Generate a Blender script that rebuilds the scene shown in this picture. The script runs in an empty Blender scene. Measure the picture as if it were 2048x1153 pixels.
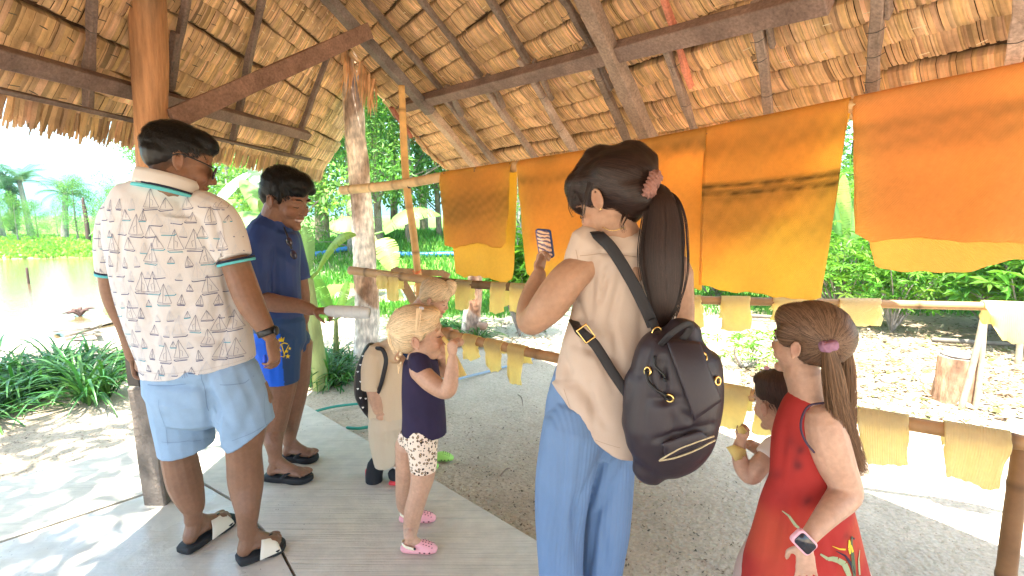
import bpy, math, random
import numpy as np
from mathutils import Vector, Matrix
from mathutils.bvhtree import BVHTree
random.seed(7); RNG = np.random.RandomState(11)
SC = bpy.context.scene; COL = SC.collection
# ------------------------------------------------------------------ camera
F = 1000.0; TILT = math.atan(146 / F); CAM = np.array([0, 0, 1.45])
cd = bpy.data.cameras.new('camera'); cam = bpy.data.objects.new('camera', cd); COL.objects.link(cam)
cam.location = CAM; cam.rotation_euler = (math.pi / 2 - TILT, 0, 0)
cd.sensor_width = 36; cd.lens = F / 2048 * 36; cd.clip_start = .05; cd.clip_end = 6000
SC.camera = cam
# ------------------------------------------------------------------ sky, sun, exposure
SUNEL = 72; LH = np.array([.45, .9]); LH = LH / np.linalg.norm(LH)
w = bpy.data.worlds.new('World'); SC.world = w; w.use_nodes = True
nt = w.node_tree; bg = nt.nodes['Background']; sk = nt.nodes.new('ShaderNodeTexSky')
sk.sky_type = 'NISHITA'; sk.sun_disc = False; sk.sun_elevation = math.radians(SUNEL); sk.sun_rotation = math.radians(206)
sk.dust_density = 1.6; sk.air_density = 1.1
nt.links.new(sk.outputs[0], bg.inputs[0]); bg.inputs[1].default_value = .15
sl = bpy.data.lights.new('sun', 'SUN'); sl.energy = 5.0; sl.angle = math.radians(.55); sl.color = (1, .96, .88)
so = bpy.data.objects.new('sun', sl); COL.objects.link(so); so.location = (-5, -8, 20)
SD = Vector((LH[0] * math.cos(math.radians(SUNEL)), LH[1] * math.cos(math.radians(SUNEL)), -math.sin(math.radians(SUNEL))))
so.rotation_euler = SD.to_track_quat('-Z', 'Y').to_euler()
SC.view_settings.view_transform = 'Standard'; SC.view_settings.look = 'None'
SC.view_settings.exposure = 2.52; SC.view_settings.gamma = 1; SC.view_settings.use_curve_mapping = False
SC.render.engine = 'CYCLES'
cy = SC.cycles; cy.max_bounces = 10; cy.diffuse_bounces = 6; cy.glossy_bounces = 3; cy.transmission_bounces = 6; cy.transparent_max_bounces = 12; cy.volume_bounces = 1
cy.sample_clamp_indirect = 6

# ------------------------------------------------------------------ picture-plane helpers (pixels of the 2048-wide photo to metres)
ct, st_ = math.cos(TILT), math.sin(TILT)
def ray(px, py):
    x = (px - 1024) / F; y = (576.5 - py) / F
    return np.array([x, ct + y * st_, -st_ + y * ct])
def P(px, py, Y): d = ray(px, py); return CAM + d * Y / d[1]
def G(px, py, z=0.): d = ray(px, py); return CAM + d * (z - CAM[2]) / d[2]
def vd(p): p = np.asarray(p) - CAM; return p[..., 1] * ct - p[..., 2] * st_
def proj(p):
    p = np.asarray(p) - CAM; z = p[..., 1] * ct - p[..., 2] * st_; u = p[..., 1] * st_ + p[..., 2] * ct
    return 1024 + F * p[..., 0] / z, 576.5 - F * u / z
def nz(v): v = np.asarray(v, float); return v / max(1e-9, np.linalg.norm(v))
A = np.array

# ------------------------------------------------------------------ mesh builder
class MB:
    def __init__(s): s.V = []; s.Fc = []; s.C = []; s.M = []; s.UV = None; s.n = 0
    def add(s, V, Fc, col=(1, 1, 1), m=0):
        V = np.asarray(V, float).reshape(-1, 3); k = s.n
        s.V.append(V); s.Fc += [tuple(i + k for i in f) for f in Fc]; s.M += [m] * len(Fc)
        c = np.asarray(col, float)
        s.C.append(np.tile(c, (len(V), 1)) if c.ndim == 1 else c); s.n += len(V); return s
    def mesh(s, name, smooth=True):
        me = bpy.data.meshes.new(name); V = np.concatenate(s.V) if s.V else np.zeros((0, 3))
        me.from_pydata(V.tolist(), [], s.Fc)
        if s.M: me.polygons.foreach_set('material_index', s.M)
        me.polygons.foreach_set('use_smooth', [smooth] * len(me.polygons))
        ca = me.color_attributes.new('Col', 'FLOAT_COLOR', 'POINT')
        if s.C: ca.data.foreach_set('color', np.hstack([np.concatenate(s.C), np.ones((s.n, 1))]).ravel())
        me.update(); return me
    def obj(s, name, mats, parent=None, smooth=True):
        me = s.mesh(name, smooth); return link(name, me, mats, parent)
def link(name, me, mats, parent=None):
    for m in (mats if isinstance(mats, (list, tuple)) else [mats]): me.materials.append(m)
    o = bpy.data.objects.new(name, me); COL.objects.link(o)
    if parent is not None: o.parent = parent; o.matrix_parent_inverse = Matrix.Translation(-parent.location)
    return o
def tag(o, label, cat, group=None, kind=None):
    if label: o['label'] = label
    if cat: o['category'] = cat
    if group: o['group'] = group
    if kind: o['kind'] = kind
    return o
def thing(name, label, cat, loc=(0, 0, 0), group=None):
    o = bpy.data.objects.new(name, None); COL.objects.link(o); o.location = Vector([float(a) for a in loc]); o.empty_display_size = .1
    return tag(o, label, cat, group)
def struct(o): o['kind'] = 'structure'; return o

def spline(pts, sub):
    pts = np.asarray(pts, float)
    if len(pts) < 3 or sub < 2:
        if len(pts) < 2: return pts
        out = [pts[i] + (pts[i + 1] - pts[i]) * k / max(1, sub) for i in range(len(pts) - 1) for k in range(max(1, sub))]
        return np.array(out + [pts[-1]])
    q = np.vstack([2 * pts[0] - pts[1], pts, 2 * pts[-1] - pts[-2]]); out = []
    for i in range(1, len(q) - 2):
        for k in range(sub):
            t = k / sub; a, b, c, d = q[i - 1:i + 3]
            out.append(.5 * (2 * b + (c - a) * t + (2 * a - 5 * b + 4 * c - d) * t * t + (3 * b - a - 3 * c + d) * t ** 3))
    return np.array(out + [pts[-1]])
def tube(c, ra, rb, seg=12, caps=(1, 1), ref=(0, 1, 0)):
    """c Nx3 centres, ra in-picture radius, rb depth radius; caps 1 round, 0 flat"""
    c = np.asarray(c, float); n = len(c); ra = np.broadcast_to(ra, (n,)).astype(float); rb = np.broadcast_to(rb, (n,)).astype(float)
    T = np.gradient(c, axis=0); T /= np.maximum(1e-9, np.linalg.norm(T, axis=1))[:, None]
    cs, As, Bs, R1, R2 = [], [], [], [], []
    pa = None; rows = []
    for i in range(n):
        t = T[i]; rf = A(ref, float)
        a = np.cross(t, rf)
        if np.linalg.norm(a) < .25:
            a = pa - t * (pa @ t) if pa is not None else np.cross(t, A([0, 0, 1.]) if abs(t[2]) < .8 else A([1., 0, 0]))
        a = nz(a)
        if pa is not None and a @ pa < 0: a = -a
        pa = a; b = np.cross(a, t); rows.append((c[i], a, b, ra[i], rb[i], t))
    R = []
    if caps[0]:
        p, a, b, r1, r2, t = rows[0]; e = min(r1, r2)
        for s_, h in ((.35, .95), (.75, .68)): R.append((p - t * e * h, a, b, r1 * s_, r2 * s_))
    R += [r[:5] for r in rows]
    if caps[1]:
        p, a, b, r1, r2, t = rows[-1]; e = min(r1, r2)
        for s_, h in ((.75, .68), (.35, .95)): R.append((p + t * e * h, a, b, r1 * s_, r2 * s_))
    ang = np.arange(seg) * 2 * math.pi / seg; V = []
    for p, a, b, r1, r2 in R: V.append(p + np.outer(np.cos(ang) * r1, a) + np.outer(np.sin(ang) * r2, b))
    V = np.concatenate(V); m = len(R); Fc = []
    for i in range(m - 1):
        for j in range(seg): k = (j + 1) % seg; Fc.append((i * seg + j, i * seg + k, (i + 1) * seg + k, (i + 1) * seg + j))
    Fc.append(tuple(range(seg))[::-1]); Fc.append(tuple((m - 1) * seg + j for j in range(seg)))
    return V, Fc
def chain(pts, ratio=1., sub=4, seg=16, caps=(1, 1)):
    """pts (px,py,Y,r_px[,ratio]) in the photo's pixels at world depth Y"""
    q = A([(p[0], p[1], p[2], p[3], p[4] if len(p) > 4 else ratio) for p in pts], float); q = spline(q, sub)
    c = A([P(a[0], a[1], a[2]) for a in q]); r = q[:, 3] * vd(c) / F
    return tube(c, r, r * q[:, 4], seg, caps)
def chainm(pts, sub=3, seg=10, caps=(1, 1), ratio=1., ref=(0, 1, 0)):
    """pts (vec, r) metres"""
    q = spline(A([list(p[0]) + [p[1]] for p in pts], float), sub)
    return tube(q[:, :3], q[:, 3], q[:, 3] * ratio, seg, caps, ref)
def ell(c, r, ax=None, n=14):
    """ellipsoid centre c, radii r, axes matrix rows"""
    ax = np.eye(3) if ax is None else np.asarray(ax); V = []; Fc = []
    m = n // 2
    for i in range(m + 1):
        th = math.pi * (i + .02) / (m + .04)
        for j in range(n):
            ph = 2 * math.pi * j / n; V.append((math.sin(th) * math.cos(ph) * r[0], math.sin(th) * math.sin(ph) * r[1], math.cos(th) * r[2]))
    for i in range(m):
        for j in range(n): k = (j + 1) % n; Fc.append((i * n + j, (i + 1) * n + j, (i + 1) * n + k, i * n + k))
    Fc.append(tuple(range(n))); Fc.append(tuple(m * n + j for j in range(n))[::-1])
    return np.asarray(V) @ ax + np.asarray(c), Fc
def boxm(a, b, w, h, up=(0, 0, 1), jit=0, seg=1):
    """beam from a to b, width w (sideways) height h (along up)"""
    a, b = A(a, float), A(b, float); t = nz(b - a); s_ = nz(np.cross(t, up)); u = np.cross(s_, t)
    V = []; r = np.random.RandomState(int(abs(a[0] * 1000 + b[1] * 77)) % 9999)
    for i in range(seg + 1):
        p = a + (b - a) * i / seg; j = r.randn(4, 3) * jit
        for k, (x, y) in enumerate(((-1, -1), (1, -1), (1, 1), (-1, 1))): V.append(p + s_ * x * w / 2 + u * y * h / 2 + j[k])
    Fc = []
    for i in range(seg):
        o = i * 4
        for k in range(4): m = (k + 1) % 4; Fc.append((o + k, o + m, o + 4 + m, o + 4 + k))
    Fc += [(3, 2, 1, 0), (seg * 4, seg * 4 + 1, seg * 4 + 2, seg * 4 + 3)]
    return V, Fc
def bevel(o, w=.004, seg=1):
    m = o.modifiers.new('b', 'BEVEL'); m.width = w; m.segments = seg; m.limit_method = 'ANGLE'; return o

# smooth pseudo noise
def snoise(p, scale, seed=0, oct_=5):
    r = np.random.RandomState(seed); p = np.asarray(p) * scale; o = 0
    for k in range(oct_):
        d = r.randn(3); d /= np.linalg.norm(d); q = r.randn(3); q /= np.linalg.norm(q)
        o = o + np.sin(p @ d * (1 + .35 * k) + r.rand() * 6.28 + 1.3 * np.sin(p @ q * .7 + r.rand() * 6))
    return o / oct_
def getco(me):
    co = np.empty(len(me.vertices) * 3); me.vertices.foreach_get('co', co); return co.reshape(-1, 3)
def getno(me):
    no = np.empty(len(me.vertices) * 3); me.vertices.foreach_get('normal', no); return no.reshape(-1, 3)
def blob(name, mb, mats, parent, vox=.004, smooth=3, disp=None, paint=None, sf=.6):
    """union of overlapping closed shapes, rebuilt as one continuous skin"""
    me = mb.mesh(name); o = bpy.data.objects.new(name, me); COL.objects.link(o)
    m = o.modifiers.new('r', 'REMESH'); m.mode = 'VOXEL'; m.voxel_size = vox; m.use_smooth_shade = True
    if smooth: s_ = o.modifiers.new('s', 'SMOOTH'); s_.factor = sf; s_.iterations = smooth
    dg = bpy.context.evaluated_depsgraph_get(); nm = bpy.data.meshes.new_from_object(o.evaluated_get(dg))
    bpy.data.objects.remove(o); nm.name = name
    co = getco(nm)
    if disp:
        co = disp(co, getno(nm)); nm.vertices.foreach_set('co', co.ravel()); nm.update()
    nm.polygons.foreach_set('use_smooth', [True] * len(nm.polygons))
    for ca in list(nm.color_attributes): nm.color_attributes.remove(ca)
    ca = nm.color_attributes.new('Col', 'FLOAT_COLOR', 'POINT'); c = np.ones((len(co), 4))
    if paint: c[:, :3] = paint(co, getno(nm))
    ca.data.foreach_set('color', c.ravel()); nm.materials.clear()
    return link(name, nm, mats, parent)
def bvh_of(o):
    off = o.matrix_parent_inverse @ Vector((0, 0, 0)) if 0 else None
    me = o.data; return BVHTree.FromPolygons([v.co.copy() for v in me.vertices], [tuple(p.vertices) for p in me.polygons])
def creases(lst, Yr=None):
    """lst of (x0,y0,x1,y1,depth_m,width_px): furrows on the side facing the camera"""
    def f(co, no):
        px, py = proj(co); tc = CAM - co; tc /= np.linalg.norm(tc, axis=1)[:, None]; face = np.clip((no * tc).sum(1) * 2, 0, 1)
        d = np.zeros(len(co))
        for x0, y0, x1, y1, dep, wd in lst:
            vx, vy = x1 - x0, y1 - y0; L = vx * vx + vy * vy
            t = np.clip(((px - x0) * vx + (py - y0) * vy) / L, 0, 1)
            e = np.hypot(px - x0 - t * vx, py - y0 - t * vy) / wd
            d += dep * np.exp(-e * e) * (.35 + .65 * np.sin(np.pi * np.clip(t, .08, .92)))
        return co - no * (d * face)[:, None]
    return f
def multi(*fs):
    def f(co, no):
        for g in fs: co = g(co, no)
        return co
    return f
def wrinkle(scale, amp, seed=1, an=(1, 1, 1)):
    return lambda co, no: co + no * (amp * snoise(co * A(an), scale, seed))[:, None]

def decal(ob, strokes, Y0, off=.0012, w0=.0012, both=False, xz=False):
    """thin strokes laid on a surface, cast straight along +Y; strokes (pts px, colour, width_m[, closed fill])"""
    bv = bvh_of(ob); mb = MB()
    def hit(x, z, s_=1):
        h = bv.ray_cast(Vector((x, Y0 - 3 * s_, z)), Vector((0, s_, 0)))
        return (np.array(h[0]) + np.array(h[1]) * off, np.array(h[1])) if h[0] is not None else (None, None)
    def onsurf(a):
        d = nz(ray(a[0], a[1])); h = bv.ray_cast(Vector(CAM), Vector(d)); p = h[0] if h[0] is not None else P(a[0], a[1], Y0); return (p[0], p[2])
    for stx in strokes:
        pts, col, wd = stx[:3]; fill = len(stx) > 3
        q = pts if xz else [onsurf(a) for a in pts]
        for s_ in ((1, -1) if both else (1,)):
            if fill:
                H = [hit(x, z, s_) for x, z in q]
                if any(h[0] is None for h in H): continue
                cx, cz = np.mean(q, axis=0); hc = hit(cx, cz, s_)
                if hc[0] is None: continue
                n = len(H); mb.add([h[0] for h in H] + [hc[0]], [(i, (i + 1) % n, n) for i in range(n)], col); continue
            q2 = []
            for i in range(len(q) - 1):
                L = math.dist(q[i], q[i + 1]); k = max(1, int(L / .012))
                q2 += [(q[i][0] + (q[i + 1][0] - q[i][0]) * j / k, q[i][1] + (q[i + 1][1] - q[i][1]) * j / k) for j in range(k)]
            q2.append(q[-1]); H = [hit(x, z, s_) for x, z in q2]; n = len(H)
            for i in range(n - 1):
                if H[i][0] is None or H[i + 1][0] is None: continue
                a, na = H[i]; b, nb = H[i + 1]
                if np.linalg.norm(b - a) > .05: continue
                wa, wb = (wd(i / n), wd((i + 1) / n)) if callable(wd) else (wd, wd)
                sa = nz(np.cross(b - a, na)); mb.add([a - sa * wa / 2, a + sa * wa / 2, b + sa * wb / 2, b - sa * wb / 2], [(0, 1, 2, 3)], col)
    return mb

# ------------------------------------------------------------------ materials
MATS = {}
def mat(name, col=(.5, .5, .5), rough=.7, spec=.3, noise=None, bump=None, transl=0, vcol=False, st=(1, 1, 1), sss=0, metal=0, noise2=None, tcol=None, wave=None, coat=0, sheen=0, alpha=1, trans=0):
    if name in MATS: return MATS[name]
    m = bpy.data.materials.new(name); MATS[name] = m; m.use_nodes = True; t = m.node_tree; N = t.nodes; L = t.links
    b = N['Principled BSDF']; out = N['Material Output']
    b.inputs['Roughness'].default_value = rough; b.inputs['Specular IOR Level'].default_value = spec; b.inputs['Metallic'].default_value = metal
    b.inputs['Coat Weight'].default_value = coat; b.inputs['Sheen Weight'].default_value = sheen; b.inputs['Transmission Weight'].default_value = trans
    if sss: b.inputs['Subsurface Weight'].default_value = sss; b.inputs['Subsurface Radius'].default_value = (1, .35, .2); b.inputs['Subsurface Scale'].default_value = .012
    rgb = N.new('ShaderNodeRGB'); rgb.outputs[0].default_value = (*col, 1); c = rgb.outputs[0]
    tc = N.new('ShaderNodeTexCoord'); mp = N.new('ShaderNodeMapping'); mp.inputs['Scale'].default_value = st; L.new(tc.outputs['Object'], mp.inputs[0])
    def mul(c, fac):
        mx = N.new('ShaderNodeMix'); mx.data_type = 'RGBA'; mx.blend_type = 'MULTIPLY'; mx.inputs[0].default_value = 1; L.new(c, mx.inputs[6]); L.new(fac, mx.inputs[7]); return mx.outputs[2]
    if vcol: at = N.new('ShaderNodeAttribute'); at.attribute_name = 'Col'; c = mul(c, at.outputs['Color'])
    for nn in (noise, noise2):
        if not nn: continue
        no = N.new('ShaderNodeTexNoise'); no.inputs['Scale'].default_value = nn[0]; no.inputs['Detail'].default_value = 6; no.inputs['Roughness'].default_value = .6; L.new(mp.outputs[0], no.inputs['Vector'])
        rm = N.new('ShaderNodeMapRange'); rm.inputs[1].default_value = .3; rm.inputs[2].default_value = .7; rm.inputs[3].default_value = 1 - nn[1]; rm.inputs[4].default_value = 1 + nn[1] * (nn[2] if len(nn) > 2 else .6)
        L.new(no.outputs['Fac'], rm.inputs[0]); c = mul(c, rm.outputs[0])
    L.new(c, b.inputs['Base Color'])
    hh = None
    if bump:
        no = N.new('ShaderNodeTexNoise'); no.inputs['Scale'].default_value = bump[0]; no.inputs['Detail'].default_value = 5; L.new(mp.outputs[0], no.inputs['Vector'])
        bp = N.new('ShaderNodeBump'); bp.inputs['Strength'].default_value = bump[1]; bp.inputs['Distance'].default_value = bump[2]; L.new(no.outputs['Fac'], bp.inputs['Height']); hh = bp
    if wave:
        wv = N.new('ShaderNodeTexWave'); wv.inputs['Scale'].default_value = wave[0]; wv.bands_direction = wave[3] if len(wave) > 3 else 'DIAGONAL'; L.new(tc.outputs['Object'], wv.inputs['Vector']); wv.inputs['Distortion'].default_value = .3
        bp = N.new('ShaderNodeBump'); bp.inputs['Strength'].default_value = wave[1]; bp.inputs['Distance'].default_value = wave[2]; L.new(wv.outputs['Fac'], bp.inputs['Height'])
        if hh: L.new(hh.outputs[0], bp.inputs['Normal'])
        hh = bp
    if hh: L.new(hh.outputs[0], b.inputs['Normal'])
    if transl:
        tr = N.new('ShaderNodeBsdfTranslucent'); mx = N.new('ShaderNodeMixShader'); mx.inputs[0].default_value = transl
        if tcol: c = mul(c, (lambda r: (setattr(r.outputs[0], 'default_value', (*tcol, 1)), r.outputs[0])[1])(N.new('ShaderNodeRGB')))
        L.new(c, tr.inputs[0]); L.new(b.outputs[0], mx.inputs[1]); L.new(tr.outputs[0], mx.inputs[2]); L.new(mx.outputs[0], out.inputs[0])
    return m
m_thatch = mat('thatch', (.80, .52, .29), .8, .2, noise=(9, .35), noise2=(2.2, .3), bump=(120, .5, .004), transl=.12, vcol=True)
m_back = mat('thatch_underlay', (.10, .055, .03), .95, .1, noise=(30, .4))
m_stitch = mat('palm_stitch', (.75, .6, .36), .7)
m_wood = mat('dark_timber', (.205, .160, .135), .85, .2, noise=(6, .4), st=(1, 1, 1), bump=(60, .6, .004), noise2=(90, .35), vcol=True)
m_post = mat('post_timber', (.42, .21, .095), .7, .3, noise=(5, .45), st=(6, 6, .8), bump=(14, .6, .01), vcol=True)
m_bamboo = mat('bamboo', (.56, .38, .19), .55, .35, noise=(9, .3), st=(1, 1, 1), bump=(40, .2, .002), vcol=True)
m_wire = mat('wire', (.03, .03, .03), .5)
# ================================================================== ground, slab, pond
def pond_sd(x, y):
    """>0 inside the pond (rough metres)"""
    edge = np.where(y < 8.2, -6.6 - .1 * (8.2 - y), -6.6 - (y - 8.2) * .70) + .25 * np.sin(y * 1.7)
    near = y - (7.0 + .25 * np.sin(x * 1.3)); far = 21.5 + .5 * np.sin(x * .6) - y
    return np.minimum(np.minimum(edge - x, near), far)
def ditch_sd(x, y): return 1 - np.sqrt(((x + 2.3) / 1.9) ** 2 + ((y - 10.2) / 1.6) ** 2)
def gh(x, y):
    x = np.asarray(x, float); y = np.asarray(y, float)
    h = -.085 + .012 * np.sin(x * 2.1 + 1) * np.sin(y * 1.7) + .01 * np.sin(x * 5 + y * 3.3)
    s_ = np.clip((pond_sd(x, y) + 1.6) / 3.2, 0, 1); h = h - .75 * s_ * s_ * (3 - 2 * s_)
    s_ = np.clip((y - 11.5) / 5.5, 0, 1) * np.clip((x + 9) / 4, 0, 1); h = h + .75 * s_ * s_ * (3 - 2 * s_)
    s_ = np.clip(ditch_sd(x, y) * 1.5, 0, 1); h = h - .12 * s_
    s_ = np.clip((y - 22) / 6, 0, 1) * np.clip((-9 - x) / 4, 0, 1); h = h + .15 * s_
    return h
def gz(x, y): return float(gh(x, y))
def build_ground():
    xs = np.sinh(np.linspace(-6.2, 6.2, 300)); xs = xs / xs[-1] * 2500; ys = np.sinh(np.linspace(-4.6, 6.4, 300)); ys = ys / ys[-1] * 3500 + 3
    X, Y = np.meshgrid(xs, ys); Z = gh(X, Y) + .012 * snoise(np.stack([X, Y, X * 0], -1).reshape(-1, 3), 4, 3).reshape(X.shape) * (Y < 14)
    # under the slab the soil stays just below it
    V = np.stack([X, Y, Z], -1).reshape(-1, 3); ny, nx = X.shape
    idx = np.arange(nx * ny).reshape(ny, nx); Q = np.stack([idx[:-1, :-1], idx[:-1, 1:], idx[1:, 1:], idx[1:, :-1]], -1).reshape(-1, 4)
    n1 = snoise(V, 1.3, 5); n2 = snoise(V, .35, 6)
    dirt = A([.58, .475, .35]); grass = A([.12, .26, .04]); mud = A([.17, .11, .06]); litter = A([.27, .20, .13])
    x, y = V[:, 0], V[:, 1]
    g = np.clip((y - 7.2) / 1.2 + n1 * .8, 0, 1) * np.clip((x + 6) / 2, 0, 1)
    g = np.maximum(g, np.clip((y - 21.3) / .6 + n1 * .3, 0, 1)); g = np.maximum(g, np.clip((y - 13.5 - n2) / 2, 0, 1) * np.clip((x + .7 * y + 3) / 1.5, 0, 1))
    c = dirt[None] * (1 + .08 * n1[:, None]) * (1 - g[:, None]) + grass[None] * (1 + .3 * n1[:, None]) * g[:, None]
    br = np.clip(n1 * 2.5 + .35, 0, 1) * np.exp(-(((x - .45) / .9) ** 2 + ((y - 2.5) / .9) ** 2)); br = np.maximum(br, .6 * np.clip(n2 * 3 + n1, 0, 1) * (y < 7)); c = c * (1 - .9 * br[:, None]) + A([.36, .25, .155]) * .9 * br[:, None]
    l = np.clip((y - 3.1 + n1) / 1.5, 0, 1) * np.clip((x - 1.2) / 1.2, 0, 1) * .8 * (1 - g); c = c * (1 - l[:, None]) + litter * l[:, None]
    s_ = np.clip(pond_sd(x, y) * 1.2 + .6, 0, 1); c = c * (1 - s_[:, None]) + mud * s_[:, None]
    mb = MB(); mb.V = [V]; mb.Fc = [tuple(q) for q in Q.tolist()]; mb.C = [np.clip(c, 0, 1)]; mb.M = [0] * len(Q); mb.n = len(V)
    m = mat('soil', (1, 1, 1), .95, .15, noise=(3.5, .16), noise2=(55, .22), bump=(30, .9, .03), vcol=True)
    # small dark specks of grit and leaf crumbs
    t = m.node_tree; N = t.nodes; L = t.links; vo = N.new('ShaderNodeTexVoronoi'); vo.inputs['Scale'].default_value = 34
    tc = N.new('ShaderNodeTexCoord'); L.new(tc.outputs['Object'], vo.inputs['Vector'])
    no = N.new('ShaderNodeTexNoise'); no.inputs['Scale'].default_value = 2.4; L.new(tc.outputs['Object'], no.inputs['Vector'])
    th = N.new('ShaderNodeMath'); th.operation = 'MULTIPLY'; th.inputs[1].default_value = .20; L.new(no.outputs['Fac'], th.inputs[0])
    lt = N.new('ShaderNodeMath'); lt.operation = 'LESS_THAN'; L.new(vo.outputs['Distance'], lt.inputs[0]); L.new(th.outputs[0], lt.inputs[1])
    b = N['Principled BSDF']; src = b.inputs['Base Color'].links[0].from_socket
    mx = N.new('ShaderNodeMix'); mx.data_type = 'RGBA'; mx.blend_type = 'MULTIPLY'; mx.inputs[7].default_value = (.5, .42, .36, 1)
    L.new(lt.outputs[0], mx.inputs[0]); L.new(src, mx.inputs[6]); L.new(mx.outputs[2], b.inputs['Base Color'])
    struct(mb.obj('ground', m))
build_ground()
# pond water
mw = mat('pond_water', (.13, .095, .045), .05, .6, noise=(.8, .15), bump=(7, .25, .03), st=(1, 2.5, 1))
mb = MB(); mb.add([(-60, 6.3, -.42), (-5.6, 6.3, -.42), (-5.6, 9, -.42), (-15, 23, -.42), (-60, 23, -.42)], [(0, 1, 2, 3, 4)]); struct(mb.obj('pond', mw))
mb = MB(); mb.add([(-4.0, 8.7, -.135), (-.6, 8.7, -.135), (-.6, 11.7, -.135), (-4.0, 11.7, -.135)], [(0, 1, 2, 3)])
struct(mb.obj('puddle', mat('puddle_water', (.33, .28, .16), .08, .5, bump=(6, .1, .02))))

def slab(name, pix, z, m, extra=()):
    pts = [G(a, b, z) for a, b in pix] + [A(e, float) for e in extra]; n = len(pts); mb = MB()
    mb.add([(p[0], p[1], z) for p in pts] + [(p[0], p[1], z - .16) for p in pts], [tuple(range(n)), tuple(range(n, 2 * n))[::-1]] + [(i, n + i, n + (i + 1) % n, (i + 1) % n) for i in range(n)])
    return mb.obj(name, m, smooth=False)
def concrete(name, col, rough, stri, wet=0, ang=0):
    m = mat(name, col, rough, .4, noise=(1.7, .16), noise2=(11, .13), bump=(70, .25, .004)); t = m.node_tree; N = t.nodes; L = t.links; b = N['Principled BSDF']
    tc = N.new('ShaderNodeTexCoord'); mp = N.new('ShaderNodeMapping'); mp.inputs['Rotation'].default_value = (0, 0, ang); mp.inputs['Scale'].default_value = (.7, 34, 1); L.new(tc.outputs['Object'], mp.inputs[0])
    no = N.new('ShaderNodeTexNoise'); no.inputs['Scale'].default_value = 3; no.inputs['Detail'].default_value = 5; L.new(mp.outputs[0], no.inputs['Vector'])
    n2 = N.new('ShaderNodeTexNoise'); n2.inputs['Scale'].default_value = 1.1; L.new(tc.outputs['Object'], n2.inputs['Vector'])
    ml = N.new('ShaderNodeMath'); ml.operation = 'MULTIPLY'; L.new(no.outputs['Fac'], ml.inputs[0]); L.new(n2.outputs['Fac'], ml.inputs[1])
    bp = N.new('ShaderNodeBump'); bp.inputs['Strength'].default_value = stri; bp.inputs['Distance'].default_value = .02; L.new(ml.outputs[0], bp.inputs['Height'])
    L.new(b.inputs['Normal'].links[0].from_socket, bp.inputs['Normal']); L.new(bp.outputs[0], b.inputs['Normal'])
    src = b.inputs['Base Color'].links[0].from_socket; rp = N.new('ShaderNodeMapRange'); rp.inputs[1].default_value = .33; rp.inputs[2].default_value = .52; rp.inputs[3].default_value = 1 - stri * .38; rp.inputs[4].default_value = 1.0; L.new(no.outputs['Fac'], rp.inputs[0])
    mx = N.new('ShaderNodeMix'); mx.data_type = 'RGBA'; mx.blend_type = 'MULTIPLY'; mx.inputs[0].default_value = 1; L.new(src, mx.inputs[6]); L.new(rp.outputs[0], mx.inputs[7])
    # grit specks
    vo = N.new('ShaderNodeTexVoronoi'); vo.inputs['Scale'].default_value = 46; mp2 = N.new('ShaderNodeMapping'); mp2.inputs['Scale'].default_value = (1, .5, 1); mp2.inputs['Rotation'].default_value = (0, 0, .5); L.new(tc.outputs['Object'], mp2.inputs[0]); L.new(mp2.outputs[0], vo.inputs['Vector'])
    rg = N.new('ShaderNodeMapRange'); rg.inputs[1].default_value = .5; rg.inputs[2].default_value = .72; rg.inputs[3].default_value = 0; rg.inputs[4].default_value = .3 if wet else .13; L.new(n2.outputs['Fac'], rg.inputs[0])
    lt = N.new('ShaderNodeMath'); lt.operation = 'LESS_THAN'; L.new(vo.outputs['Distance'], lt.inputs[0]); L.new(rg.outputs[0], lt.inputs[1])
    m2 = N.new('ShaderNodeMix'); m2.data_type = 'RGBA'; m2.blend_type = 'MULTIPLY'; m2.inputs[7].default_value = (.28, .2, .14, 1); L.new(lt.outputs[0], m2.inputs[0]); L.new(mx.outputs[2], m2.inputs[6]); L.new(m2.outputs[2], b.inputs['Base Color'])
    if wet:
        n3 = N.new('ShaderNodeTexNoise'); n3.inputs['Scale'].default_value = 4.5; n3.inputs['Detail'].default_value = 4; L.new(tc.outputs['Object'], n3.inputs['Vector'])
        rr = N.new('ShaderNodeMapRange'); rr.inputs[1].default_value = .42; rr.inputs[2].default_value = .6; rr.inputs[3].default_value = .16; rr.inputs[4].default_value = .7; L.new(n3.outputs['Fac'], rr.inputs[0]); L.new(rr.outputs[0], b.inputs['Roughness'])
    return m
mc1 = concrete('ridged_concrete', (.60, .535, .43), .65, .4, ang=.55); mc2 = concrete('smooth_concrete', (.54, .49, .41), .5, .12, wet=1)
S1 = slab('concrete_floor', [(-500, 1040), (0, 962), (290, 886), (604, 806), (700, 862), (860, 955), (1075, 1083), (1200, 1160), (1210, 1210), (640, 1240), (560, 1090), (470, 1000), (398, 960), (300, 983), (0, 1083), (-500, 1190)], 0, mc1)
S2 = slab('concrete_floor', [(-500, 1194), (0, 1087), (302, 987), (397, 965), (466, 1005), (555, 1095), (635, 1245), (640, 1300), (-500, 1300)], .002, mc2, extra=())
for s_ in (S1, S2): struct(s_)
# floor continues behind the photographer
mb = MB(); q = [G(-500, 1302, 0), G(640, 1302, 0), G(1210, 1212, 0)]
mb.add([(q[0][0], q[0][1], -.002), (q[1][0], q[1][1], -.002), (q[2][0] , q[2][1], -.002), (1.2, -3, -.002), (-3.5, -3, -.002)], [(0, 1, 2, 3, 4)]); struct(mb.obj('concrete_floor', mc2, smooth=False))

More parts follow.
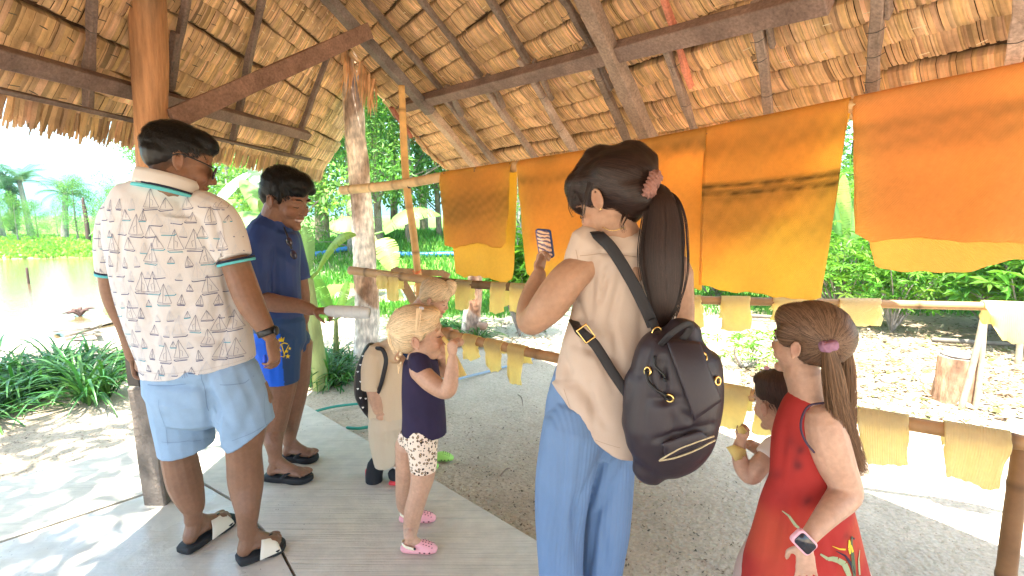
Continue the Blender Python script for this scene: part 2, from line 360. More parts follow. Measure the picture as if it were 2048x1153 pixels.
# grit and fallen leaves, real little flakes on the soil
def flakes(name, boxes, n, size, cols, seed):
    r = np.random.RandomState(seed); V = []; Fc = []; C = []
    for i in range(n):
        bx = boxes[r.choice(len(boxes), p=A([b[4] for b in boxes]) / sum(b[4] for b in boxes))]
        px, py = r.uniform(bx[0], bx[1]), r.uniform(bx[2], bx[3]); p = G(px, py, -.08)
        s_ = size * r.uniform(.4, 1.3); a = r.rand() * 6.28; z = gz(p[0], p[1]) + .012; t = A([math.cos(a), math.sin(a), r.randn() * .25]); u = A([-math.sin(a), math.cos(a), r.randn() * .3]) * r.uniform(.25, .6)
        c = A([p[0], p[1], z + s_ * .15]); k = len(V); V += [c - t * s_, c - u * s_, c + t * s_ + A([0, 0, s_ * .3]), c + u * s_]; Fc.append((k, k + 1, k + 2, k + 3))
        cc = A(cols[r.randint(len(cols))]) * r.uniform(.7, 1.2); C += [cc] * 4
    mb = MB(); mb.add(V, Fc, np.array(C)); return mb.obj(name, mat('dry_leaf', (1, 1, 1), .85, .2, vcol=True, transl=.2), smooth=False)
tag(flakes('leaf_litter', [(1480, 2200, 625, 800, 5), (1500, 2200, 800, 850, .6), (880, 1100, 640, 700, .3)], 5200, .035, [(.34, .26, .16), (.22, .15, .09), (.45, .38, .26), (.16, .17, .06)], 3), 'dry brown leaf litter scattered over the soil behind the drying racks', 'leaf litter', kind='stuff')
tag(flakes('grit', [(600, 1100, 815, 1150, 3), (900, 1500, 850, 1153, 2), (1000, 1400, 640, 850, 1), (0, 290, 850, 960, 1)], 4200, .0080, [(.2, .13, .08), (.12, .09, .06), (.33, .25, .17)], 4), 'dark crumbs of bark and grit on the bare soil beside the floor', 'grit', kind='stuff')
mtw = mat('twig', (.22, .15, .1), .9)
for i, (x0, y0, x1, y1, lb) in enumerate([(1255, 968, 1265, 940, 'short dry twig on shaded soil right of the blue trousers'), (1320, 880, 1400, 930, 'long thin twig lying by the bright edge of the soil'), (1036, 790, 1046, 812, 'small twig upright on pale soil left of the blue trousers'), (1000, 952, 1020, 938, 'tiny dry twig on soil beside the girl in pink clogs'), (1560, 640, 1680, 632, 'grey fallen branch on ground behind middle bamboo rail')]):
    a, b = G(x0, y0, -.07), G(x1, y1, -.06); m_ = (a + b) / 2 + A([.01, .02, .012]); mb = MB(); mb.add(*chainm([(a, .004), (m_, .005), (b, .002)], seg=5)); tag(mb.obj('twig', mtw), lb, 'twig', 'twigs on the ground')

# ================================================================== thatched shelter
shel = thing('thatched_shelter', 'open thatched shelter with dark timber rafters and palm leaf roof over the visitors', 'shelter', (-1.8, 2.37, 0))
def mkplane(p0, p1, vpx):
    v = nz(ray(*vpx)); u = nz(p1 - p0); n = nz(np.cross(u, v)); n = -n if n[2] > 0 else n; return p0, n, u, nz(v - u * (v @ u)), v
LA, LB = G(0, 195, 1.9), G(640, 345, 1.9); RA, RB = G(2048, 160, 1.9), G(960, 335, 1.9)
PL = mkplane(LA, LB, (116, 1717)); PR = mkplane(RA, RB, (1650, 1200))
def onp(px, py, pl, off=0.):
    d = ray(px, py); o = pl[0] + pl[1] * off; return CAM + d * (((o - CAM) @ pl[1]) / (d @ pl[1]))
def uv(p, pl): d = p - pl[0]; return d @ pl[2], d @ pl[3]
def inpoly(x, y, poly):
    c = False; n = len(poly); j = n - 1
    for i in range(n):
        xi, yi = poly[i]; xj, yj = poly[j]
        if (yi > y) != (yj > y) and x < (xj - xi) * (y - yi) / (yj - yi) + xi: c = not c
        j = i
    return c
HL = nz(np.cross(PL[1], PR[1])); HL = HL if HL[2] > 0 else -HL
def hip(z): M = A([PL[1], PR[1], [0, 0, 1]]); return np.linalg.solve(M, [PL[1] @ PL[0], PR[1] @ PR[0], z])
def thatch(name, pl, poly, s, wd, colr, seed, stitch, vtop, eave_ragged):
    """overlapping rows of folded palm leaf strips; poly in (u, v) with v down the slope"""
    r = np.random.RandomState(seed); O, n, u, v, _ = pl; MBt = MB(); ST = MB()
    us = [p[0] for p in poly]; vs = [p[1] for p in poly]; vmax = max(vs); k0 = int((vmax - vtop) / s) + 1
    prof = A([(-.25, -.022), (.0, .012), (.22, .032), (.6, .030), (1.02, .008)]) if not stitch == 'flat' else A([(-.25, -.012), (.0, .004), (.3, .016), (.7, .018), (1.1, .012)])
    V = []; Fc = []; C = []; H = s / .12; flat_ = stitch == 'flat'
    prof = [(-.05, -.018, .3), (.04, .003, .8), (.3, .006, 1), (.75, .0075, 1), (.97, .005, .92), (1.04, -.016, .28)] if flat_ else [(-.05, -.022, .25), (.06, .004, .85), (.30, .009, 1), (.68, .0105, 1), (.94, .006, .92), (1.04, -.020, .25)]  # third value darkens row edges: crevice shade painted into the strip colour
    for k in range(k0):
        vb = vmax - k * s; rt = r.uniform(.88, 1.1); ph = r.rand() * 9; uu = min(us); kk = r.rand(6) * 6.28; ro = r.uniform(-.06, .06) * s
        wob = lambda x: ro + .010 * math.sin(x * 1.9 + kk[0]) + .005 * math.sin(x * 6.3 + kk[1]) + .002 * math.sin(x * 31 + kk[2])
        lf = lambda x: .004 * math.sin(x * 4.7 + kk[3]) + .003 * math.sin(x * 13 + kk[4])
        brk = r.rand(8) * (max(us) - min(us)) + min(us)
        while uu < max(us):
            w_ = wd * r.uniform(.5, 1.5); x0, x1 = uu, uu + w_
            if inpoly(uu, vb + wob(uu) - s * .4, poly):
                c = colr * rt * r.uniform(.82, 1.14) * A([1, r.uniform(.95, 1.04), r.uniform(.85, 1.1)])
                if r.rand() < .06: c = c * .55
                if r.rand() < .05: c = c * 1.2
                gp2 = (r.rand() < (.35 if flat_ else .12)) * r.uniform(.001, .003); jt = r.uniform(-.0009, .0009) * (1.3 if flat_ else 1); je = r.uniform(-.03, .04) * s; b0 = len(V); big = 1 + 1.2 * np.exp(-((brk - uu) / .06) ** 2).sum() * r.rand()
                cvr = r.uniform(.78, 1.2, 3)
                for i, (pv, pw, cs) in enumerate(prof):
                    for e, x, cv in ((0, x0 + gp2, cvr[0]), (.5, (x0 + x1) / 2, cvr[1]), (1, x1, cvr[2])):
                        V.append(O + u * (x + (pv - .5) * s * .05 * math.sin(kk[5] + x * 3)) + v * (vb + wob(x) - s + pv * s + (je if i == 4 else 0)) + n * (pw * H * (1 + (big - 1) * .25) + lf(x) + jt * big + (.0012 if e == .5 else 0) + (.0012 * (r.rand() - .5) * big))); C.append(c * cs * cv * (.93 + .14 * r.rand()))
                for a in range(len(prof) - 1):
                    for e in (0, 1): i = b0 + a * 3 + e; Fc.append((i, i + 1, i + 4, i + 3))
                if eave_ragged and k == 0:
                  for rep in range(5):
                    L = r.uniform(.095, .14) * (1.15 if r.rand() < .1 else 1); b0 = len(V); e0 = O + u * (uu + w_ * rep / 5 + r.uniform(-.006, .006)) + v * (vb - .03) + n * r.uniform(-.01, .014); dr = nz(v * 1.0 + A([0, 0, -.5]) + u * r.uniform(-.16, .16)); cc = c * r.uniform(.65, 1.15)
                    for t_, ws in ((0, 1), (.6, .95), (1, .2 if r.rand() < .3 else .7)):
                        for e in (-.5, .5): V.append(e0 + dr * L * t_ + u * e * (w_ * .6 + .004) * ws + n * .01 * t_); C.append(cc)
                    Fc += [(b0, b0 + 1, b0 + 3, b0 + 2), (b0 + 2, b0 + 3, b0 + 5, b0 + 4)]
                if r.rand() < (.004 if flat_ else .012):   # loose broken strip
                    e0 = O + u * uu + v * (vb - s * r.uniform(.1, .9)) + n * .03; dr = nz(v * r.uniform(-.3, 1) + n * r.uniform(.1, .4) + u * r.uniform(-1, 1)); L = r.uniform(.03, .10); b0 = len(V); cc = c * r.uniform(.7, 1.25)
                    V += [e0, e0 + nz(np.cross(dr, n)) * .006, e0 + dr * L]; C += [cc] * 3; Fc.append((b0, b0 + 1, b0 + 2))
            uu += w_
        # stitches
        uu = min(us) + r.rand() * .1
        while stitch and uu < max(us):
            vv = vb - s * (.55 + .08 * math.sin(k))
            if inpoly(uu, vv, poly) and r.rand() < (.9 if stitch == 'flat' else .4):
                L = r.uniform(.028, .05); h = (.018 if stitch == 'flat' else .033) * (s / .12) + .007; a = O + u * uu + v * vv + n * h; b = a + u * L + v * r.uniform(-.012, .012)
                cc = A([1, 1, 1]) * (1 if (O + u * uu)[1] > 2.9 or r.rand() < .15 or stitch != 'flat' else .12); ST.add([a, a + v * .0035, b + v * .0035, b, (a + b) / 2 - v * .002 + n * .003], [(0, 1, 4), (1, 2, 4), (2, 3, 4)], cc)
            uu += r.uniform(.085, .13) * (1 if stitch == 'flat' else 1.6)
    MBt.add(V, Fc, np.array(C)); V2 = np.concatenate(ST.V); MBt.add(V2, ST.Fc, np.concatenate(ST.C), m=1)
    o = MBt.obj(name, [m_thatch, mat('palm_stitch2', (.78, .62, .38), .7, vcol=True)], shel, smooth=False)
    return o
# left slope
Lright = [(712, -40), (728, 60), (722, 140), (703, 215), (672, 300), (641, 350)]
pl_poly = [uv(onp(x, y, PL), PL) for x, y in Lright]
hu = uv(hip(3.3), PL); hu2 = uv(hip(2.75), PL)
polyL = [(hu[0], hu[1]), (hu2[0], hu2[1])] + [p for p in pl_poly[3:]] + [(-2.3, pl_poly[-1][1]), (-2.3, hu[1])]
polyL[-3] = (polyL[-3][0], 0.0); polyL[-2] = (-2.3, 0.0)
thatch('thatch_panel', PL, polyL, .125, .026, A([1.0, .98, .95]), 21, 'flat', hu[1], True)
# right slope
Rleft = [(640, -60), (668, 20), (694, 100), (722, 150), (762, 195), (800, 240), (835, 285), (868, 318), (905, 345)]
pr = [uv(onp(x, y, PR), PR) for x, y in Rleft]; (lambda *a: None)('PR left', [tuple(np.round(a, 2)) for a in pr])
hR = uv(hip(3.6), PR); hR2 = uv(hip(2.9), PR); (lambda *a: None)('hips', hR, hR2)
topv = min(uv(onp(900, -120, PR), PR)[1], uv(onp(2048, -60, PR), PR)[1]) - .6; (lambda *a: None)('topv', topv)
umin = -2.6
polyR = [(umin, .08), (pr[-1][0], .08)] + pr[::-1][1:6] + [(hR2[0], hR2[1]), (hR[0], hR[1]), (hR[0] - 1.2, topv), (umin, topv)]
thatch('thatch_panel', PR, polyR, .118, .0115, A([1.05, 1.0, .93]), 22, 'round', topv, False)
# solid leaf layer blocking daylight above both slopes, coloured dark so gaps look shaded
def under(pl, poly, off):
    mb = MB(); q = [pl[0] + pl[2] * a + pl[3] * b - pl[1] * off for a, b in poly]; q2 = [p - pl[1] * .06 for p in q]; n = len(q)
    mb.add(q + q2, [tuple(range(n)), tuple(range(n, 2 * n))[::-1]] + [(i, n + i, n + (i + 1) % n, (i + 1) % n) for i in range(n)]); return mb.obj('roof_underlay', m_back, shel, smooth=False)
under(PL, [(a - .03 if a > 0 else a, b - .02) for a, b in polyL], .03); under(PR, [(a - (.03 if a > 1 else 0), b - .02) for a, b in polyR], .035)
# rear slopes closing the roof behind the photographer
hp = [hip(z_) + A([0, 0, .07]) for z_ in (1.9, 2.6, 3.3)]; tL = PL[0] + PL[2] * -2.3 + PL[3] * hu[1] + A([0, 0, .06]); tR = PR[0] + PR[2] * umin + PR[3] * topv + A([0, 0, .06]); tRl = PR[0] + PR[2] * (hR[0] - 1.2) + PR[3] * topv + A([0, 0, .06])
rg = A([-.6, .3, 4.0]); eL = PL[0] + PL[2] * -2.3; eR = PR[0] + PR[2] * umin + PR[3] * .1; b1, b2 = A([-1.5, -3.0, 1.9]), A([2.4, -2.6, 1.9])
def fan(q): 
    q2 = [p + A([0, 0, .08]) for p in q]; n = len(q); return q + q2, [(0, i, i + 1) for i in range(1, n - 1)] + [(n, n + i + 1, n + i) for i in range(1, n - 1)] + [(i, n + i, n + (i + 1) % n, (i + 1) % n) for i in range(n)]
mb = MB(); mb.add(*fan([rg, hip(2.7) + A([0, 0, .1]), tL + PL[3] * .3, tL])); mb.add(*fan([rg, tR + PR[3] * .3, tRl + PR[3] * .3, hip(2.7) + A([0, 0, .1])])); mb.add(*fan([rg, tL, eL, b1, b2, eR, tR + PR[3] * .3]))
mb.obj('thatch_panel', mat('plain_thatch', (.34, .21, .11), .9, noise=(20, .4)), shel, smooth=False)
# ragged fringe at the corner between the two slopes
r = np.random.RandomState(5); mb = MB()
for i in range(110):
    t = r.rand(); px = 688 + t * 60 + r.randn() * 3; py = 118 + t * 42 + r.rand() * 20 - 30 * (1 - t); p = onp(px, py, PL, .02) if px < 718 else onp(px, py, PR, .02); L = r.uniform(.08, .34) * (1.2 - .6 * abs(t - .4))
    d = nz(A([r.uniform(-.28, .12), r.uniform(-.2, .2), -1])); s_ = nz(A([1, r.randn() * .6, 0])) * r.uniform(.004, .011); mb.add([p - s_, p + s_, p + s_ * .9 + d * L * .6, p - s_ * .9 + d * L * .6, p + d * L], [(0, 1, 2, 3), (3, 2, 4)], A([1.1, 1, .9]) * r.uniform(.7, 1.2))
mb.obj('loose_fringe', m_thatch, shel, smooth=False); mb = MB()
for i in range(60):
    t = r.rand(); px = 770 + t * 125; py = 205 + t * 130; p = onp(px, py, PR, .0); d = nz(PR[3] + A([-.5, .2, -.3]) * r.uniform(0, .8)); s_ = PR[2] * .012; L = r.uniform(.08, .3); mb.add([p - s_, p + s_, p + d * L], [(0, 1, 2)], A([1, .85, .75]) * r.uniform(.5, 1))
mb.obj('loose_fringe', m_thatch, shel, smooth=False)
# timbers
def timber(name, pl, a, b, wpx, h, off, col=(1, 1, 1), jit=.003, seg=5):
    pa, pb = onp(a[0], a[1], pl, off), onp(b[0], b[1], pl, off); w_ = wpx * (vd(pa) + vd(pb)) / 2 / F; mb = MB()
    mb.add(*boxm(pa, pb, w_, h, pl[1], jit, seg), col); o = bevel(mb.obj(name, m_wood, shel, smooth=False), .004); return o
timber('hip_rafter', PR, (622, -40), (862, 225), 27, .06, .15); timber('hip_rafter', PR, (845, 205), (958, 342), 24, .05, .10, (2.6, 2.3, 1.9))
for a, b, w_, c in [((700, -35), (882, 178), 13, 1), ((880, 185), (998, 336), 13, 1.3), ((812, -40), (962, 154), 13, 1), ((952, 150), (1080, 330), 13, 1.8), ((962, -30), (1056, 124), 14, 1), ((1040, 118), (1157, 318), 14, 2.1), ((1105, -40), (1185, 92), 15, 1), ((1172, 90), (1262, 298), 15, 1.2),
                    ((1512, 5), (1540, 246), 18, 1.5), ((1757, -40), (1744, 210), 22, 1.5), ((2049, -20), (2024, 160), 26, 3.2), ((1328, 85), (1394, 278), 13, 1.5), ((1532, 20), (1545, 95), 10, 1), ((1778, -30), (1776, 36), 12, 1.2)]:
    timber('rafter', PR, a, b, w_, .035, .065, (c, c * .93, c * .86))
timber('rafter', PR, (1316, -40), (1383, 175), 11, .03, .06, (3.2, 1.5, 1.1))
timber('rafter', PR, (783, 215), (822, 275), 9, .03, .05, (2.0, .95, .7)); timber('rafter', PR, (893, 172), (925, 232), 9, .03, .06); timber('rafter', PR, (975, 150), (1008, 215), 9, .03, .06, (1.2, 1.1, 1)); timber('rafter', PR, (1067, 120), (1105, 200), 9, .03, .06, (1.2, 1.1, 1)); timber('rafter', PR, (1185, 90), (1222, 180), 10, .03, .06)
timber('main_rafter', PR, (1152, -45), (1304, 292), 31, .07, .13, (1.5, 1.35, 1.2)); timber('purlin', PR, (806, 214), (1660, -5), 27, .07, .11, (1.15, 1, .95)); timber('purlin', PR, (806, 206), (1645, -14), 10, .06, .09, (.6, .5, .45))
for a, b, w_ in [((186, -30), (176, 222), 15), ((378, -30), (340, 180), 12), ((349, 65), (336, 175), 8), ((530, -30), (464, 288), 13), ((664, 90), (584, 308), 9)]: timber('rafter', PL, a, b, w_, .035, .05, (.95, .85, .8))
timber('purlin', PL, (-60, 99), (616, 272), 24, .055, .10, (1, .85, .8)); timber('purlin', PL, (-60, 168), (622, 320), 7, .02, .085, (.8, .7, .65))
# brace from the post up to the hip rafter
pa, pb = P(345, 240, 2.42), onp(738, 62, PR, .2); mb = MB(); mb.add(*boxm(pa, pb, .045, .092, (0, 0, 1), .002, 6), (1.15, .85, .7)); bevel(mb.obj('brace', m_wood, shel, smooth=False), .004)
# wire bindings round rafters
for px, py in [(760, 36), (820, 105), (868, 165), (905, 215), (955, 285), (1000, 220), (1040, 275), (1085, 195), (1120, 260), (1200, 160), (1215, 195), (1235, 245), (1350, 130), (1372, 210), (1515, 80), (1520, 120), (1535, 190), (1752, 60), (1750, 110), (1745, 160), (2035, 80), (172, 150), (180, 60), (340, 120), (480, 200), (462, 285), (590, 290), (640, 180), (1130, 30), (1180, 70)]:
    pl = PR if px > 700 else PL; mb = MB(); p = onp(px, py, pl, .09); s_ = pl[2] * .03; mb.add(*chainm([(p - s_, .0012), (p + pl[3] * .008 + pl[1] * .005, .0012), (p + s_ + pl[3] * .004, .0012)], seg=4, sub=2))
    if random.random() < .6: mb.add(*chainm([(p + s_, .001), (p + s_ * .7 + pl[3] * .04 + pl[1] * .02, .001)], seg=4, sub=1))
    mb.obj('wire_binding', m_wire, shel)
# the log post on a concrete stub
gp = G(316, 1000, 0); tp = P(296, -60, gp[1]); pts = []; 
mb = MB(); mb.add(*chain([(292, -80, gp[1], 34), (297, 30, gp[1], 34), (303, 150, gp[1], 32), (306, 260, gp[1], 28), (308, 400, gp[1], 26), (311, 600, gp[1], 25), (313, 700, gp[1], 25), (314, 765, gp[1], 24)], sub=6, seg=20, caps=(0, 0)))
def dpost(co, no): a = np.arctan2(co[:, 1] - gp[1], co[:, 0] - gp[0]); return co + no * (.006 * np.sin(a * 5 + co[:, 2] * 2) + .005 * snoise(co, 9, 2))[:, None]
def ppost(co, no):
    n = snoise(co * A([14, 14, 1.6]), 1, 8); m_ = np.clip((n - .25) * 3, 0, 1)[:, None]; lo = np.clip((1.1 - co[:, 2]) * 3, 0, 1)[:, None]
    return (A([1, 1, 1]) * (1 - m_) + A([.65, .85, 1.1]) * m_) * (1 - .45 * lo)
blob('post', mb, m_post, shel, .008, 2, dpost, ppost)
gb = gp + A([.02, 0, 0]); mb = MB(); mb.add(*boxm(gb + A([0, 0, -.1]), gb + A([-.01, 0, .62]), .115, .115, (0, 1, 0), .003, 5)); bevel(mb.obj('post_footing', mat('rough_concrete', (.2, .165, .135), .9, noise=(9, .4), bump=(50, .8, .01)), shel, smooth=False), .008)
# ================================================================== drying racks
def vplane(a, b):
    """vertical plane through two (px, Y) points of a rail; returns px,py -> point and its normal towards the camera"""
    xa, xb = (a[0] - 1024) / F * a[1], (b[0] - 1024) / F * b[1]; p0 = A([xa, a[1], 0.]); d = nz(A([xb - xa, b[1] - a[1], 0])); n = A([-d[1], d[0], 0]); n = n if n @ (CAM - p0) > 0 else -n
    def f(px, py): r_ = ray(px, py); return CAM + r_ * (((p0 - CAM) @ n) / (r_ @ n))
    return f, n
class Rail:
    def __init__(s, a, b, path): s.f, s.n = vplane(a, b); s.path = path
    def y(s, x): xs = [p[0] for p in s.path]; return float(np.interp(x, xs, [p[1] for p in s.path]))
def bam(name, pts, label, col=(1, 1, 1), node=.28, cat='bamboo pole', group=None, dark=None):
    """bamboo pole through (point, radius) with swollen nodes"""
    q = spline(A([list(p) + [r_] for p, r_ in pts]), 5); c = q[:, :3]; seg = np.linalg.norm(np.diff(c, axis=0), axis=1); s_ = np.concatenate([[0], np.cumsum(seg)]); L = s_[-1]; N = max(20, int(L / .02)); t = np.linspace(0, L, N)
    C = np.stack([np.interp(t, s_, c[:, i]) for i in range(3)], 1); R = np.interp(t, s_, q[:, 3]); m = np.abs((t % node) - node / 2); R = R * (1 + .13 * np.exp(-(m / .010) ** 2) - .02 * np.exp(-(m / .05) ** 2))
    V, Fc = tube(C, R, R, 12, (0, 0)); cc = np.ones((len(V), 3)) * A(col); k = np.repeat(np.exp(-(m / .009) ** 2), 12); cc *= (1 - .6 * k[:, None])
    cc *= (.9 + .2 * snoise(V, 3, len(label)))[:, None]
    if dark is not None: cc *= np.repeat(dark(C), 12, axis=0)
    mb = MB(); mb.add(V, Fc, cc); o = mb.obj(name, m_bamboo); return tag(o, label, cat, group)
RU = Rail((820, 3.57), (2048, 1.57), [(685, 381), (760, 375), (820, 366), (890, 353), (1035, 333), (1170, 313), (1290, 292), (1420, 268), (1700, 213), (1850, 183), (2048, 146), (2200, 118)])
RM = Rail((760, 3.35), (1980, 2.2), [(700, 541), (760, 548), (870, 563), (950, 570), (1050, 576), (1200, 587), (1380, 600), (1450, 602), (1700, 607), (1970, 613), (2200, 622)])
RB = Rail((905, 2.7), (2048, 1.43), [(800, 643), (905, 672), (1105, 715), (1270, 745), (1430, 777), (1530, 796), (1700, 828), (2048, 886), (2250, 920)])
def rail(R_, x0, x1, rpx, name, label, col=(1, 1, 1), dark=None, k=14):
    pts = []
    for i in range(k + 1): x = x0 + (x1 - x0) * i / k; p = R_.f(x, R_.y(x)); pts.append((p, rpx(x) * vd(p) / F))
    return bam(name, pts, label, col, dark=dark)
rail(RU, 685, 2190, lambda x: 9 + (x - 685) / 1500 * 6, 'bamboo_pole', 'long pale bamboo pole rising to the right that carries the big amber rubber sheets', (1.15, 1.12, 1.1))
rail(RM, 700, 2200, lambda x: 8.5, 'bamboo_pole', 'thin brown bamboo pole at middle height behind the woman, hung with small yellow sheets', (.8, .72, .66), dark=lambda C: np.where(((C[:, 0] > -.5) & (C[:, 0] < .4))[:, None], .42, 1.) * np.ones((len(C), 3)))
rail(RB, 800, 2250, lambda x: 9 + (x - 800) / 1250 * 6.5, 'bamboo_pole', 'lowest tan bamboo pole beside the children, running behind the black backpack to the right', (.85, .72, .66))
yb = 3.63
bam('bamboo_post', [(P(803, 172, yb), .022), (P(812, 360, yb), .027), (P(833, 520, yb), .027), (P(862, 860, yb), .029)], 'upright yellow bamboo post tied to the left end of the top pole', (1.25, 1.05, .72), .33)
q = G(2004, 1500, -.1); yq = RB.f(2040, 885)[1] + .03
bam('bamboo_post', [(P(2046, 880, yq), .024), (P(2012, 1150, yq), .026), (P(1985, 1400, yq), .028), (P(1972, 1510, yq), .028)], 'brown weathered bamboo post under the lowest pole in the right corner', (.55, .42, .38), .3)
mplank = mat('plank', (.42, .27, .14), .8, noise=(8, .35), st=(1, 1, 1), bump=(50, .5, .004), vcol=True)
tr = thing('timber_trestle', 'rough timber cross frame holding the left end of the middle pole behind the children', 'trestle', P(836, 864, yb))
for a, b, w_, n_ in [((785, 543), (888, 547), .045, 'top_board'), ((788, 537), (850, 640), .06, 'diagonal_board'), ((895, 545), (850, 640), .05, 'diagonal_board'), ((850, 630), (858, 850), .05, 'leg')]:
    pa, pb = P(*a, yb + .06), P(*b, yb + .06 + (.03 if n_[0] == 'd' else 0)); mb = MB(); mb.add(*boxm(pa, pb, .028, w_, (0, 0, 1) if n_ != 'leg' else (0, 1, 0), .002, 4)); bevel(mb.obj(n_, mplank, tr, smooth=False), .003)
mb = MB(); r = np.random.RandomState(3)
for k in range(4): c = P(834, 546 + k * 4, yb); th = np.linspace(0, 6.6, 16); mb.add(*tube(A([c + A([.031 * math.cos(t), .031 * math.sin(t), .004 * t + .01 * math.sin(t + k)]) for t in th]), .003, .003, 5))
mb.add(*chainm([(P(836, 560, yb - .03), .003), (P(828, 575, yb - .04), .003), (P(832, 590, yb - .035), .003)], seg=5)); tag(mb.obj('cord', mat('orange_cord', (.75, .18, .06), .7)), 'orange plastic cord tied round the yellow bamboo post', 'cord')
mb = MB(); c = RU.f(817, 367)
for k in range(3): th = np.linspace(0, 6.4, 14); mb.add(*tube(A([c + A([.006 * k, .034 * math.cos(t), .034 * math.sin(t)]) for t in th]), .0035, .0035, 5))
tag(mb.obj('cord', m_wire), 'black strap lashing the top pole to the yellow bamboo post', 'cord')

def rubber(name, col, tcol, f, ribs, stain, bands=(), rsc=1.):
    m = mat(name, col, .42, .35, noise=(2.6, stain), noise2=(60, .05), transl=f, tcol=tcol, vcol=True); t = m.node_tree; N = t.nodes; L = t.links; b = N['Principled BSDF']
    uvn = N.new('ShaderNodeUVMap'); uvn.uv_map = 'UVMap'; sep = N.new('ShaderNodeSeparateXYZ'); L.new(uvn.outputs[0], sep.inputs[0])
    at = N.new('ShaderNodeMapping'); at.inputs['Rotation'].default_value = (0, 0, .62); L.new(uvn.outputs[0], at.inputs[0])
    hh = None
    for k, rot in enumerate((0.62, -0.62) if ribs == 'cross' else ((.75,) if ribs == 'diag' else (0,))):
        mp = N.new('ShaderNodeMapping'); mp.inputs['Rotation'].default_value = (0, 0, rot); L.new(uvn.outputs[0], mp.inputs[0])
        wv = N.new('ShaderNodeTexWave'); wv.inputs['Scale'].default_value = 52 * rsc; wv.inputs['Distortion'].default_value = .4; wv.inputs['Detail'].default_value = 1; L.new(mp.outputs[0], wv.inputs['Vector'])
        bp = N.new('ShaderNodeBump'); bp.inputs['Strength'].default_value = .35 if ribs != 'cross' else .3; bp.inputs['Distance'].default_value = .004; L.new(wv.outputs['Fac'], bp.inputs['Height'])
        if hh: L.new(hh.outputs[0], bp.inputs['Normal'])
        hh = bp
    L.new(hh.outputs[0], b.inputs['Normal']); tr_ = [n for n in N if n.type == 'BSDF_TRANSLUCENT'][0]; L.new(hh.outputs[0], tr_.inputs['Normal'])
    return m
mrb = {'cross': rubber('amber_rubber', (1, .74, .23), (1.0, .93, .78), .8, 'cross', .07), 'cross2': rubber('tan_rubber', (.98, .68, .27), (1.0, .93, .82), .75, 'diag', .06),
       'pale': rubber('pale_rubber', (1, .90, .52), (1, .98, .92), .72, 'rib', .08, rsc=1.6), 'rib': rubber('ribbed_rubber', (1, .90, .58), (1, .98, .92), .68, 'rib', .08, rsc=.9), 'diag': rubber('diagonal_ribbed_rubber', (1, .90, .58), (1, .98, .92), .68, 'diag', .08, rsc=.8)}
def sheet(name, label, group, R_, x0, x1, bottom, m, back=None, sg=1, rp=.029, amp=.012, seed=0, paint=None, edge=.004, thick=.0025, lo=None):
    """sheet folded over a pole. bottom: pixel polyline of the front flap's hem; back: the hem of the flap behind"""
    r = np.random.RandomState(seed + 50); nu, nvv = 36, 60; mb = MB(); U = np.linspace(0, 1, nu)
    def layer(hem, side):
        hx = A([p[0] for p in hem], float); hy = A([p[1] for p in hem], float); hs = np.concatenate([[0], np.cumsum(np.hypot(np.diff(hx), np.diff(hy)))]); hs /= hs[-1]; rows = []
        for j in range(nvv):
            v = j / (nvv - 1); row = []
            for i, u in enumerate(U):
                xt = x0 + (x1 - x0) * u; yt = R_.y(xt); bx, by = np.interp(u, hs, hx), np.interp(u, hs, hy)
                hs_ = min(1, abs(x1 - x0) / 160); by += hs_ * (2.2 * math.sin(u * 17 + seed) + 1.0 * math.sin(u * 41 + seed * 2)) * max(0, v - .7) / .3
                e = (1 - abs(2 * u - 1)) ; ww = (1.3 * math.sin(v * 7 + seed) + .4 * math.sin(v * 19 + seed * 3)) * (1 - e) ** 6
                px, py = xt + (bx - xt) * v ** (1.15) + ww, yt + (by - yt) * v; p = R_.f(px, py)
                wv = amp * v ** .7 * (math.sin(u * 7 + seed * 1.7 + v * 1.2) + .5 * math.sin(u * 15 + seed * .7)) + (.035 if side > 0 else .02) * v * (1 - v) * .6 + .012 * (1 - e) ** 8 * math.sin(v * 7 + seed)
                row.append(p + R_.n * side * (rp + .002) + R_.n * wv * (1 if side > 0 else .7) * (1 if side > 0 else 1) + (R_.n * -.012 * v if side < 0 else 0))
            rows.append(row)
        return rows
    fr = layer(bottom, 1); arc = []
    for k in range(1, 8):
        th = math.pi * k / 8; arc.append([R_.f(x0 + (x1 - x0) * u, R_.y(x0 + (x1 - x0) * u)) + R_.n * math.cos(th) * (rp + .002) + A([0, 0, 1]) * math.sin(th) * (rp + .002) for u in U])
    bk = layer(back if back else [(p[0], R_.y(p[0]) + (p[1] - R_.y(p[0])) * .55) for p in bottom], -1)
    rows = fr[::-1] + arc + bk; V = np.array(rows).reshape(-1, 3); n = len(rows)
    Fc = [(j * nu + i, j * nu + i + 1, (j + 1) * nu + i + 1, (j + 1) * nu + i) for j in range(n - 1) for i in range(nu - 1)]
    C = np.ones((len(V), 3)) * (paint(np.tile(U, n), np.concatenate([np.repeat(1 - np.arange(nvv) / (nvv - 1), nu), np.zeros(7 * nu), -np.repeat(np.arange(nvv) / (nvv - 1), nu)]))[:, None] if paint else 1)
    mb.add(V, Fc, C); me = mb.mesh(name); uvl = me.uv_layers.new(name='UVMap')
    d = np.array(rows); su = np.linalg.norm(np.diff(d, axis=1), axis=2).mean() ; lu = U * su * nu; lv = np.cumsum([0] + [np.linalg.norm(d[j + 1, 10] - d[j, 10]) for j in range(n - 1)])
    li = np.array([v for f in Fc for v in f]); uvs = np.stack([lu[li % nu], lv[li // nu]], 1); uvl.data.foreach_set('uv', uvs.ravel())
    o = link(name, me, m); so_ = o.modifiers.new('s', 'SOLIDIFY'); so_.thickness = thick; so_.offset = 0
    return tag(o, label, 'rubber sheet', group)
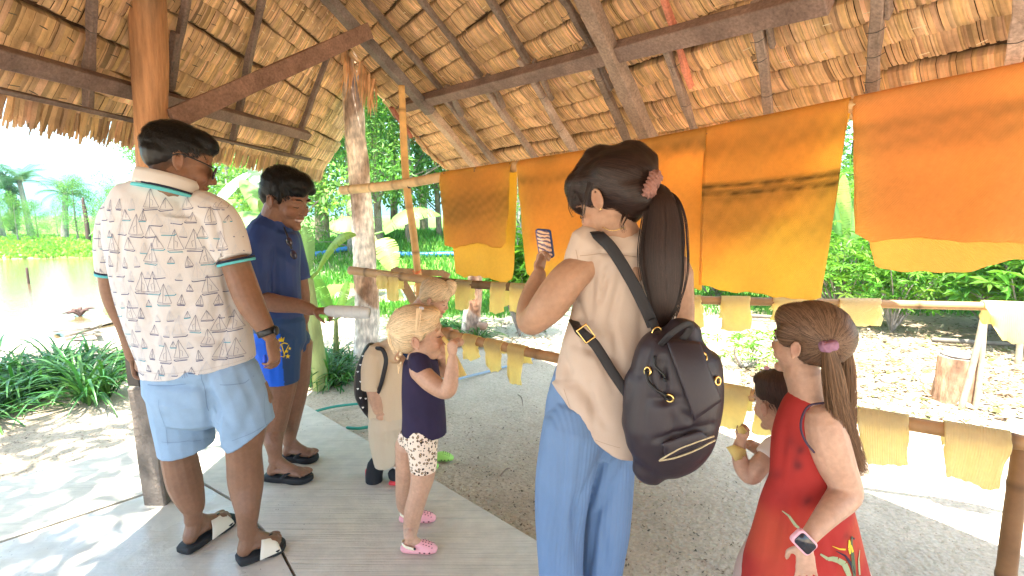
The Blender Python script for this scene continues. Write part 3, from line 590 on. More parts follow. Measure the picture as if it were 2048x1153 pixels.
gB, gS = 'large rubber sheets on the top pole', 'small rubber sheets on the lower poles'
def stain(*bands, base=1., sp=0.1, seed=1, dk=.4):
    def f(u, v):
        p = np.stack([u * 3, v * 4, u * 0], 1); n = snoise(p, 2.2, seed); n2 = snoise(p, 9, seed + 4); c = base * (1 + sp * n)
        for v0, wd, a in bands: c = c * (1 - a * np.exp(-((v - v0 - .012 * n2) / wd) ** 2) * np.clip(.75 + .5 * n + .5 * n2, 0, 1.3))
        return np.clip(c, .25, 1.4)
    return f
sheet('rubber_sheet', 'leftmost large amber rubber sheet, its short dark front flap over a longer pale one', gB, RU, 888, 1029, [(899, 488), (918, 498), (950, 486), (990, 492), (1010, 497), (1019, 488)], mrb['cross'], [(903, 545), (920, 558), (950, 552), (975, 562), (1000, 568), (1016, 560), (1018, 545)], seed=1, paint=stain((.45, .3, .35), base=.93), amp=.008)
sheet('rubber_sheet', 'plain orange rubber sheet left of the woman, behind her phone', gB, RU, 1041, 1176, [(1060, 545), (1080, 572), (1120, 580), (1176, 585)], mrb['cross'], [(1062, 500), (1120, 520), (1176, 520)], seed=2, paint=stain((.14, .05, .3), (.3, .1, .12)), amp=.01)
sheet('rubber_sheet', 'orange rubber sheet directly behind the woman head and ponytail', gB, RU, 1172, 1417, [(1176, 560), (1300, 578), (1370, 568), (1408, 578)], mrb['cross'], [(1172, 480), (1300, 500), (1412, 510)], seed=3, paint=stain((.05, .06, .4), (.5, .2, .1)), amp=.01)
sheet('rubber_sheet', 'large amber rubber sheet with a dark brown horizontal fold stain across it', gB, RU, 1414, 1700, [(1405, 570), (1480, 584), (1530, 588), (1600, 598), (1645, 594), (1662, 470), (1690, 330)][:5], mrb['cross'], [(1406, 560), (1430, 575), (1455, 570), (1480, 500), (1560, 440), (1640, 430)], seed=4, paint=stain((.352, .016, .72), (.398, .014, .7), (.44, .03, .25), (.12, .1, .28), (.55, .2, .25), sp=.12), amp=.012)
sheet('rubber_sheet', 'tan ribbed rubber sheet at the far right, its front flap above a yellow back flap', gB, RU, 1708, 2110, [(1712, 470), (1740, 484), (1790, 476), (1900, 480), (1990, 486), (2045, 486), (2100, 490)], mrb['cross2'], [(1738, 500), (1748, 535), (1800, 545), (1870, 549), (1950, 543), (2030, 522), (2110, 512)], seed=5, paint=stain((.2, .05, .3), (.32, .08, .2), (.7, .25, .1), sp=.08), amp=.010)
def small(label, R_, x0, x1, bot, m='pale', back=None, seed=0, amp=.004): return sheet('small_rubber_sheet', label, gS, R_, x0, x1, bot, mrb[m], back, rp=.024 if R_ is not RB else .026, seed=seed, amp=amp)
for i, a in enumerate([
    ('small pale yellow sheet at the left tip of the middle pole', RM, 757, 782, [(760, 578), (775, 577), (781, 572)], 'pale', [(764, 560), (790, 560)]),
    ('narrow yellow sheet second from the left tip of the middle pole', RM, 780, 803, [(779, 598), (790, 602), (802, 600)], 'pale', [(779, 580), (802, 580)]),
    ('small yellow sheet on the middle pole just right of the topknot child', RM, 914, 946, [(915, 617), (925, 620), (940, 617)], 'pale', [(930, 605), (945, 600)]),
    ('wrinkled yellow sheet on the middle pole left of the woman elbow', RM, 984, 1014, [(982, 622), (995, 627), (1010, 622)], 'pale', [(1000, 618), (1020, 610)]),
    ('pale yellow sheet on the middle pole partly behind the woman elbow', RM, 1022, 1060, [(1022, 621), (1045, 625), (1062, 620)], 'pale', None),
    ('pale sheet on the middle pole right of the ponytail', RM, 1368, 1402, [(1366, 650), (1385, 658), (1408, 652), (1407, 640)], 'pale', None),
    ('square yellow sheet on the middle pole above the red dress girl', RM, 1442, 1500, [(1443, 658), (1470, 662), (1502, 656)], 'pale', [(1438, 640), (1500, 640)]),
    ('wide pale sheet on the middle pole behind the top of the red dress girl head', RM, 1545, 1632, [(1541, 640), (1590, 645), (1630, 640)], 'pale', None),
    ('short ribbed sheet on the middle pole right of the red dress girl', RM, 1677, 1760, [(1672, 636), (1700, 642), (1735, 648), (1752, 650)], 'diag', [(1680, 655), (1720, 656), (1766, 655), (1772, 640)]),
    ('striped ribbed sheet hanging at the right end of the middle pole', RM, 1964, 2120, [(1985, 660), (2000, 680), (2020, 686), (2060, 680), (2100, 670)], 'rib', [(1970, 650), (2100, 655)]),
    ('crumpled yellow sheet draped on the lowest pole near the girls hands', RB, 930, 958, [(935, 715), (950, 720), (968, 712)], 'pale', [(928, 700), (945, 700)]),
    ('long yellow sheet in the middle of three on the lowest pole by the soil', RB, 974, 1008, [(982, 732), (990, 741), (1003, 741), (1010, 735)], 'pale', [(990, 710), (1016, 712)]),
    ('longest narrow yellow sheet on the lowest pole nearest the blouse', RB, 1020, 1054, [(1026, 764), (1040, 767), (1049, 768)], 'pale', [(1035, 730), (1057, 732)]),
    ('pale sheet on the lowest pole just right of the black backpack', RB, 1420, 1502, [(1424, 846), (1450, 850), (1486, 856)], 'pale', [(1430, 820), (1500, 830)]),
    ('pale sheet on the lowest pole beside the small dark haired head', RB, 1517, 1560, [(1505, 862), (1525, 866), (1560, 864)], 'pale', None),
    ('tan ribbed sheet on the lowest pole right of the long brown hair', RB, 1714, 1816, [(1727, 905), (1738, 922), (1775, 924), (1800, 926), (1814, 922)], 'rib', [(1700, 850), (1790, 880)]),
    ('larger wavy yellow ribbed sheet at the right of the lowest pole', RB, 1886, 2018, [(1888, 930), (1890, 946), (1920, 952), (1955, 966), (1975, 972), (1990, 968)], 'rib', [(1884, 895), (1950, 900), (2000, 900)])]):
    small(a[0], a[1], a[2], a[3], a[4], a[5], a[6], seed=i + 10)

# ================================================================== plants and trees
def leafcol(r, base, var=.3): return A(base) * r.uniform(1 - var, 1 + var) * A([r.uniform(.75, 1.25), 1, r.uniform(.7, 1.2)])
def mleaf(name, rough=.45, t=.35): return mat(name, (1, 1, 1), rough, .35, vcol=True, transl=t, tcol=(.95, 1.1, .62))
m_leaf = mleaf('leaf', t=.55); m_bark = mat('pale_bark', (.34, .305, .275), .9, .15, noise=(7, .5), noise2=(38, .45), st=(1, 1, .3), bump=(26, 1, .02), vcol=True)
def leafcloud(clumps, n, size, base, seed, asp=.42, out=.5, drop=.3):
    """n small folded leaves spread through ellipsoid clumps [(centre, radii)]"""
    r = np.random.RandomState(seed); cl = r.choice(len(clumps), n, p=(lambda w_: w_ / w_.sum())(A([np.prod(c[1]) ** .67 for c in clumps])))
    d = r.randn(n, 3); d /= np.linalg.norm(d, axis=1)[:, None]; rad = r.rand(n) ** .45; cc = A([c[0] for c in clumps]); rr = A([c[1] for c in clumps])
    c = cc[cl] + d * rr[cl] * rad[:, None]; t = d * out + r.randn(n, 3) * .7 + A([0, 0, -drop]); t /= np.linalg.norm(t, axis=1)[:, None]; u = np.cross(t, r.randn(n, 3) * .6 + A([0, 0, 1])); u /= np.linalg.norm(u, axis=1)[:, None]; nn = np.cross(t, u)
    s_ = (size * r.uniform(.55, 1.35, n))[:, None]; V = np.stack([c, c + t * s_ * .5 - u * s_ * asp * .5 + nn * s_ * .1, c + t * s_, c + t * s_ * .5 + u * s_ * asp * .5 + nn * s_ * .1], 1).reshape(-1, 3)
    i = np.arange(n) * 4; Fc = np.concatenate([np.stack([i, i + 1, i + 2], 1), np.stack([i, i + 2, i + 3], 1)]).tolist()
    ck = A([leafcol(r, base, .25) for _ in range(len(clumps))])[cl] * r.uniform(.7, 1.3, (n, 1)) * A([1, 1, 1]) * np.stack([r.uniform(.85, 1.2, n), np.ones(n), r.uniform(.7, 1.3, n)], 1)
    return V, Fc, np.repeat(np.clip(ck, 0, 1), 4, axis=0)
def tree(name, label, base, h, cw, n, size, col, seed, group=None, trunk_r=.1, lean=(0, 0), crown_from=.35, tcol=(1, 1, 1), cat='tree', nc=14, flat=.8, drop=.3, limbs=6, asp=.42):
    r = np.random.RandomState(seed); base = A(base, float); t = thing(name, label, cat, base, group); top = base + A([lean[0], lean[1], h * .8]); mb = MB()
    mid = (base + top) / 2 + A([r.uniform(-.1, .1), r.uniform(-.1, .1), 0]) * h * .15
    mb.add(*chainm([(base + A([0, 0, -.1]), trunk_r * 1.15), (mid, trunk_r * .8), (top, trunk_r * .3)], seg=10, sub=5), A(tcol)); cl = []
    for k in range(nc):
        a = r.rand() * 6.28; zz = crown_from + (1 - crown_from) * (k + .5) / nc; R_ = cw * math.sin(min(1, (1.05 - zz) / (1 - crown_from) + .12) * 1.5) * r.uniform(.35, .9); ax = base + (top - base) * min(1, zz * 1.1)
        c = A([ax[0] + math.cos(a) * R_, ax[1] + math.sin(a) * R_, base[2] + h * zz]); rr = cw * r.uniform(.25, .5); cl.append((c, (rr, rr, rr * flat)))
        if k < limbs: s_ = base + (top - base) * zz * .75; mb.add(*chainm([(s_, trunk_r * .35), ((s_ + c) / 2 + A([0, 0, .1]), trunk_r * .22), (c, trunk_r * .08)], seg=6), A(tcol))
    mb.obj('trunk', m_bark, t); mb = MB(); mb.add(*leafcloud(cl, n, size, col, seed, drop=drop, asp=asp)); mb.obj('crown', m_leaf, t, smooth=False); return t
def copytree(o, loc, rz=0, sc=1, label=None, group=None):
    c = o.copy(); COL.objects.link(c); p0 = Vector(o.location)
    for ch in o.children:
        d = ch.copy(); COL.objects.link(d); d.parent = c; d.matrix_parent_inverse = ch.matrix_parent_inverse.copy()
        for g in ch.children: e = g.copy(); COL.objects.link(e); e.parent = d
    c.location = Vector([float(a) for a in loc]); c.rotation_euler = (0, 0, rz); c.scale = (sc, sc, sc)
    if label: c['label'] = label
    if group: c['group'] = group
    return c
def gp_(px, Y): x = (px - 1024) / F * Y; return A([x, Y, gz(x, Y)])
# the tapped rubber tree just outside
def rubbertree(label, pts, scar, seed, base_y):
    t = thing('rubber_tree', label, 'tree', (pts[-1][0][0], pts[-1][0][1], gz(pts[-1][0][0], pts[-1][0][1]))); mb = MB(); mb.add(*chainm(pts, sub=12, seg=22, caps=(0, 0)))
    def dp(co, no): return co + no * (.010 * snoise(co * A([1, 1, .4]), 22, seed) + .006 * snoise(co, 60, seed + 1))[:, None]
    def pt(co, no):
        n1 = snoise(co * A([1, 1, .35]), 14, seed + 2); n2 = snoise(co, 45, seed + 3); c = np.ones((len(co), 3)) * A([2.6, 2.5, 2.35]); c *= (1 + .35 * n2)[:, None]; m_ = np.clip(n1 * 3, 0, 1)[:, None]; c = c * (1 - m_) + c * A([.5, .42, .38]) * m_
        z0, z1 = scar; k = np.clip((co[:, 2] - z0 + (co[:, 0] - pts[-1][0][0]) * .9) * 40, 0, 1) * np.clip((z1 - co[:, 2]) * 12, 0, 1) * np.clip(-no[:, 1] * 3 + .6, 0, 1); k = k[:, None]; return np.clip(c * (1 - k) + c * A([.7, .5, .38]) * k, 0, 3.5)
    blob('trunk', mb, m_bark, t, .014, 1, dp, pt); return t
yt = 4.75; T1 = rubbertree('tall pale barked rubber tree standing just outside between teenager and children', [(P(690, -260, yt), .09), (P(706, 190, yt), .088), (P(722, 400, yt), .098), (P(734, 600, yt), .115), (P(733, 700, yt), .125), (G(733, 752, -.1) * A([1, 0, 1]) + A([0, yt, 0]), .16)], (.66, .95), 31, 742)
yt = 6.0; T2 = rubbertree('tapped rubber tree trunk with slanting cut behind the small yellow sheets', [(P(955, -500, yt), .07), (P(952, 400, yt), .085), (P(950, 560, yt), .09), (P(945, 620, yt), .11), (A([G(942, 680, -.1)[0], yt, -.12]), .13)], (.32, .8), 33, 672)
for T_, (c, rr), s_ in ((T1, (P(690, -330, 4.75), 1.9), 1), (T2, (P(955, -560, 6.0), 2.0), 2)):
    r = np.random.RandomState(s_); cl = [(c + A([r.uniform(-1.6, 1.2), r.uniform(-1.2, 1.4), r.uniform(-.3, 1.2)]), (.7, .7, .45)) for _ in range(9)]; mb = MB()
    for k in cl: mb.add(*chainm([(c - A([0, 0, .6]), .05), (k[0], .012)], seg=5), A([1, 1, 1]))
    mb.obj('limbs', m_bark, T_); mb = MB(); mb.add(*leafcloud(cl, 2600, .13, (.10, .22, .04), s_)); mb.obj('crown', m_leaf, T_, smooth=False)
# latex cup and low root by the second tree
mb = MB(); cp = P(965, 652, 5.85); th = np.linspace(0, 1, 7); mb.add(*tube(A([cp + A([0, 0, -.05 + .09 * t]) for t in th]), A([.03, .05, .06, .066, .068, .066, .06]), A([.03, .05, .06, .066, .068, .066, .06]), 14, (0, 0))); tag(mb.obj('latex_cup', mat('cup', (.35, .22, .15), .5)), 'small brown latex cup on the second tapped tree', 'cup')
# forest behind
protos = []
FG = 'broadleaf trees behind the clearing'
protos.append(tree('forest_tree', 'tall light green tree with open crown at the edge of the clearing', gp_(600, 13), 7.5, 2.6, 7500, .17, (.22, .42, .10), 41, FG, .10, crown_from=.18, nc=22, tcol=(.8, .7, .6)))
protos.append(tree('forest_tree', 'dark green dense tree filling the back of the clearing', gp_(820, 16), 9, 3.0, 8500, .19, (.15, .32, .11), 42, FG, .13, crown_from=.22, nc=26, tcol=(.9, .8, .7)))
protos.append(tree('forest_tree', 'yellow green feathery tree seen above the teenager', gp_(470, 17), 6.5, 2.8, 8000, .14, (.15, .29, .06), 43, FG, .09, crown_from=.05, nc=24, asp=.3))
r = np.random.RandomState(9)
FL = [(0, 470, 20, .8, 'left forest tree seen between the man and the teenager'), (1, 560, 19, .95, 'dark forest tree right above the teenager head'), (0, 655, 18, 1.1, 'light forest tree left of the tapped tree trunk'), (2, 700, 14.5, .8, 'low bushy feathery tree just right of the tall pale trunk'), (1, 760, 15.5, .9, 'dense tree behind the yellow bamboo post'), (0, 790, 20, 1.3, 'tall tree rising behind the bamboo post into the roof gap'), (0, 880, 17, 1.0, 'light green tree behind the leftmost amber sheet'), (1, 940, 19, 1.1, 'dark tree hidden mostly behind the amber sheets'),
      (2, 1040, 15, .9, 'feathery tree seen in the slit beside the leftmost sheet'), (1, 1150, 18, 1.1, 'dense tree far behind the woman'), (0, 1300, 19, 1.1, 'light tree far behind the ponytail'), (1, 1450, 17, 1.1, 'dark tree behind the stained amber sheet'), (2, 1560, 15, 1.0, 'feathery tree behind the stained sheet'), (0, 1690, 16, 1.1, 'light green tree in the slit between the two right sheets'), (1, 1800, 17, 1.1, 'dark tree behind the tan sheet'), (0, 1930, 15, 1.1, 'light tree behind the right end of the middle pole'), (1, 2060, 16, 1.1, 'dense tree at the right edge of the photo'), (2, 2150, 13, 1.0, 'feathery tree just beyond the right edge'),
      (1, 640, 24, 1.4, 'tallest dark forest tree far back left of the pale trunk'), (1, 850, 25, 1.5, 'tallest dark forest tree far back right of the bamboo post'), (2, 395, 24, .9, 'yellow green tree behind the man head'), (2, 300, 22, .75, 'feathery yellow green tree just left of the man'), (1, 350, 27, .95, 'dark far tree directly behind the man')]
for k, px, Y, s_, lb in FL: copytree(protos[k], gp_(px, Y), r.rand() * 6.28, s_ * r.uniform(.9, 1.1), lb)
# shade trees beside the shelter (their crowns dapple the soil)
tree('shade_tree', 'shade tree left of the shelter whose crown shades the path', (-3.6, -1.2, -.1), 7.4, 2.6, 3600, .2, (.1, .22, .05), 51, None, .12, crown_from=.62, nc=13)
tree('shade_tree', 'shade tree over the strap leaved border beyond the post', (-4.6, 2.2, -.1), 7.0, 2.6, 4200, .2, (.1, .22, .05), 52, None, .11, crown_from=.65, nc=13)
tree('shade_tree', 'shade tree right of the racks that dapples the leaf litter', (7.6, 5.6, -.1), 7.5, 3.0, 4200, .22, (.1, .22, .05), 53, None, .12, crown_from=.6, nc=14)
tree('shade_tree', 'shade tree behind the tapped trunk over the bare soil', (1.3, 7.6, -.1), 7.6, 2.8, 4000, .22, (.1, .22, .05), 54, None, .07, crown_from=.62, nc=13)
# shrubs to the right (palmate cassava like leaves)
def shrub(label, base, h, sp, n, lf, col, seed, nl=6, name='leafy_shrub', group=None):
    r = np.random.RandomState(seed); t = thing(name, label, 'shrub', base, group); mb = MB(); ml = MB(); base = A(base)
    V = []; Fc = []; C = []
    for k in range(n):
        a = r.rand() * 6.28; R_ = sp * r.uniform(.1, 1); top = base + A([math.cos(a) * R_, math.sin(a) * R_, h * r.uniform(.45, 1)]); mid = (base + top) / 2 + A([r.uniform(-.05, .05), 0, h * .1])
        if k % 3 == 0: mb.add(*chainm([(base, .014), (mid, .009), (top, .004)], seg=5, sub=3))
        for q in range(3):
            c = top + r.randn(3) * .07 * (1 + sp); nrm = nz(A([0, 0, 1]) + r.randn(3) * .45); ax = nz(np.cross(nrm, r.randn(3))); ay = np.cross(nrm, ax); cc = leafcol(r, col, .3)
            for j in range(nl):
                th = 6.28 * j / nl + r.rand() * .3; d = ax * math.cos(th) + ay * math.sin(th); s_ = np.cross(nrm, d); L = lf * r.uniform(.7, 1.2); b0 = len(V); e = c + d * L - nrm * L * .25
                V += [c, c + d * L * .55 - s_ * L * .14, e, c + d * L * .55 + s_ * L * .14]; C += [cc] * 4; Fc += [(b0, b0 + 1, b0 + 2), (b0, b0 + 2, b0 + 3)]
    mb.obj('stems', m_bark, t); ml.add(V, Fc, np.array(C)); ml.obj('foliage', m_leaf, t, smooth=False); return t
SG = 'leafy shrubs beyond the racks'
for i, (px, Y, h, sp, n, lf, col, lb) in enumerate([(1040, 6.3, 1.35, .35, 60, .16, (.13, .30, .04), 'bright palmate shrub in the slit beside the leftmost amber sheet'), (1690, 7.2, 1.2, .9, 130, .13, (.17, .34, .05), 'sunlit shrub below the gap between the two right sheets'), (1800, 6.4, 1.0, .5, 60, .12, (.15, .34, .05), 'young shrub with thin stems left of the stump'), (1900, 8.0, 1.3, 1.0, 150, .16, (.2, .38, .06), 'wide bright shrub above the stump'), (2000, 6.6, 1.35, .8, 120, .18, (.17, .36, .06), 'large leaved shrub at right above the middle pole'), (2080, 5.6, 1.3, .6, 80, .18, (.14, .32, .05), 'shrub at the right edge behind the striped sheet'), (1560, 8.5, 1.0, 1.0, 110, .14, (.16, .34, .06), 'low shrub behind the square yellow sheet'), (1430, 9.0, .8, .8, 80, .14, (.15, .3, .05), 'small shrub right of the ponytail'), (1740, 10.5, 2.2, 1.6, 170, .2, (.17, .36, .06), 'tall back shrub below the tan sheet'), (2040, 10.5, 2.4, 1.6, 170, .22, (.16, .36, .06), 'tall back shrub near the right edge'), (1500, 4.9, .28, .35, 18, .07, (.16, .34, .05), 'tiny green weeds near the square yellow sheet'), (1600, 5.4, .25, .5, 16, .06, (.16, .34, .05), 'sprig of weeds on the litter behind the girl head')]):
    shrub(lb, gp_(px, Y), h, sp, n, lf, col, 60 + i, group=SG)
# strap leaved border plants
m_strap = mat('strap_leaf', (1, 1, 1), .35, .5, vcol=True, transl=.25, tcol=(1, 1.1, .5))
def strap(seed, n=60, L=.5, col=(.07, .20, .045), wd=.022):
    r = np.random.RandomState(seed); V = []; Fc = []; C = []
    for k in range(n):
        a = r.rand() * 6.28; d = A([math.cos(a), math.sin(a), 0]); up = r.uniform(.55, 1.25); l = L * r.uniform(.55, 1.15); b = d * r.uniform(0, .07) + A([0, 0, r.uniform(-.03, .1)]); s_ = A([-d[1], d[0], 0]); cc = leafcol(r, col, .35); b0 = len(V); el = up; p = b.copy(); m = 6
        for j in range(m + 1):
            t = j / m; w_ = wd * (math.sin(math.pi * min(.97, .22 + t * .78)) ** .7) * .5; V += [p - s_ * w_, p + A([0, 0, -w_ * .5]), p + s_ * w_]; C += [cc] * 3; p = p + (d * math.cos(el) + A([0, 0, math.sin(el)])) * l / m; el -= r.uniform(.1, .42)
        for j in range(m):
            for e in (0, 1): i = b0 + j * 3 + e; Fc.append((i, i + 1, i + 4, i + 3))
    return V, Fc, np.array(C)
spm = []
for k in range(4): mb = MB(); mb.add(*strap(80 + k)); spm.append(mb.mesh('strap_leaf_plant')); spm[-1].materials.append(m_strap)
r = np.random.RandomState(4); k = 0
def addstrap(x, y, s_, lb, g_): 
    global k; o = bpy.data.objects.new('strap_leaf_plant', spm[k % 4]); COL.objects.link(o); o.location = (x, y, gz(x, y)); o.rotation_euler = (0, 0, r.rand() * 6.28); o.scale = (s_, s_, s_ * r.uniform(.9, 1.15)); tag(o, lb, 'plant', g_); k += 1
for i in range(30):
    px = -330 + i * 21 + r.uniform(-10, 10); py = 838 - (px - 0) * .12 + r.uniform(-70, 12); 
    if px > 250: continue
    q = G(px, py, -.09); addstrap(q[0], q[1], r.uniform(.85, 1.15), 'clump of long strap leaves in the dark green border left of the post', 'strap leaved plants in the left border')
for i in range(9):
    px = 590 + i * 14; q = G(px, 775 + r.uniform(-45, 0), -.09)
    if px < 712: addstrap(q[0], q[1], r.uniform(.7, .9), 'clump of strap leaves behind the teenager beside the pale trunk', 'strap leaved plants by the pale trunk')
for i in range(12): px = 800 + i * 14; q = G(px, r.uniform(660, 690), -.09); addstrap(q[0], q[1], r.uniform(.6, .9), 'tuft of bright strap leaves behind the topknot child', 'strap leaved plants behind the children')
# grass as one sheet of blades
def grass(name, label, n, regs, L, col, seed, wd=.012):
    r = np.random.RandomState(seed); pr_ = A([q[4] for q in regs]) / sum(q[4] for q in regs); k = r.choice(len(regs), n, p=pr_); R_ = A([q[:4] for q in regs])[k]
    px = r.uniform(R_[:, 0], R_[:, 1]); Y = r.uniform(R_[:, 2], R_[:, 3]); x = (px - 1024) / F * Y; keep = (pond_sd(x, Y) < -.1) & (ditch_sd(x, Y) < .02); x, Y = x[keep], Y[keep]; n = len(x); z = gh(x, Y); a = r.rand(n) * 6.28; l = L * r.uniform(.4, 1.2, n) * np.clip(Y / 10, .8, 2.5); ln = r.uniform(-.5, .5, (n, 2)); w_ = wd * np.clip(Y / 8, 1, 3)
    B = np.stack([x, Y, z], 1); s_ = np.stack([np.cos(a), np.sin(a), a * 0], 1) * w_[:, None]; T = B + np.stack([ln[:, 0] * l, ln[:, 1] * l, l], 1); M_ = (B + T) / 2 + A([0, 0, .02])
    V = np.stack([B - s_, B + s_, M_ + s_ * .7, T, M_ - s_ * .7], 1).reshape(-1, 3); i = np.arange(n) * 5; Fc = np.stack([i, i + 1, i + 2, i + 3, i + 4], 1).tolist()
    c = A(col) * r.uniform(.65, 1.35, (n, 1)) * np.stack([r.uniform(.8, 1.3, n), np.ones(n), r.uniform(.7, 1.2, n)], 1); mb = MB(); mb.add(V, Fc, np.repeat(c, 5, axis=0)); return tag(mb.obj(name, m_leaf, smooth=False), label, 'grass', kind='stuff')
grass('grass', 'green grass on the slope and around the tapped trees', 26000, [(560, 1100, 7.4, 12, 5), (560, 1100, 12, 20, 5), (1380, 2200, 7.5, 12, 3), (1100, 2200, 11, 18, 3)], .16, (.12, .30, .06), 5)
grass('bank_grass', 'bright green grass and reeds on the far bank of the pond', 16000, [(-500, 460, 21.3, 24, 4), (-500, 460, 24, 34, 4), (200, 560, 9, 21, 2)], .07, (.26, .46, .08), 6, .03)
# banana plants
m_ban = mat('banana_leaf', (1, 1, 1), .4, .4, vcol=True, transl=.35, tcol=(1, 1.1, .5), bump=(30, .2, .01)); m_pst = mat('banana_stem', (.30, .34, .12), .6, noise=(10, .4), st=(1, 1, .3), vcol=True)
def banleaf(a, tip, wd, sag, col, seed, tear=.3, roll=0.):
    r = np.random.RandomState(seed); a, tip = A(a), A(tip); m = 30; d = nz(tip - a); side = nz(np.cross(d, A([math.sin(roll), -math.cos(roll) * .6, .8]))); nn = np.cross(side, d); nn = nn if nn[2] > 0 else -nn; V = []; Fc = []; C = []; cut = [r.rand() < tear for _ in range(m)]
    for j in range(m):
        t0, t1 = j / m, (j + (.86 if cut[j] else 1.0)) / m; b0 = len(V)
        for t in (t0, t1):
            c = a + (tip - a) * t + A([0, 0, 1]) * sag * 4 * t * (1 - t); w_ = wd * math.sin(math.pi * min(.985, .06 + t * .94)) ** .55 * .5
            for e in (-1, -.5, 0, .5, 1): V.append(c + side * w_ * e + nn * (abs(e) * w_ * .35 - e * e * w_ * .55) + (d * .1 * w_ * abs(e) if cut[j] else 0)); C.append(A(col) * (1.25 if e == 0 else r.uniform(.88, 1.08)))
        for e in range(4): i = b0 + e; Fc.append((i, i + 1, i + 6, i + 5))
    return V, Fc, np.clip(np.array(C), 0, 1)
def banana(label, base, stem_top, r0, leaves_, col=(.16, .33, .07)):
    t = thing('banana_plant', label, 'banana plant', base); mb = MB(); base = A(base); st = A(stem_top); mb.add(*chainm([(base - A([0, 0, .05]), r0 * 1.2), ((base + st) / 2, r0), (st, r0 * .6)], sub=5, seg=12)); mb.obj('stem', m_pst, t)
    for i, (tip, wd, sag, *cc) in enumerate(leaves_):
        ml = MB(); c = cc[0] if cc else col; pk = st + (A(tip) - st) * .16; ml.add(*banleaf(pk, tip, wd, sag, c, i + 5)); ml.add(*chainm([(st, r0 * .3), (pk, .014)], seg=6), A(c) * 1.2); ml.obj('leaf', m_ban, t)
    return t
yb_ = 4.3; bb = gp_(628, yb_); banana('banana plant behind the teenager with wide pale leaves and dry stem', bb, P(618, 560, yb_), .06, [(P(500, 325, yb_ + .6), .26, .05, (.3, .45, .3)), (P(480, 360, yb_ + .5), .24, .12), (P(712, 470, yb_ - .1), .14, .10, (.28, .42, .1)), (P(606, 455, yb_ - .4), .20, .03, (.28, .45, .22)), (P(455, 430, yb_ + .2), .26, .14), (P(520, 400, yb_ - .3), .25, .1, (.25, .4, .12))])
bb = gp_(660, 4.9); banana('young banana sprout with upright bright leaves beside the pale trunk', bb, P(672, 640, 4.9), .03, [(P(696, 563, 4.9), .12, .02, (.3, .5, .08)), (P(715, 600, 4.8), .13, .05, (.25, .45, .08)), (P(612, 540, 5.0), .14, .05), (P(600, 640, 4.8), .12, .05)])
bb = gp_(800, 9.5); banana('drooping banana plant with a torn yellow leaf behind the bamboo post', bb, P(745, 470, 9.5), .07, [(P(790, 545, 9.3), .5, .18, (.4, .5, .15)), (P(660, 455, 9.3), .5, .15, (.3, .5, .1)), (P(700, 400, 9.8), .4, .1), (P(880, 430, 10), .45, .2)])
bb = gp_(400, 7.5); banana('banana plant behind the man with one broad leaf showing left of the post', bb, P(380, 470, 7.5), .09, [(P(232, 352, 7.3), .42, .12, (.25, .38, .25)), (P(500, 345, 7.7), .3, .1, (.3, .45, .3)), (P(470, 400, 8), .3, .1), (P(330, 330, 7.9), .3, .1), (P(180, 470, 7.9), .4, .3)])
bb = gp_(1695, 8); banana('banana plant glimpsed in the slit between the two right sheets', bb, P(1690, 520, 8), .06, [(P(1688, 350, 8), .3, .05, (.35, .5, .1)), (P(1660, 380, 7.8), .3, .08), (P(1730, 380, 8.2), .3, .08)])
bb = gp_(255, 5.6); banana('low young banana with a torn leaf at the man left elbow', bb, P(262, 660, 5.6), .03, [(P(208, 615, 5.5), .16, .05, (.3, .5, .15)), (P(200, 565, 5.6), .12, .02, (.25, .4, .2)), (P(330, 600, 5.7), .15, .05)])

# far bank: palms, conifer, dead trunk, bushes
def palm(label, base, h, L, n, seed, col=(.06, .14, .05)):
    r = np.random.RandomState(seed); base = A(base); t = thing('coconut_palm', label, 'palm tree', base, 'palm trees beyond the pond'); mb = MB(); top = base + A([r.uniform(-.5, .5), 0, h]); mb.add(*chainm([(base - A([0, 0, .2]), .2), ((base + top) / 2, .15), (top, .12)], seg=8)); mb.obj('trunk', m_bark, t); V = []; Fc = []; C = []
    for k in range(n):
        a = 6.28 * k / n + r.rand() * .4; el = r.uniform(-.1, 1.35); d = A([math.cos(a), math.sin(a), 0]); p = top.copy(); cc = leafcol(r, col, .25); m = 12; l = L * r.uniform(.8, 1.1); s_ = A([-d[1], d[0], 0])
        for j in range(m):
            e = el - 1.6 * (j / m) ** 1.3; st = (d * math.cos(e) + A([0, 0, math.sin(e)])) * l / m; q = p + st
            for sd in (-1, 1):
                for h_ in (0, .5):
                    b = p + st * h_; w_ = l * .22 * math.sin(math.pi * min(.96, .15 + j / m * .85)); tp = b + s_ * sd * w_ + st * .6 - A([0, 0, w_ * .55]); b0 = len(V); V += [b, b + st * .32, tp]; C += [cc * r.uniform(.8, 1.2)] * 3; Fc.append((b0, b0 + 1, b0 + 2))
            p = q
    mb = MB(); mb.add(V, Fc, np.clip(np.array(C), 0, 1)); mb.obj('fronds', m_leaf, t, smooth=False); return t
def gq(px, Y, z=.05): x = (px - 1024) / F * Y; return A([x, Y, z])
for i, (px, Y, h, L, lb) in enumerate([(10, 30, 3.6, 2.0, 'coconut palm cut by the left edge beyond the pond'), (68, 31, 3.4, 1.9, 'coconut palm with a yellow dead frond beyond the pond'), (132, 29, 2.6, 1.6, 'short coconut palm nearest the dead trunk beyond the pond'), (-70, 29, 4.2, 2.2, 'coconut palm just outside the left edge')]): palm(lb, gq(px, Y), h, L, 22, 90 + i)
tree('conifer', 'slim dark conifer spire behind the palms', gq(35, 36), 4.2, .42, 1800, .3, (.05, .11, .06), 95, None, .12, crown_from=.1, nc=18, flat=1.3)
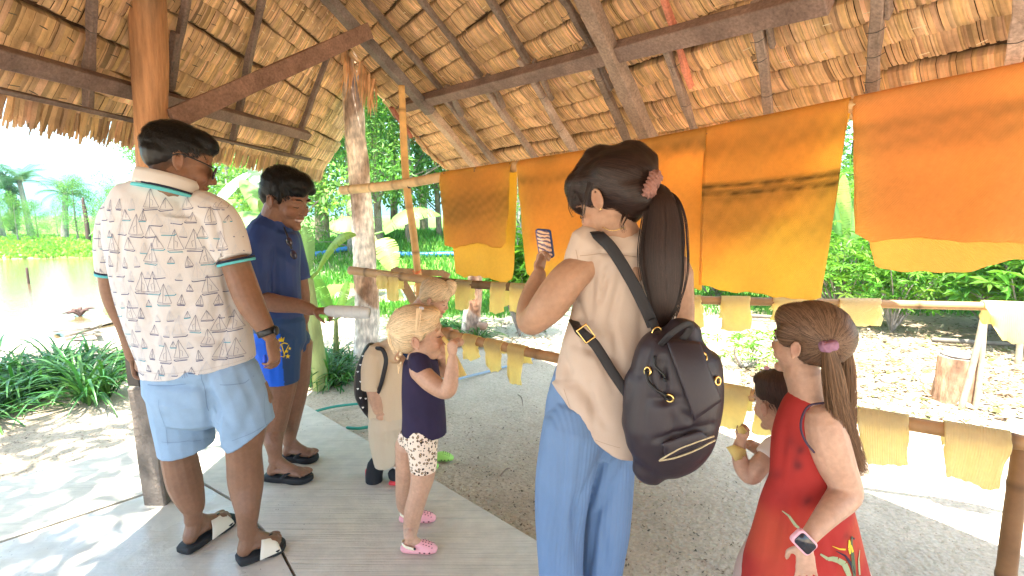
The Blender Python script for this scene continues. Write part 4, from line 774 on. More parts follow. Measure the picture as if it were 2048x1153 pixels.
mb = MB(); b = gq(180, 27); mb.add(*chainm([(b, .12), (b + A([0, 0, 1.2]), .10), (b + A([-.05, 0, 2.15]), .07), (b + A([-.02, 0, 2.3]), .03)], seg=8)); mb.add(*chainm([(b + A([0, 0, 1.6]), .04), (b + A([.14, 0, 1.75]), .02)], seg=6)); tag(mb.obj('dead_trunk', mat('dead_wood', (.10, .06, .05), .9)), 'bare dark dead trunk standing on the far bank', 'dead tree')
for i in range(15):
    px = -160 + i * 40; Y = 27 + (i * 7 % 5); copytree(protos[2] if i % 2 else protos[1], gq(px, Y, -.1), i * 1.7, .26 + .07 * (i % 3), 'dense green bush on the far bank of the pond', 'bushes on the far bank')
# hills
def hills(name, Yd, prof, col, depth):
    V = []; n = 260; rows = 9; x0, x1 = -2600, 2600
    for j in range(rows):
        t = j / (rows - 1)
        for i in range(n):
            px = x0 + (x1 - x0) * i / (n - 1); hgt = np.interp(px, [p[0] for p in prof], [p[1] for p in prof]); x = (px - 1024) / F * Yd; z = -2 + (hgt * Yd / F + 3) * math.sin(t * math.pi / 2) * (1 + .05 * math.sin(px * .02 + t * 3) + .03 * math.sin(px * .07)); V.append((x, Yd + depth * t + 15 * math.sin(px * .03 + t * 5), z))
    mb = MB(); mb.add(V, [(j * n + i, j * n + i + 1, (j + 1) * n + i + 1, (j + 1) * n + i) for j in range(rows - 1) for i in range(n - 1)]); return struct(mb.obj(name, mat(name + '_forest', col, .9, .1, noise=(.03, .3), bump=(.05, 1, 8))))
hills('hills', 1100, [(-2600, 60), (-600, 150), (0, 112), (150, 85), (260, 58), (400, 40), (700, 60), (1400, 40), (2600, 50)], (.02, .065, .075), 260)
# things by the pond
mst = mat('weathered_wood', (.17, .15, .12), .9, noise=(8, .4)); b = G(58, 570, -.45); mb = MB(); mb.add(*chainm([(b, .03), (b + A([0, 0, .45]), .028)], seg=6)); tag(mb.obj('stake', mat('dead_wood', (.1, .06, .05), .9)), 'short dark stake standing in the muddy pond', 'stake')
def gd(px, py, z=0):
    p = G(px, py, -.1)
    for _ in range(6): p = G(px, py, max(gz(p[0], p[1]), -.42) + .03)
    return p
mb = MB()
for a_, b_, w_ in (((112, 663), (175, 668), .07), ((135, 672), (200, 662), .16), ((140, 678), (195, 676), .1), ((190, 652), (196, 680), .05)): mb.add(*boxm(gd(*a_), gd(*b_) + A([0, 0, .06]), w_, .03, (0, 0, 1), .004, 2))
mb.add(*boxm(gd(160, 655), gd(235, 640), .35, .03, (0, 0, 1), .01, 3)); tag(mb.obj('board_pile', mst, smooth=False), 'small pile of grey boards at the edge of the pond', 'boards')
mb = MB(); c = gd(160, 630); r = np.random.RandomState(8)
for k in range(12): d = A([r.uniform(-1, 1), r.uniform(-.5, .5), r.uniform(-.1, .5)]) * .2; mb.add(*chainm([(c, .035), (c + d * .6 + A([0, 0, .05]), .028), (c + d * r.uniform(1, 1.5), .008)], seg=5))
tag(mb.obj('driftwood', mat('dead_wood', (.1, .06, .05), .9)), 'dark tangle of driftwood roots on the pond shore', 'driftwood')
# hoses, pipe
def hose(label, pts, r_, m, name='hose', z=-.06): mb = MB(); mb.add(*chainm([(G(a, b, z), r_) for a, b in pts], seg=8, sub=6)); return tag(mb.obj(name, m), label, 'hose')
mg = mat('green_hose', (.03, .30, .22), .35, .5); mblu = mat('blue_pipe', (.04, .22, .6), .4, .5); mgr = mat('grey_pipe', (.3, .38, .45), .5, .4)
hose('teal garden hose on the soil reaching the teenager shorts side of the floor', [(600, 838), (632, 823), (680, 812), (760, 806), (850, 812)], .011, mg); hose('short teal hose length nearer the floor edge behind the spotted backpack', [(695, 856), (720, 857), (760, 850), (830, 836)], .012, mg)
hose('thin grey blue pipe on pale soil under the lowest small sheets', [(880, 772), (930, 755), (990, 740), (1050, 722), (1100, 708)], .012, mgr, 'pipe'); 
yy = [(440, 15.5), (620, 14.6), (720, 14.6), (800, 14.2), (900, 14.2), (1100, 14.4)]; mb = MB(); mb.add(*chainm([(gp_(px, Y) + A([0, 0, .10 + .05 * math.sin(px * .02)]), .07) for px, Y in yy], seg=8, sub=6)); tag(mb.obj('pipe', mblu), 'long bright blue pipe across the grassy slope behind the trees', 'pipe')
yy = [(1560, 11), (1660, 11), (1780, 11), (1900, 10.8), (2100, 10.8)]; mb = MB(); mb.add(*chainm([(gp_(px, Y) + A([0, 0, .45 + .1 * math.sin(px * .02)]), .04) for px, Y in yy], seg=8, sub=6)); tag(mb.obj('pipe', mblu), 'blue pipe showing through the shrubs above the middle pole', 'pipe')
# stump, stakes, stones
def rock(label, px, py, rx, rz, seed, sk=1.): 
    c = G(px, py, -.08); mb = MB(); mb.add(*ell(c + A([0, 0, rz * .4]), (rx, rx * .8, rz), n=20)); f = lambda co, no: co + no * (.22 * rz * np.round(snoise(co, 9 / rx * .12, seed) * 3) / 3 + .1 * rz * snoise(co, 40, seed))[:, None]; tag(blob('rock', mb, mat('stone', (.40, .38, .35), .85, noise=(12, .25), bump=(30, .7, .01)), None, .012, 1, f), label, 'rock')
rock('grey rock on the litter left of the stump', 1863, 768, .10, .075, 1); rock('pale grey stone further left on the leaf litter', 1778, 765, .075, .05, 2); rock('flat dark stone among litter behind the girl ponytail', 1925, 812, .05, .03, 3)
c = G(1905, 805, -.1); st = thing('tree_stump', 'cut log stump with rough bark beside thin stakes', 'stump', c); mb = MB(); k_ = vd(c) / F; tp = c + A([.0, 0, 95 * k_]); rr = 33 * k_; mb.add(*chainm([(c - A([0, 0, .03]), rr * 1.12), (c + (tp - c) * .5, rr), (tp, rr * .95)], seg=20, sub=5, caps=(0, 0)))
blob('trunk', mb, m_bark, st, .008, 0, lambda co, no: co + no * (.008 * snoise(co * A([1, 1, .4]), 40, 3))[:, None], lambda co, no: np.where(no[:, 2:3] > .7, A([1.3, 1.2, 1.1]), A([1.1, .72, .5])) * (1 + .3 * snoise(co, 30, 5))[:, None])
mb = MB(); mb.add(*ell(tp + A([0, 0, .012]), (rr * .9, rr * .9, .022))); mb.obj('bark_ring', mat('ash_bark', (.2, .18, .16), .9, noise=(30, .5)), st)
for i, (a_, b_, w_, lb) in enumerate([((1950, 822), (1968, 650), .022, 'right one of two pale stakes standing beside the stump'), ((1922, 820), (1972, 612), .024, 'leaning grey brown stake crossing beside the stump'), ((2036, 730), (2040, 640), .03, 'thick short stake at the right edge behind the racks')]):
    p = G(*a_, -.1); q_ = P(*b_, p[1] + .05); mb = MB(); mb.add(*chainm([(p, w_), ((p + q_) / 2 + A([.01, 0, 0]), w_ * .95), (q_, w_ * .9)], seg=10)); tag(mb.obj('stake', mat('stake_wood', (.36, .29, .2), .8, noise=(12, .4), bump=(40, .5, .004))), lb, 'stake')
mb = MB()
for a_, b_ in (((1380, 655), (1520, 690)), ): pass
for i, (a_, b_, w_, lb) in enumerate([((1868, 680), (2048, 690), .03, 'thin fallen pole on the ground behind the stakes'), ((1500, 632), (1640, 640), .03, 'pale fallen log behind the square yellow sheet')]): mb = MB(); mb.add(*chainm([(G(*a_, -.02), w_), (G(*b_, -.02), w_ * .8)], seg=8)); tag(mb.obj('fallen_pole', mst), lb, 'log')

# air between the clearing and the far hills
mb = MB(); x0, x1, y0, y1, z0, z1 = -3400, 3400, -40, 3900, -3, 320
mb.add([(x0, y0, z0), (x1, y0, z0), (x1, y1, z0), (x0, y1, z0), (x0, y0, z1), (x1, y0, z1), (x1, y1, z1), (x0, y1, z1)], [(0, 3, 2, 1), (4, 5, 6, 7), (0, 1, 5, 4), (1, 2, 6, 5), (2, 3, 7, 6), (3, 0, 4, 7)])
hm = bpy.data.materials.new('air'); hm.use_nodes = True; t_ = hm.node_tree; t_.nodes.remove(t_.nodes['Principled BSDF']); pv = t_.nodes.new('ShaderNodeVolumePrincipled'); pv.inputs['Color'].default_value = (.55, .82, 1, 1); pv.inputs['Density'].default_value = .00042; pv.inputs['Anisotropy'].default_value = 0; t_.links.new(pv.outputs[0], t_.nodes['Material Output'].inputs['Volume'])
tag(mb.obj('haze', hm, smooth=False), None, None, kind='stuff')
# ================================================================== people
def skin(name, col): return mat(name, col, .5, .35, noise=(12, .16), noise2=(80, .12), sss=.12, vcol=True, bump=(180, .08, .002))
m_skb = skin('brown_skin', (.215, .108, .062)); m_skt = skin('dark_brown_skin', (.25, .125, .075)); m_skl = skin('fair_skin', (.53, .31, .205)); m_skw = skin('tan_skin', (.40, .225, .14))
def hairmat(name, col, sh=.35): return mat(name, col, sh + .12, .3, vcol=True)
m_hb = hairmat('black_hair', (.0045, .004, .004)); m_hw = hairmat('dark_brown_hair', (.020, .010, .0075), .32); m_hl = hairmat('blonde_hair', (.80, .60, .36), .45); m_hd = hairmat('dark_blonde_hair', (.80, .61, .38), .45); m_hg = hairmat('light_brown_hair', (.13, .075, .045), .38); m_ht = hairmat('toddler_brown_hair', (.06, .032, .025), .45)
m_white = mat('eye_white', (.75, .72, .68), .25); m_iris = mat('iris', (.02, .012, .008), .15); m_gold = mat('gold', (.8, .55, .2), .25, .5, metal=1); m_blk = mat('black_plastic', (.012, .012, .013), .35, .4)
class HF:
    """head frame: centre, yaw (0 = facing away, 90 = facing right), pitch down, roll, head height in metres"""
    def __init__(s, c, yaw, pitch, roll, h):
        y, p, r_ = [math.radians(a) for a in (yaw, pitch, roll)]; f = A([math.sin(y) * math.cos(p), math.cos(y) * math.cos(p), -math.sin(p)]); r0 = A([math.cos(y), -math.sin(y), 0.]); u0 = np.cross(r0, f)
        s.c = A(c, float); s.h = h; s.f = f; s.r = r0 * math.cos(r_) + u0 * math.sin(r_); s.u = -r0 * math.sin(r_) + u0 * math.cos(r_); s.ax = A([s.r, s.f, s.u])
    def w(s, x, y, z): return s.c + (s.r * x + s.f * y + s.u * z) * s.h
    def E(s, c, r): return ell(s.w(*c), A(r) * s.h, s.ax, 18)
    def T(s, pts, ratio=1, seg=10): return chainm([(s.w(*p[:3]), p[3] * s.h) for p in pts], ratio=ratio, seg=seg)
def head_parts(H, child=False, ear=1.):
    q = []; a = q.append
    if child: a(H.E((0, -.05, .12), (.365, .44, .385))); a(H.E((0, .13, -.10), (.30, .27, .31))); a(H.E((0, .17, -.30), (.2, .18, .17)))
    else: a(H.E((0, -.06, .12), (.335, .43, .37))); a(H.E((0, .13, -.10), (.265, .27, .33))); a(H.E((0, .18, -.33), (.2, .19, .16)))
    for s in (-1, 1):
        a(H.E((s * .15, .25, -.13), (.12, .12, .13))); a(H.E((s * .035, .42, -.145), (.038, .04, .032))); a(H.E((s * .13, .32, .09), (.12, .05, .035)))
        e = A([s * (.345 if not child else .365), -.02, -.04]); th = np.linspace(0, 6.28, 16); pts = [(e[0] + s * .035 + s * .015 * math.sin(t), e[1] + .058 * math.cos(t) - .015 * math.sin(t), e[2] + .105 * math.sin(t) * ear, .017) for t in th]; a(H.T(pts, seg=6)); a(H.E((e[0] + s * .01, e[1] + .01, e[2]), (.03, .055, .09))); a(H.E((e[0] + s * .03, e[1] + .03, e[2] - .11), (.025, .03, .035)))
    a(H.T([(0, .36, .05, .028), (0, .415, -.04, .034), (0, .46, -.12, .042)] if not child else [(0, .37, .02, .028), (0, .40, -.04, .03), (0, .44, -.105, .04)]))
    a(H.E((0, .375, -.235), (.10, .055, .028))); a(H.E((0, .365, -.285), (.085, .05, .03))); a(H.E((0, .33, -.415), (.10, .085, .075)))
    return q
def eyes(H, t, closed=False, skinm=None, browcol=(.02, .015, .012), x=.135, z=0.0, y=.335):
    for s in (-1, 1):
        mb = MB(); 
        if not closed:
            mb.add(*H.E((s * x, y - .012, z), (.062, .05, .035)), (1, 1, 1)); e = mb.obj('eye', m_white, t); mb = MB(); mb.add(*H.E((s * x, y + .022, z), (.024, .02, .026))); o = mb.obj('iris', m_iris, e)
            o.matrix_parent_inverse = Matrix.Identity(4)
        mb = MB(); zz = z + (.022 if not closed else -.012); mb.add(*H.T([(s * (x - .062), y + .02, zz - .01, .005), (s * x, y + .040, zz + (.012 if not closed else -.012), .009), (s * (x + .065), y - .01, zz - .008, .005)], seg=5)); mb.obj('eyelashes', mat('lashes', (.02, .014, .01), .6), t)
        mb = MB(); mb.add(*H.T([(s * (x - .075), y + .045, z + .10, .012), (s * x, y + .045, z + .125, .014), (s * (x + .085), y - .03, z + .10, .007)], ratio=.5, seg=6)); mb.obj('eyebrow', mat('brow_%02d' % int(browcol[0] * 100), browcol, .8), t)
def facepaint(H, lip=(1.15, .55, .5), lipw=.09, stub=None):
    def f(co, no):
        d = (co - H.c) @ H.ax.T / H.h; c = np.ones((len(co), 3))
        if stub is not None:   # cropped hair at the back, sides and nape
            n = .03 * snoise(co, 60, 2); k = np.clip((d[:, 2] + .36 + n) * 9, 0, 1) * np.clip((-.02 - d[:, 1] + n + np.clip(d[:, 2], 0, 1) * 1.6) * 12, 0, 1) * (d[:, 2] < .6); e = (np.abs(d[:, 0]) > .30) & (np.abs(d[:, 2] + .04) < .17) & (d[:, 1] > -.14); k = (k * (1 - .95 * e) * (.55 + .45 * np.clip(d[:, 2] * 3 + .9, 0, 1)))[:, None]; c = c * (1 - k) + A(stub) * k
        e = np.exp(-((d[:, 0] / lipw) ** 2 + ((d[:, 2] + .258) / .032) ** 2 + ((d[:, 1] - .41) / .07) ** 2) ** 1.5)[:, None]; c = c * (1 - e) + A(lip) * e
        for s in (-1, 1):
            e = .35 * np.exp(-(((d[:, 0] - s * .18) / .11) ** 2 + ((d[:, 2] + .13) / .1) ** 2 + ((d[:, 1] - .32) / .15) ** 2))[:, None]; c = c * (1 - e) + A([1.15, .78, .72]) * e
            e = .35 * np.exp(-(((d[:, 0] - s * .41) / .05) ** 2 + ((d[:, 2] + .04) / .08) ** 2 + ((d[:, 1]) / .08) ** 2))[:, None]; c = c * (1 - e) + A([.85, .45, .4]) * e
        return c * (1 + .05 * snoise(co, 25, 3))[:, None]
    return f
def strands(o, n, L, flow, seed, w=.0012, lift=.003, steps=6, sel=None, curl=0., cr=(.6, 1.5), mname=None):
    """fine locks of hair lying along a hair cap"""
    me = o.data; co = getco(me); no = getno(me); r = np.random.RandomState(seed); bv = bvh_of(o); ids = np.arange(len(co)) if sel is None else np.where(sel(co, no))[0]
    if len(ids) == 0: return
    mb = MB()
    for i in r.choice(ids, n):
        p = co[i].copy(); nn = no[i]; l = L * r.uniform(.5, 1.2); pts = []; ns = []
        for k in range(steps):
            t = k / (steps - 1); pts.append(p + nn * (lift * (.3 + math.sin(t * 3.14) + t * curl))); ns.append(nn); d = flow(p, nn) + r.randn(3) * .06; d = nz(d - nn * (d @ nn) * (1 - curl)); p = p + d * l / steps
            h = bv.find_nearest(Vector(p))
            if h[0] is not None and curl < .8: p = A(h[0]) if (A(h[0]) - p) @ (A(h[0]) - p) < 4e-4 else p; nn = A(h[1])
        c = A([1, 1, 1]) * r.uniform(*cr); V = []
        for k in range(steps):
            t = pts[min(k + 1, steps - 1)] - pts[max(k - 1, 0)]; s_ = nz(np.cross(t, ns[k])) * w * (1 - .8 * k / steps); V += [pts[k] - s_, pts[k] + s_]
        mb.add(V, [(2 * k, 2 * k + 1, 2 * k + 3, 2 * k + 2) for k in range(steps - 1)], c)
    # join the locks into the hair itself
    mm = mb.mesh('tmp', True); tmp = bpy.data.objects.new('tmp', mm); COL.objects.link(tmp); mm.materials.append(me.materials[0])
    join(o, tmp)
def join(o, tmp):
    a, b = o.data, tmp.data; Va, Vb = getco(a), getco(b); na = len(Va); Fc = [tuple(p.vertices) for p in a.polygons] + [tuple(i + na for i in p.vertices) for p in b.polygons]
    ma = list(a.materials); mi = [p.material_index for p in a.polygons]; mats = list(ma)
    for m in b.materials:
        if m not in mats: mats.append(m)
    mi += [mats.index(b.materials[p.material_index]) for p in b.polygons]
    def cols(me, n):
        c = np.ones(n * 4); ca = me.color_attributes.get('Col')
        if ca: ca.data.foreach_get('color', c)
        return c
    c = np.concatenate([cols(a, na), cols(b, len(Vb))]); me = bpy.data.meshes.new(a.name); me.from_pydata(np.vstack([Va, Vb]).tolist(), [], Fc)
    for m in mats: me.materials.append(m)
    me.polygons.foreach_set('material_index', mi); me.polygons.foreach_set('use_smooth', [True] * len(Fc)); ca = me.color_attributes.new('Col', 'FLOAT_COLOR', 'POINT'); ca.data.foreach_set('color', c); me.update(); o.data = me; bpy.data.objects.remove(tmp)
def hand(wr, d, pn, L, side=1, curl=(.35, .4, .45, .5), thumb=.5, spread=.12, fat=1.):
    """wr wrist, d pointing direction of the fingers, pn palm normal (curl towards it), L hand length; side +1 puts the thumb on +cross(d,pn)"""
    d = nz(d); pn = nz(A(pn) - d * (A(pn) @ d)); s = np.cross(d, pn) * side; q = []; k = L / .18
    q.append(chainm([(wr - d * .01 * k, .021 * k * fat), (wr + d * .03 * k, .030 * k * fat), (wr + d * .075 * k, .034 * k * fat), (wr + d * .092 * k, .028 * k)], ratio=.45, ref=pn))
    for i, (o_, l) in enumerate(((.024, .072), (.008, .080), (-.008, .075), (-.023, .058))):
        p = wr + d * (.085 - abs(o_ - .008) * .2) * k + s * o_ * k; a = 0; dd = nz(d + s * o_ * spread * 20); pts = [(p, .0088 * k * fat)]
        for f_, j in ((.45, 1.), (.32, 1.3), (.23, 1.)): a += curl[i] * j; dr = nz(dd * math.cos(a) + pn * math.sin(a)); p = p + dr * l * f_ * k; pts.append((p, (.0083 - .0008 * len(pts)) * k * fat))
        q.append(chainm(pts, seg=8, sub=3))
    p = wr + d * .022 * k + s * .024 * k; t1 = nz(s * .75 + d * .65 + pn * thumb); t2 = nz(s * .2 + d * .85 + pn * thumb * 1.3); q.append(chainm([(p - t1 * .01 * k, .012 * k), (p + t1 * .032 * k, .0105 * k), (p + t1 * .034 * k + t2 * .028 * k, .0088 * k), (p + t1 * .034 * k + t2 * .048 * k, .0072 * k)], seg=8))
    return q
def foot(heel, toe, z, side, k=1., toes=True, W=.092):
    """heel/toe ground points; returns shapes and the ankle point"""
    h, t = A([heel[0], heel[1], z]), A([toe[0], toe[1], z]); L = np.linalg.norm(t - h); d = (t - h) / L; s = A([d[1], -d[0], 0]) * side; w = W * k; up = A([0, 0, 1.]); q = []
    q.append(chainm([(h + d * .12 * L + up * .030 * k, .030 * k), (h + d * .35 * L + up * .034 * k, .032 * k), (h + d * .62 * L + up * .024 * k, .041 * k), (h + d * .76 * L + up * .020 * k, .040 * k)], ratio=.62, ref=(0, 0, 1)))
    an = h + d * .22 * L + up * .10 * k; q.append(chainm([(h + d * .14 * L + up * .03 * k, .031 * k), (an - up * .03 * k, .032 * k), (an + up * .02 * k, .030 * k)])); q.append(chainm([(an, .031 * k), (h + d * .42 * L + up * .055 * k, .030 * k), (h + d * .62 * L + up * .03 * k, .028 * k)]))
    if toes:
        for i, (o_, l, r_) in enumerate(((-.030, .97, .0135), (-.010, .97, .0105), (.006, .94, .0098), (.021, .90, .0092), (.034, .85, .0085))):
            b = h + d * L * .74 + s * o_ * k + up * .018 * k; e = h + d * L * (l - .03) + s * o_ * 1.08 * k + up * .013 * k; q.append(chainm([(b, r_ * k), ((b + e) / 2 + up * .006 * k, r_ * k * .95), (e, r_ * k)], seg=8))
    return q, an, (h, d, s, L)
def sole(fr, z0, th, W, over=.012, arch=.0):
    h, d, s, L = fr; V = []; n = 15; up = A([0, 0, 1.])
    prof = [(-.05, .0), (-.045, .45), (.0, .62), (.12, .72), (.3, .68), (.45, .68), (.62, .92), (.76, 1.0), (.88, .92), (.97, .65), (1.03, .3), (1.045, 0)]
    out = [(a, b) for a, b in prof] + [(a, -b) for a, b in prof[::-1][1:-1]]; out2 = spline(A(out + [out[0]]), 3)[:-1]; m = len(out2)
    for zz, sc_ in ((z0, .96), (z0 + th * .25, 1.0), (z0 + th * .8, 1.0), (z0 + th, .95)):
        for a, b in out2: V.append(A([h[0], h[1], 0]) + d * (.5 + (a - .5) * sc_) * L + s * b * W / 2 * sc_ + up * (zz + arch * math.exp(-((a - .05) / .2) ** 2)))
    Fc = [(j * m + i, j * m + (i + 1) % m, (j + 1) * m + (i + 1) % m, (j + 1) * m + i) for j in range(3) for i in range(m)] + [tuple(range(m))[::-1], tuple(3 * m + i for i in range(m))]
    return V, Fc
def strap_band(fr, a0, a1, z0, W, H_, th=.004, tilt=0., seg=14):
    """band over the forefoot between fractions a0..a1 of the foot"""
    h, d, s, L = fr; V = []; up = A([0, 0, 1.]); rows = 6
    for o_ in (0, th):
        for j in range(rows):
            a = a0 + (a1 - a0) * j / (rows - 1); hh = H_ * (1 - .38 * j / (rows - 1))
            for i in range(seg):
                t = math.pi * i / (seg - 1); mid_ = (a0 + a1) / 2; a_ = mid_ + (a - mid_) * (1 - .36 * math.sin(t)); V.append(A([h[0], h[1], z0]) + d * (a_ + tilt * abs(math.cos(t)) * -.06) * L + s * math.cos(t) * (W / 2 + o_) + up * (abs(math.sin(t)) ** .75) * (hh + o_))
    n = rows * seg; Fc = []
    for l in (0, 1):
        for j in range(rows - 1):
            for i in range(seg - 1): b = l * n + j * seg + i; f_ = (b, b + 1, b + seg + 1, b + seg); Fc.append(f_ if l else f_[::-1])
    for i in range(seg - 1): Fc += [(i, i + 1, n + i + 1, n + i), ((rows - 1) * seg + i + 1, (rows - 1) * seg + i, n + (rows - 1) * seg + i, n + (rows - 1) * seg + i + 1)]
    return V, Fc
def addall(mb, L):
    for v in L: mb.add(*v)
def ring(c, ax, ra, rb, h, m, name, parent, ref=(0, 1, 0)):
    mb = MB(); c = A(c); ax = nz(ax); mb.add(*tube(A([c - ax * h / 2, c - ax * h * .2, c + ax * h * .2, c + ax * h / 2]), A([ra, ra * 1.02, ra * 1.02, ra]), A([rb, rb * 1.02, rb * 1.02, rb]), 24, (0, 0), ref)); return mb.obj(name, m, parent)
def ground_thing(name, label, px, py, cat='person', g=None): q = G(px, py, 0); return thing(name, label, cat, q, g)

# ------------------------------------------------------------------ man in the sailboat shirt
def man():
    Y = 2.0; t = ground_thing('person', 'man seen from behind in white sailboat print polo shirt and light blue shorts', 440, 1090); up = A([0, 0, 1.])
    H = HF(P(362, 326, Y + .02), 58, 20, 4, .275); mb = MB(); addall(mb, head_parts(H)); mb.add(*chain([(350, 450, Y, 38), (346, 400, Y, 42), (349, 345, Y, 43)]))
    hl, tl = G(368, 1096, .03), G(462, 1028, .03); hr, tr_ = G(478, 1116, .03), G(566, 1078, .03)
    f1, a1, fr1 = foot(hl, tl, .028, 1, 1.05); f2, a2, fr2 = foot(hr, tr_, .028, 1, 1.05); addall(mb, f1 + f2)
    def pxl(p): x, y = proj(p); return float(x), float(y)
    x1, y1 = pxl(a1); x2, y2 = pxl(a2); Y1, Y2 = a1[1], a2[1]
    mb.add(*chain([(372, 800, Y + .04, 52), (358, 868, Y + .04, 38), (357, 905, Y + .03, 32), (370, 965, Y + .03, 32), (385, 1010, Y1, 23), (x1, y1 - 12, Y1, 17), (x1, y1 + 4, Y1, 16)]))
    mb.add(*chain([(490, 800, Y, 52), (488, 868, Y - .02, 40), (488, 905, Y - .02, 33), (492, 965, Y - .02, 33), (495, 1020, Y2, 23), (x2, y2 - 12, Y2, 18.5), (x2, y2 + 4, Y2, 18)]))
    mb.add(*chain([(446, 462, Y, 28), (466, 512, Y - .02, 27), (496, 596, Y - .05, 27), (520, 640, Y - .06, 21), (537, 668, Y - .06, 15.5)], sub=5)); wr = P(539, 676, Y - .06)
    addall(mb, hand(wr, A([.18, 0.05, -1]), A([-.9, .2, 0]), .175, 1, (.35, .45, .5, .6), .35))
    mb.add(*chain([(242, 480, Y + .04, 20), (219, 540, Y + .06, 19), (228, 600, Y + .08, 19), (250, 655, Y + .1, 15), (266, 712, Y + .1, 13)])); addall(mb, hand(P(267, 716, Y + .1), A([.1, .1, -1]), A([.9, 0, .1]), .17, -1, (.6, .7, .8, .8), .4))
    mb.add(*chain([(345, 450, Y, 70), (352, 740, Y, 80)], ratio=.4))
    blob('body', mb, m_skb, t, .0042, 3, paint=facepaint(H, (.8, .5, .5), stub=(.10, .12, .16)))
    # hair
    mb = MB(); mb.add(*H.E((0, -.105, .19), (.352, .44, .36))); mb.add(*H.E((0, -.20, .04), (.325, .31, .27))); mb.add(*H.E((0, .08, .36), (.27, .30, .17))); mb.add(*H.E((0, .26, .34), (.19, .12, .10)))
    h = blob("hair", mb, m_hb, t, .005, 2, wrinkle(70, .0022, 3), lambda co, no: np.ones((len(co), 3)) * (1 + np.clip(-((co - H.c) @ H.u / H.h) * 4, 0, 3))[:, None] * A([1, .8, .7]))
    strands(h, 4200, .036, lambda p, n: H.f * .9 - H.u * (.5 if (p - H.c) @ H.u < .2 * H.h else -.1) + n * .45, 1, .0011, .004, 4, lambda co, no: (co - H.c) @ H.u > .05 * H.h, curl=.25)
    # shirt
    mb = MB(); mb.add(*chain([(342, 386, Y, 54, .8), (334, 405, Y, 88, .55), (328, 428, Y, 112, .5), (334, 470, Y, 124, .48), (344, 530, Y, 120, .5), (358, 600, Y, 118, .54), (380, 660, Y, 117, .56), (393, 705, Y, 113, .58), (398, 736, Y, 111, .6)], caps=(1, 0), seg=32, sub=5))
    mb.add(*chain([(400, 418, Y, 38), (436, 440, Y - .01, 40, .85), (455, 480, Y - .02, 38, .9), (469, 517, Y - .03, 34, .95)], caps=(1, 0), sub=5)); mb.add(*chain([(260, 418, Y, 40), (236, 446, Y + .03, 38, .85), (222, 490, Y + .05, 30, .9), (219, 545, Y + .06, 23, .95)], caps=(1, 0), sub=5))
    cr = [(425, 415, 440, 520, .014, 8), (442, 520, 470, 640, .012, 10), (470, 620, 430, 730, .010, 9), (400, 600, 330, 650, .007, 9), (280, 560, 300, 640, .008, 9), (350, 660, 460, 690, .008, 9), (290, 450, 300, 540, .007, 9), (240, 440, 236, 560, .010, 10), (470, 640, 380, 700, .008, 16), (480, 600, 400, 640, .006, 14), (300, 420, 360, 470, .005, 18), (265, 640, 330, 680, .006, 14), (380, 440, 400, 560, .005, 18), (300, 560, 305, 740, .006, 16), (360, 520, 372, 740, .005, 16), (430, 560, 445, 720, .006, 14), (275, 690, 380, 715, .005, 12)]
    def shear(co, no):   # the shirt tail drops to the left and rises to the right
        px, py = proj(co); k = np.clip((py - 600) / 150, 0, 1); co = co.copy(); co[:, 2] += k * (px - 395) * .00030 * np.where(px > 395, 1.0, .55); return co
    sh = blob('shirt', mb, mat('shirt_cotton', (.54, .50, .47), .85, .2, vcol=True, bump=(260, .25, .002), sheen=.2), t, .006, 4, multi(shear, wrinkle(7, .0045, 5), wrinkle(16, .002, 6), creases(cr)))
    mk = lambda c: A(c)
    r = np.random.RandomState(12); S_ = []
    def boat(cx, cz, s, col, k):
        fl = -1 if r.rand() < .5 else 1; rt = r.uniform(-.12, .12); 
        def T(a, b): a *= fl * .82; return (cx + s * (a * math.cos(rt) - b * math.sin(rt)), cz + s * (a * math.sin(rt) + b * math.cos(rt)))
        navy = A([.06, .07, .16]); line = A(col)
        if k: S_.append(([T(-.05, .1), T(.0, 1.0), T(.42, .12), T(-.05, .1)], line, .0013)); S_.append(([T(-.09, .12), T(-.35, .15), T(-.03, .95)], line, .0011)); S_.append(([T(.02, .5), T(.14, .42), T(.1, .2)], line, .001))
        else: S_.append(([T(-.3, .1), T(.05, .62), T(.35, .08)], line, .0012)); S_.append(([T(.0, .12), T(.05, .62), T(-.1, .3)], line, .001))
        S_.append(([T(-.36, .05), T(-.28, -.02), T(.36, 0)], navy if r.rand() < .65 else A([.03, .28, .36]), .0028)); S_.append(([T(-.3, .07), T(.35, .04)], line, .001))
    row = 0; z = P(0, 755, Y)[2]
    while z < P(0, 395, Y)[2]:
        x = P(185, 500, Y)[0] + (row % 2) * .03
        while x < P(520, 500, Y)[0]:
            pale = r.rand(); boat(x + r.uniform(-.01, .01), z + r.uniform(-.01, .01), r.uniform(.064, .088) if r.rand() < .55 else .042, (.10, .10, .16) if pale < .6 else (.45, .45, .48), r.rand() < .7); x += .058
        z += .053; row += 1
    d = decal(sh, S_, Y, .0016, both=True, xz=True); tmp = d.obj('tmp', mat('shirt_print', (1, 1, 1), .9, vcol=True)); join(sh, tmp)
    navy, teal = mat('navy_knit', (.015, .02, .04), .9), mat('teal_knit', (.10, .42, .44), .9)
    cm = mat('collar_knit', (.54, .50, .46), .9)
    def collar(dz, rw, m, hgt, nm): c = P(334 + dz * .1, 376 + dz, Y - .02); return ring(c, A([.20, .22, 1]), rw * vd(c) / F, rw * .88 * vd(c) / F, hgt, m, nm, t)
    collar(-9, 57, cm, .058, 'collar'); collar(5, 60, navy, .009, 'collar_trim'); collar(10, 62, teal, .010, 'collar_trim')
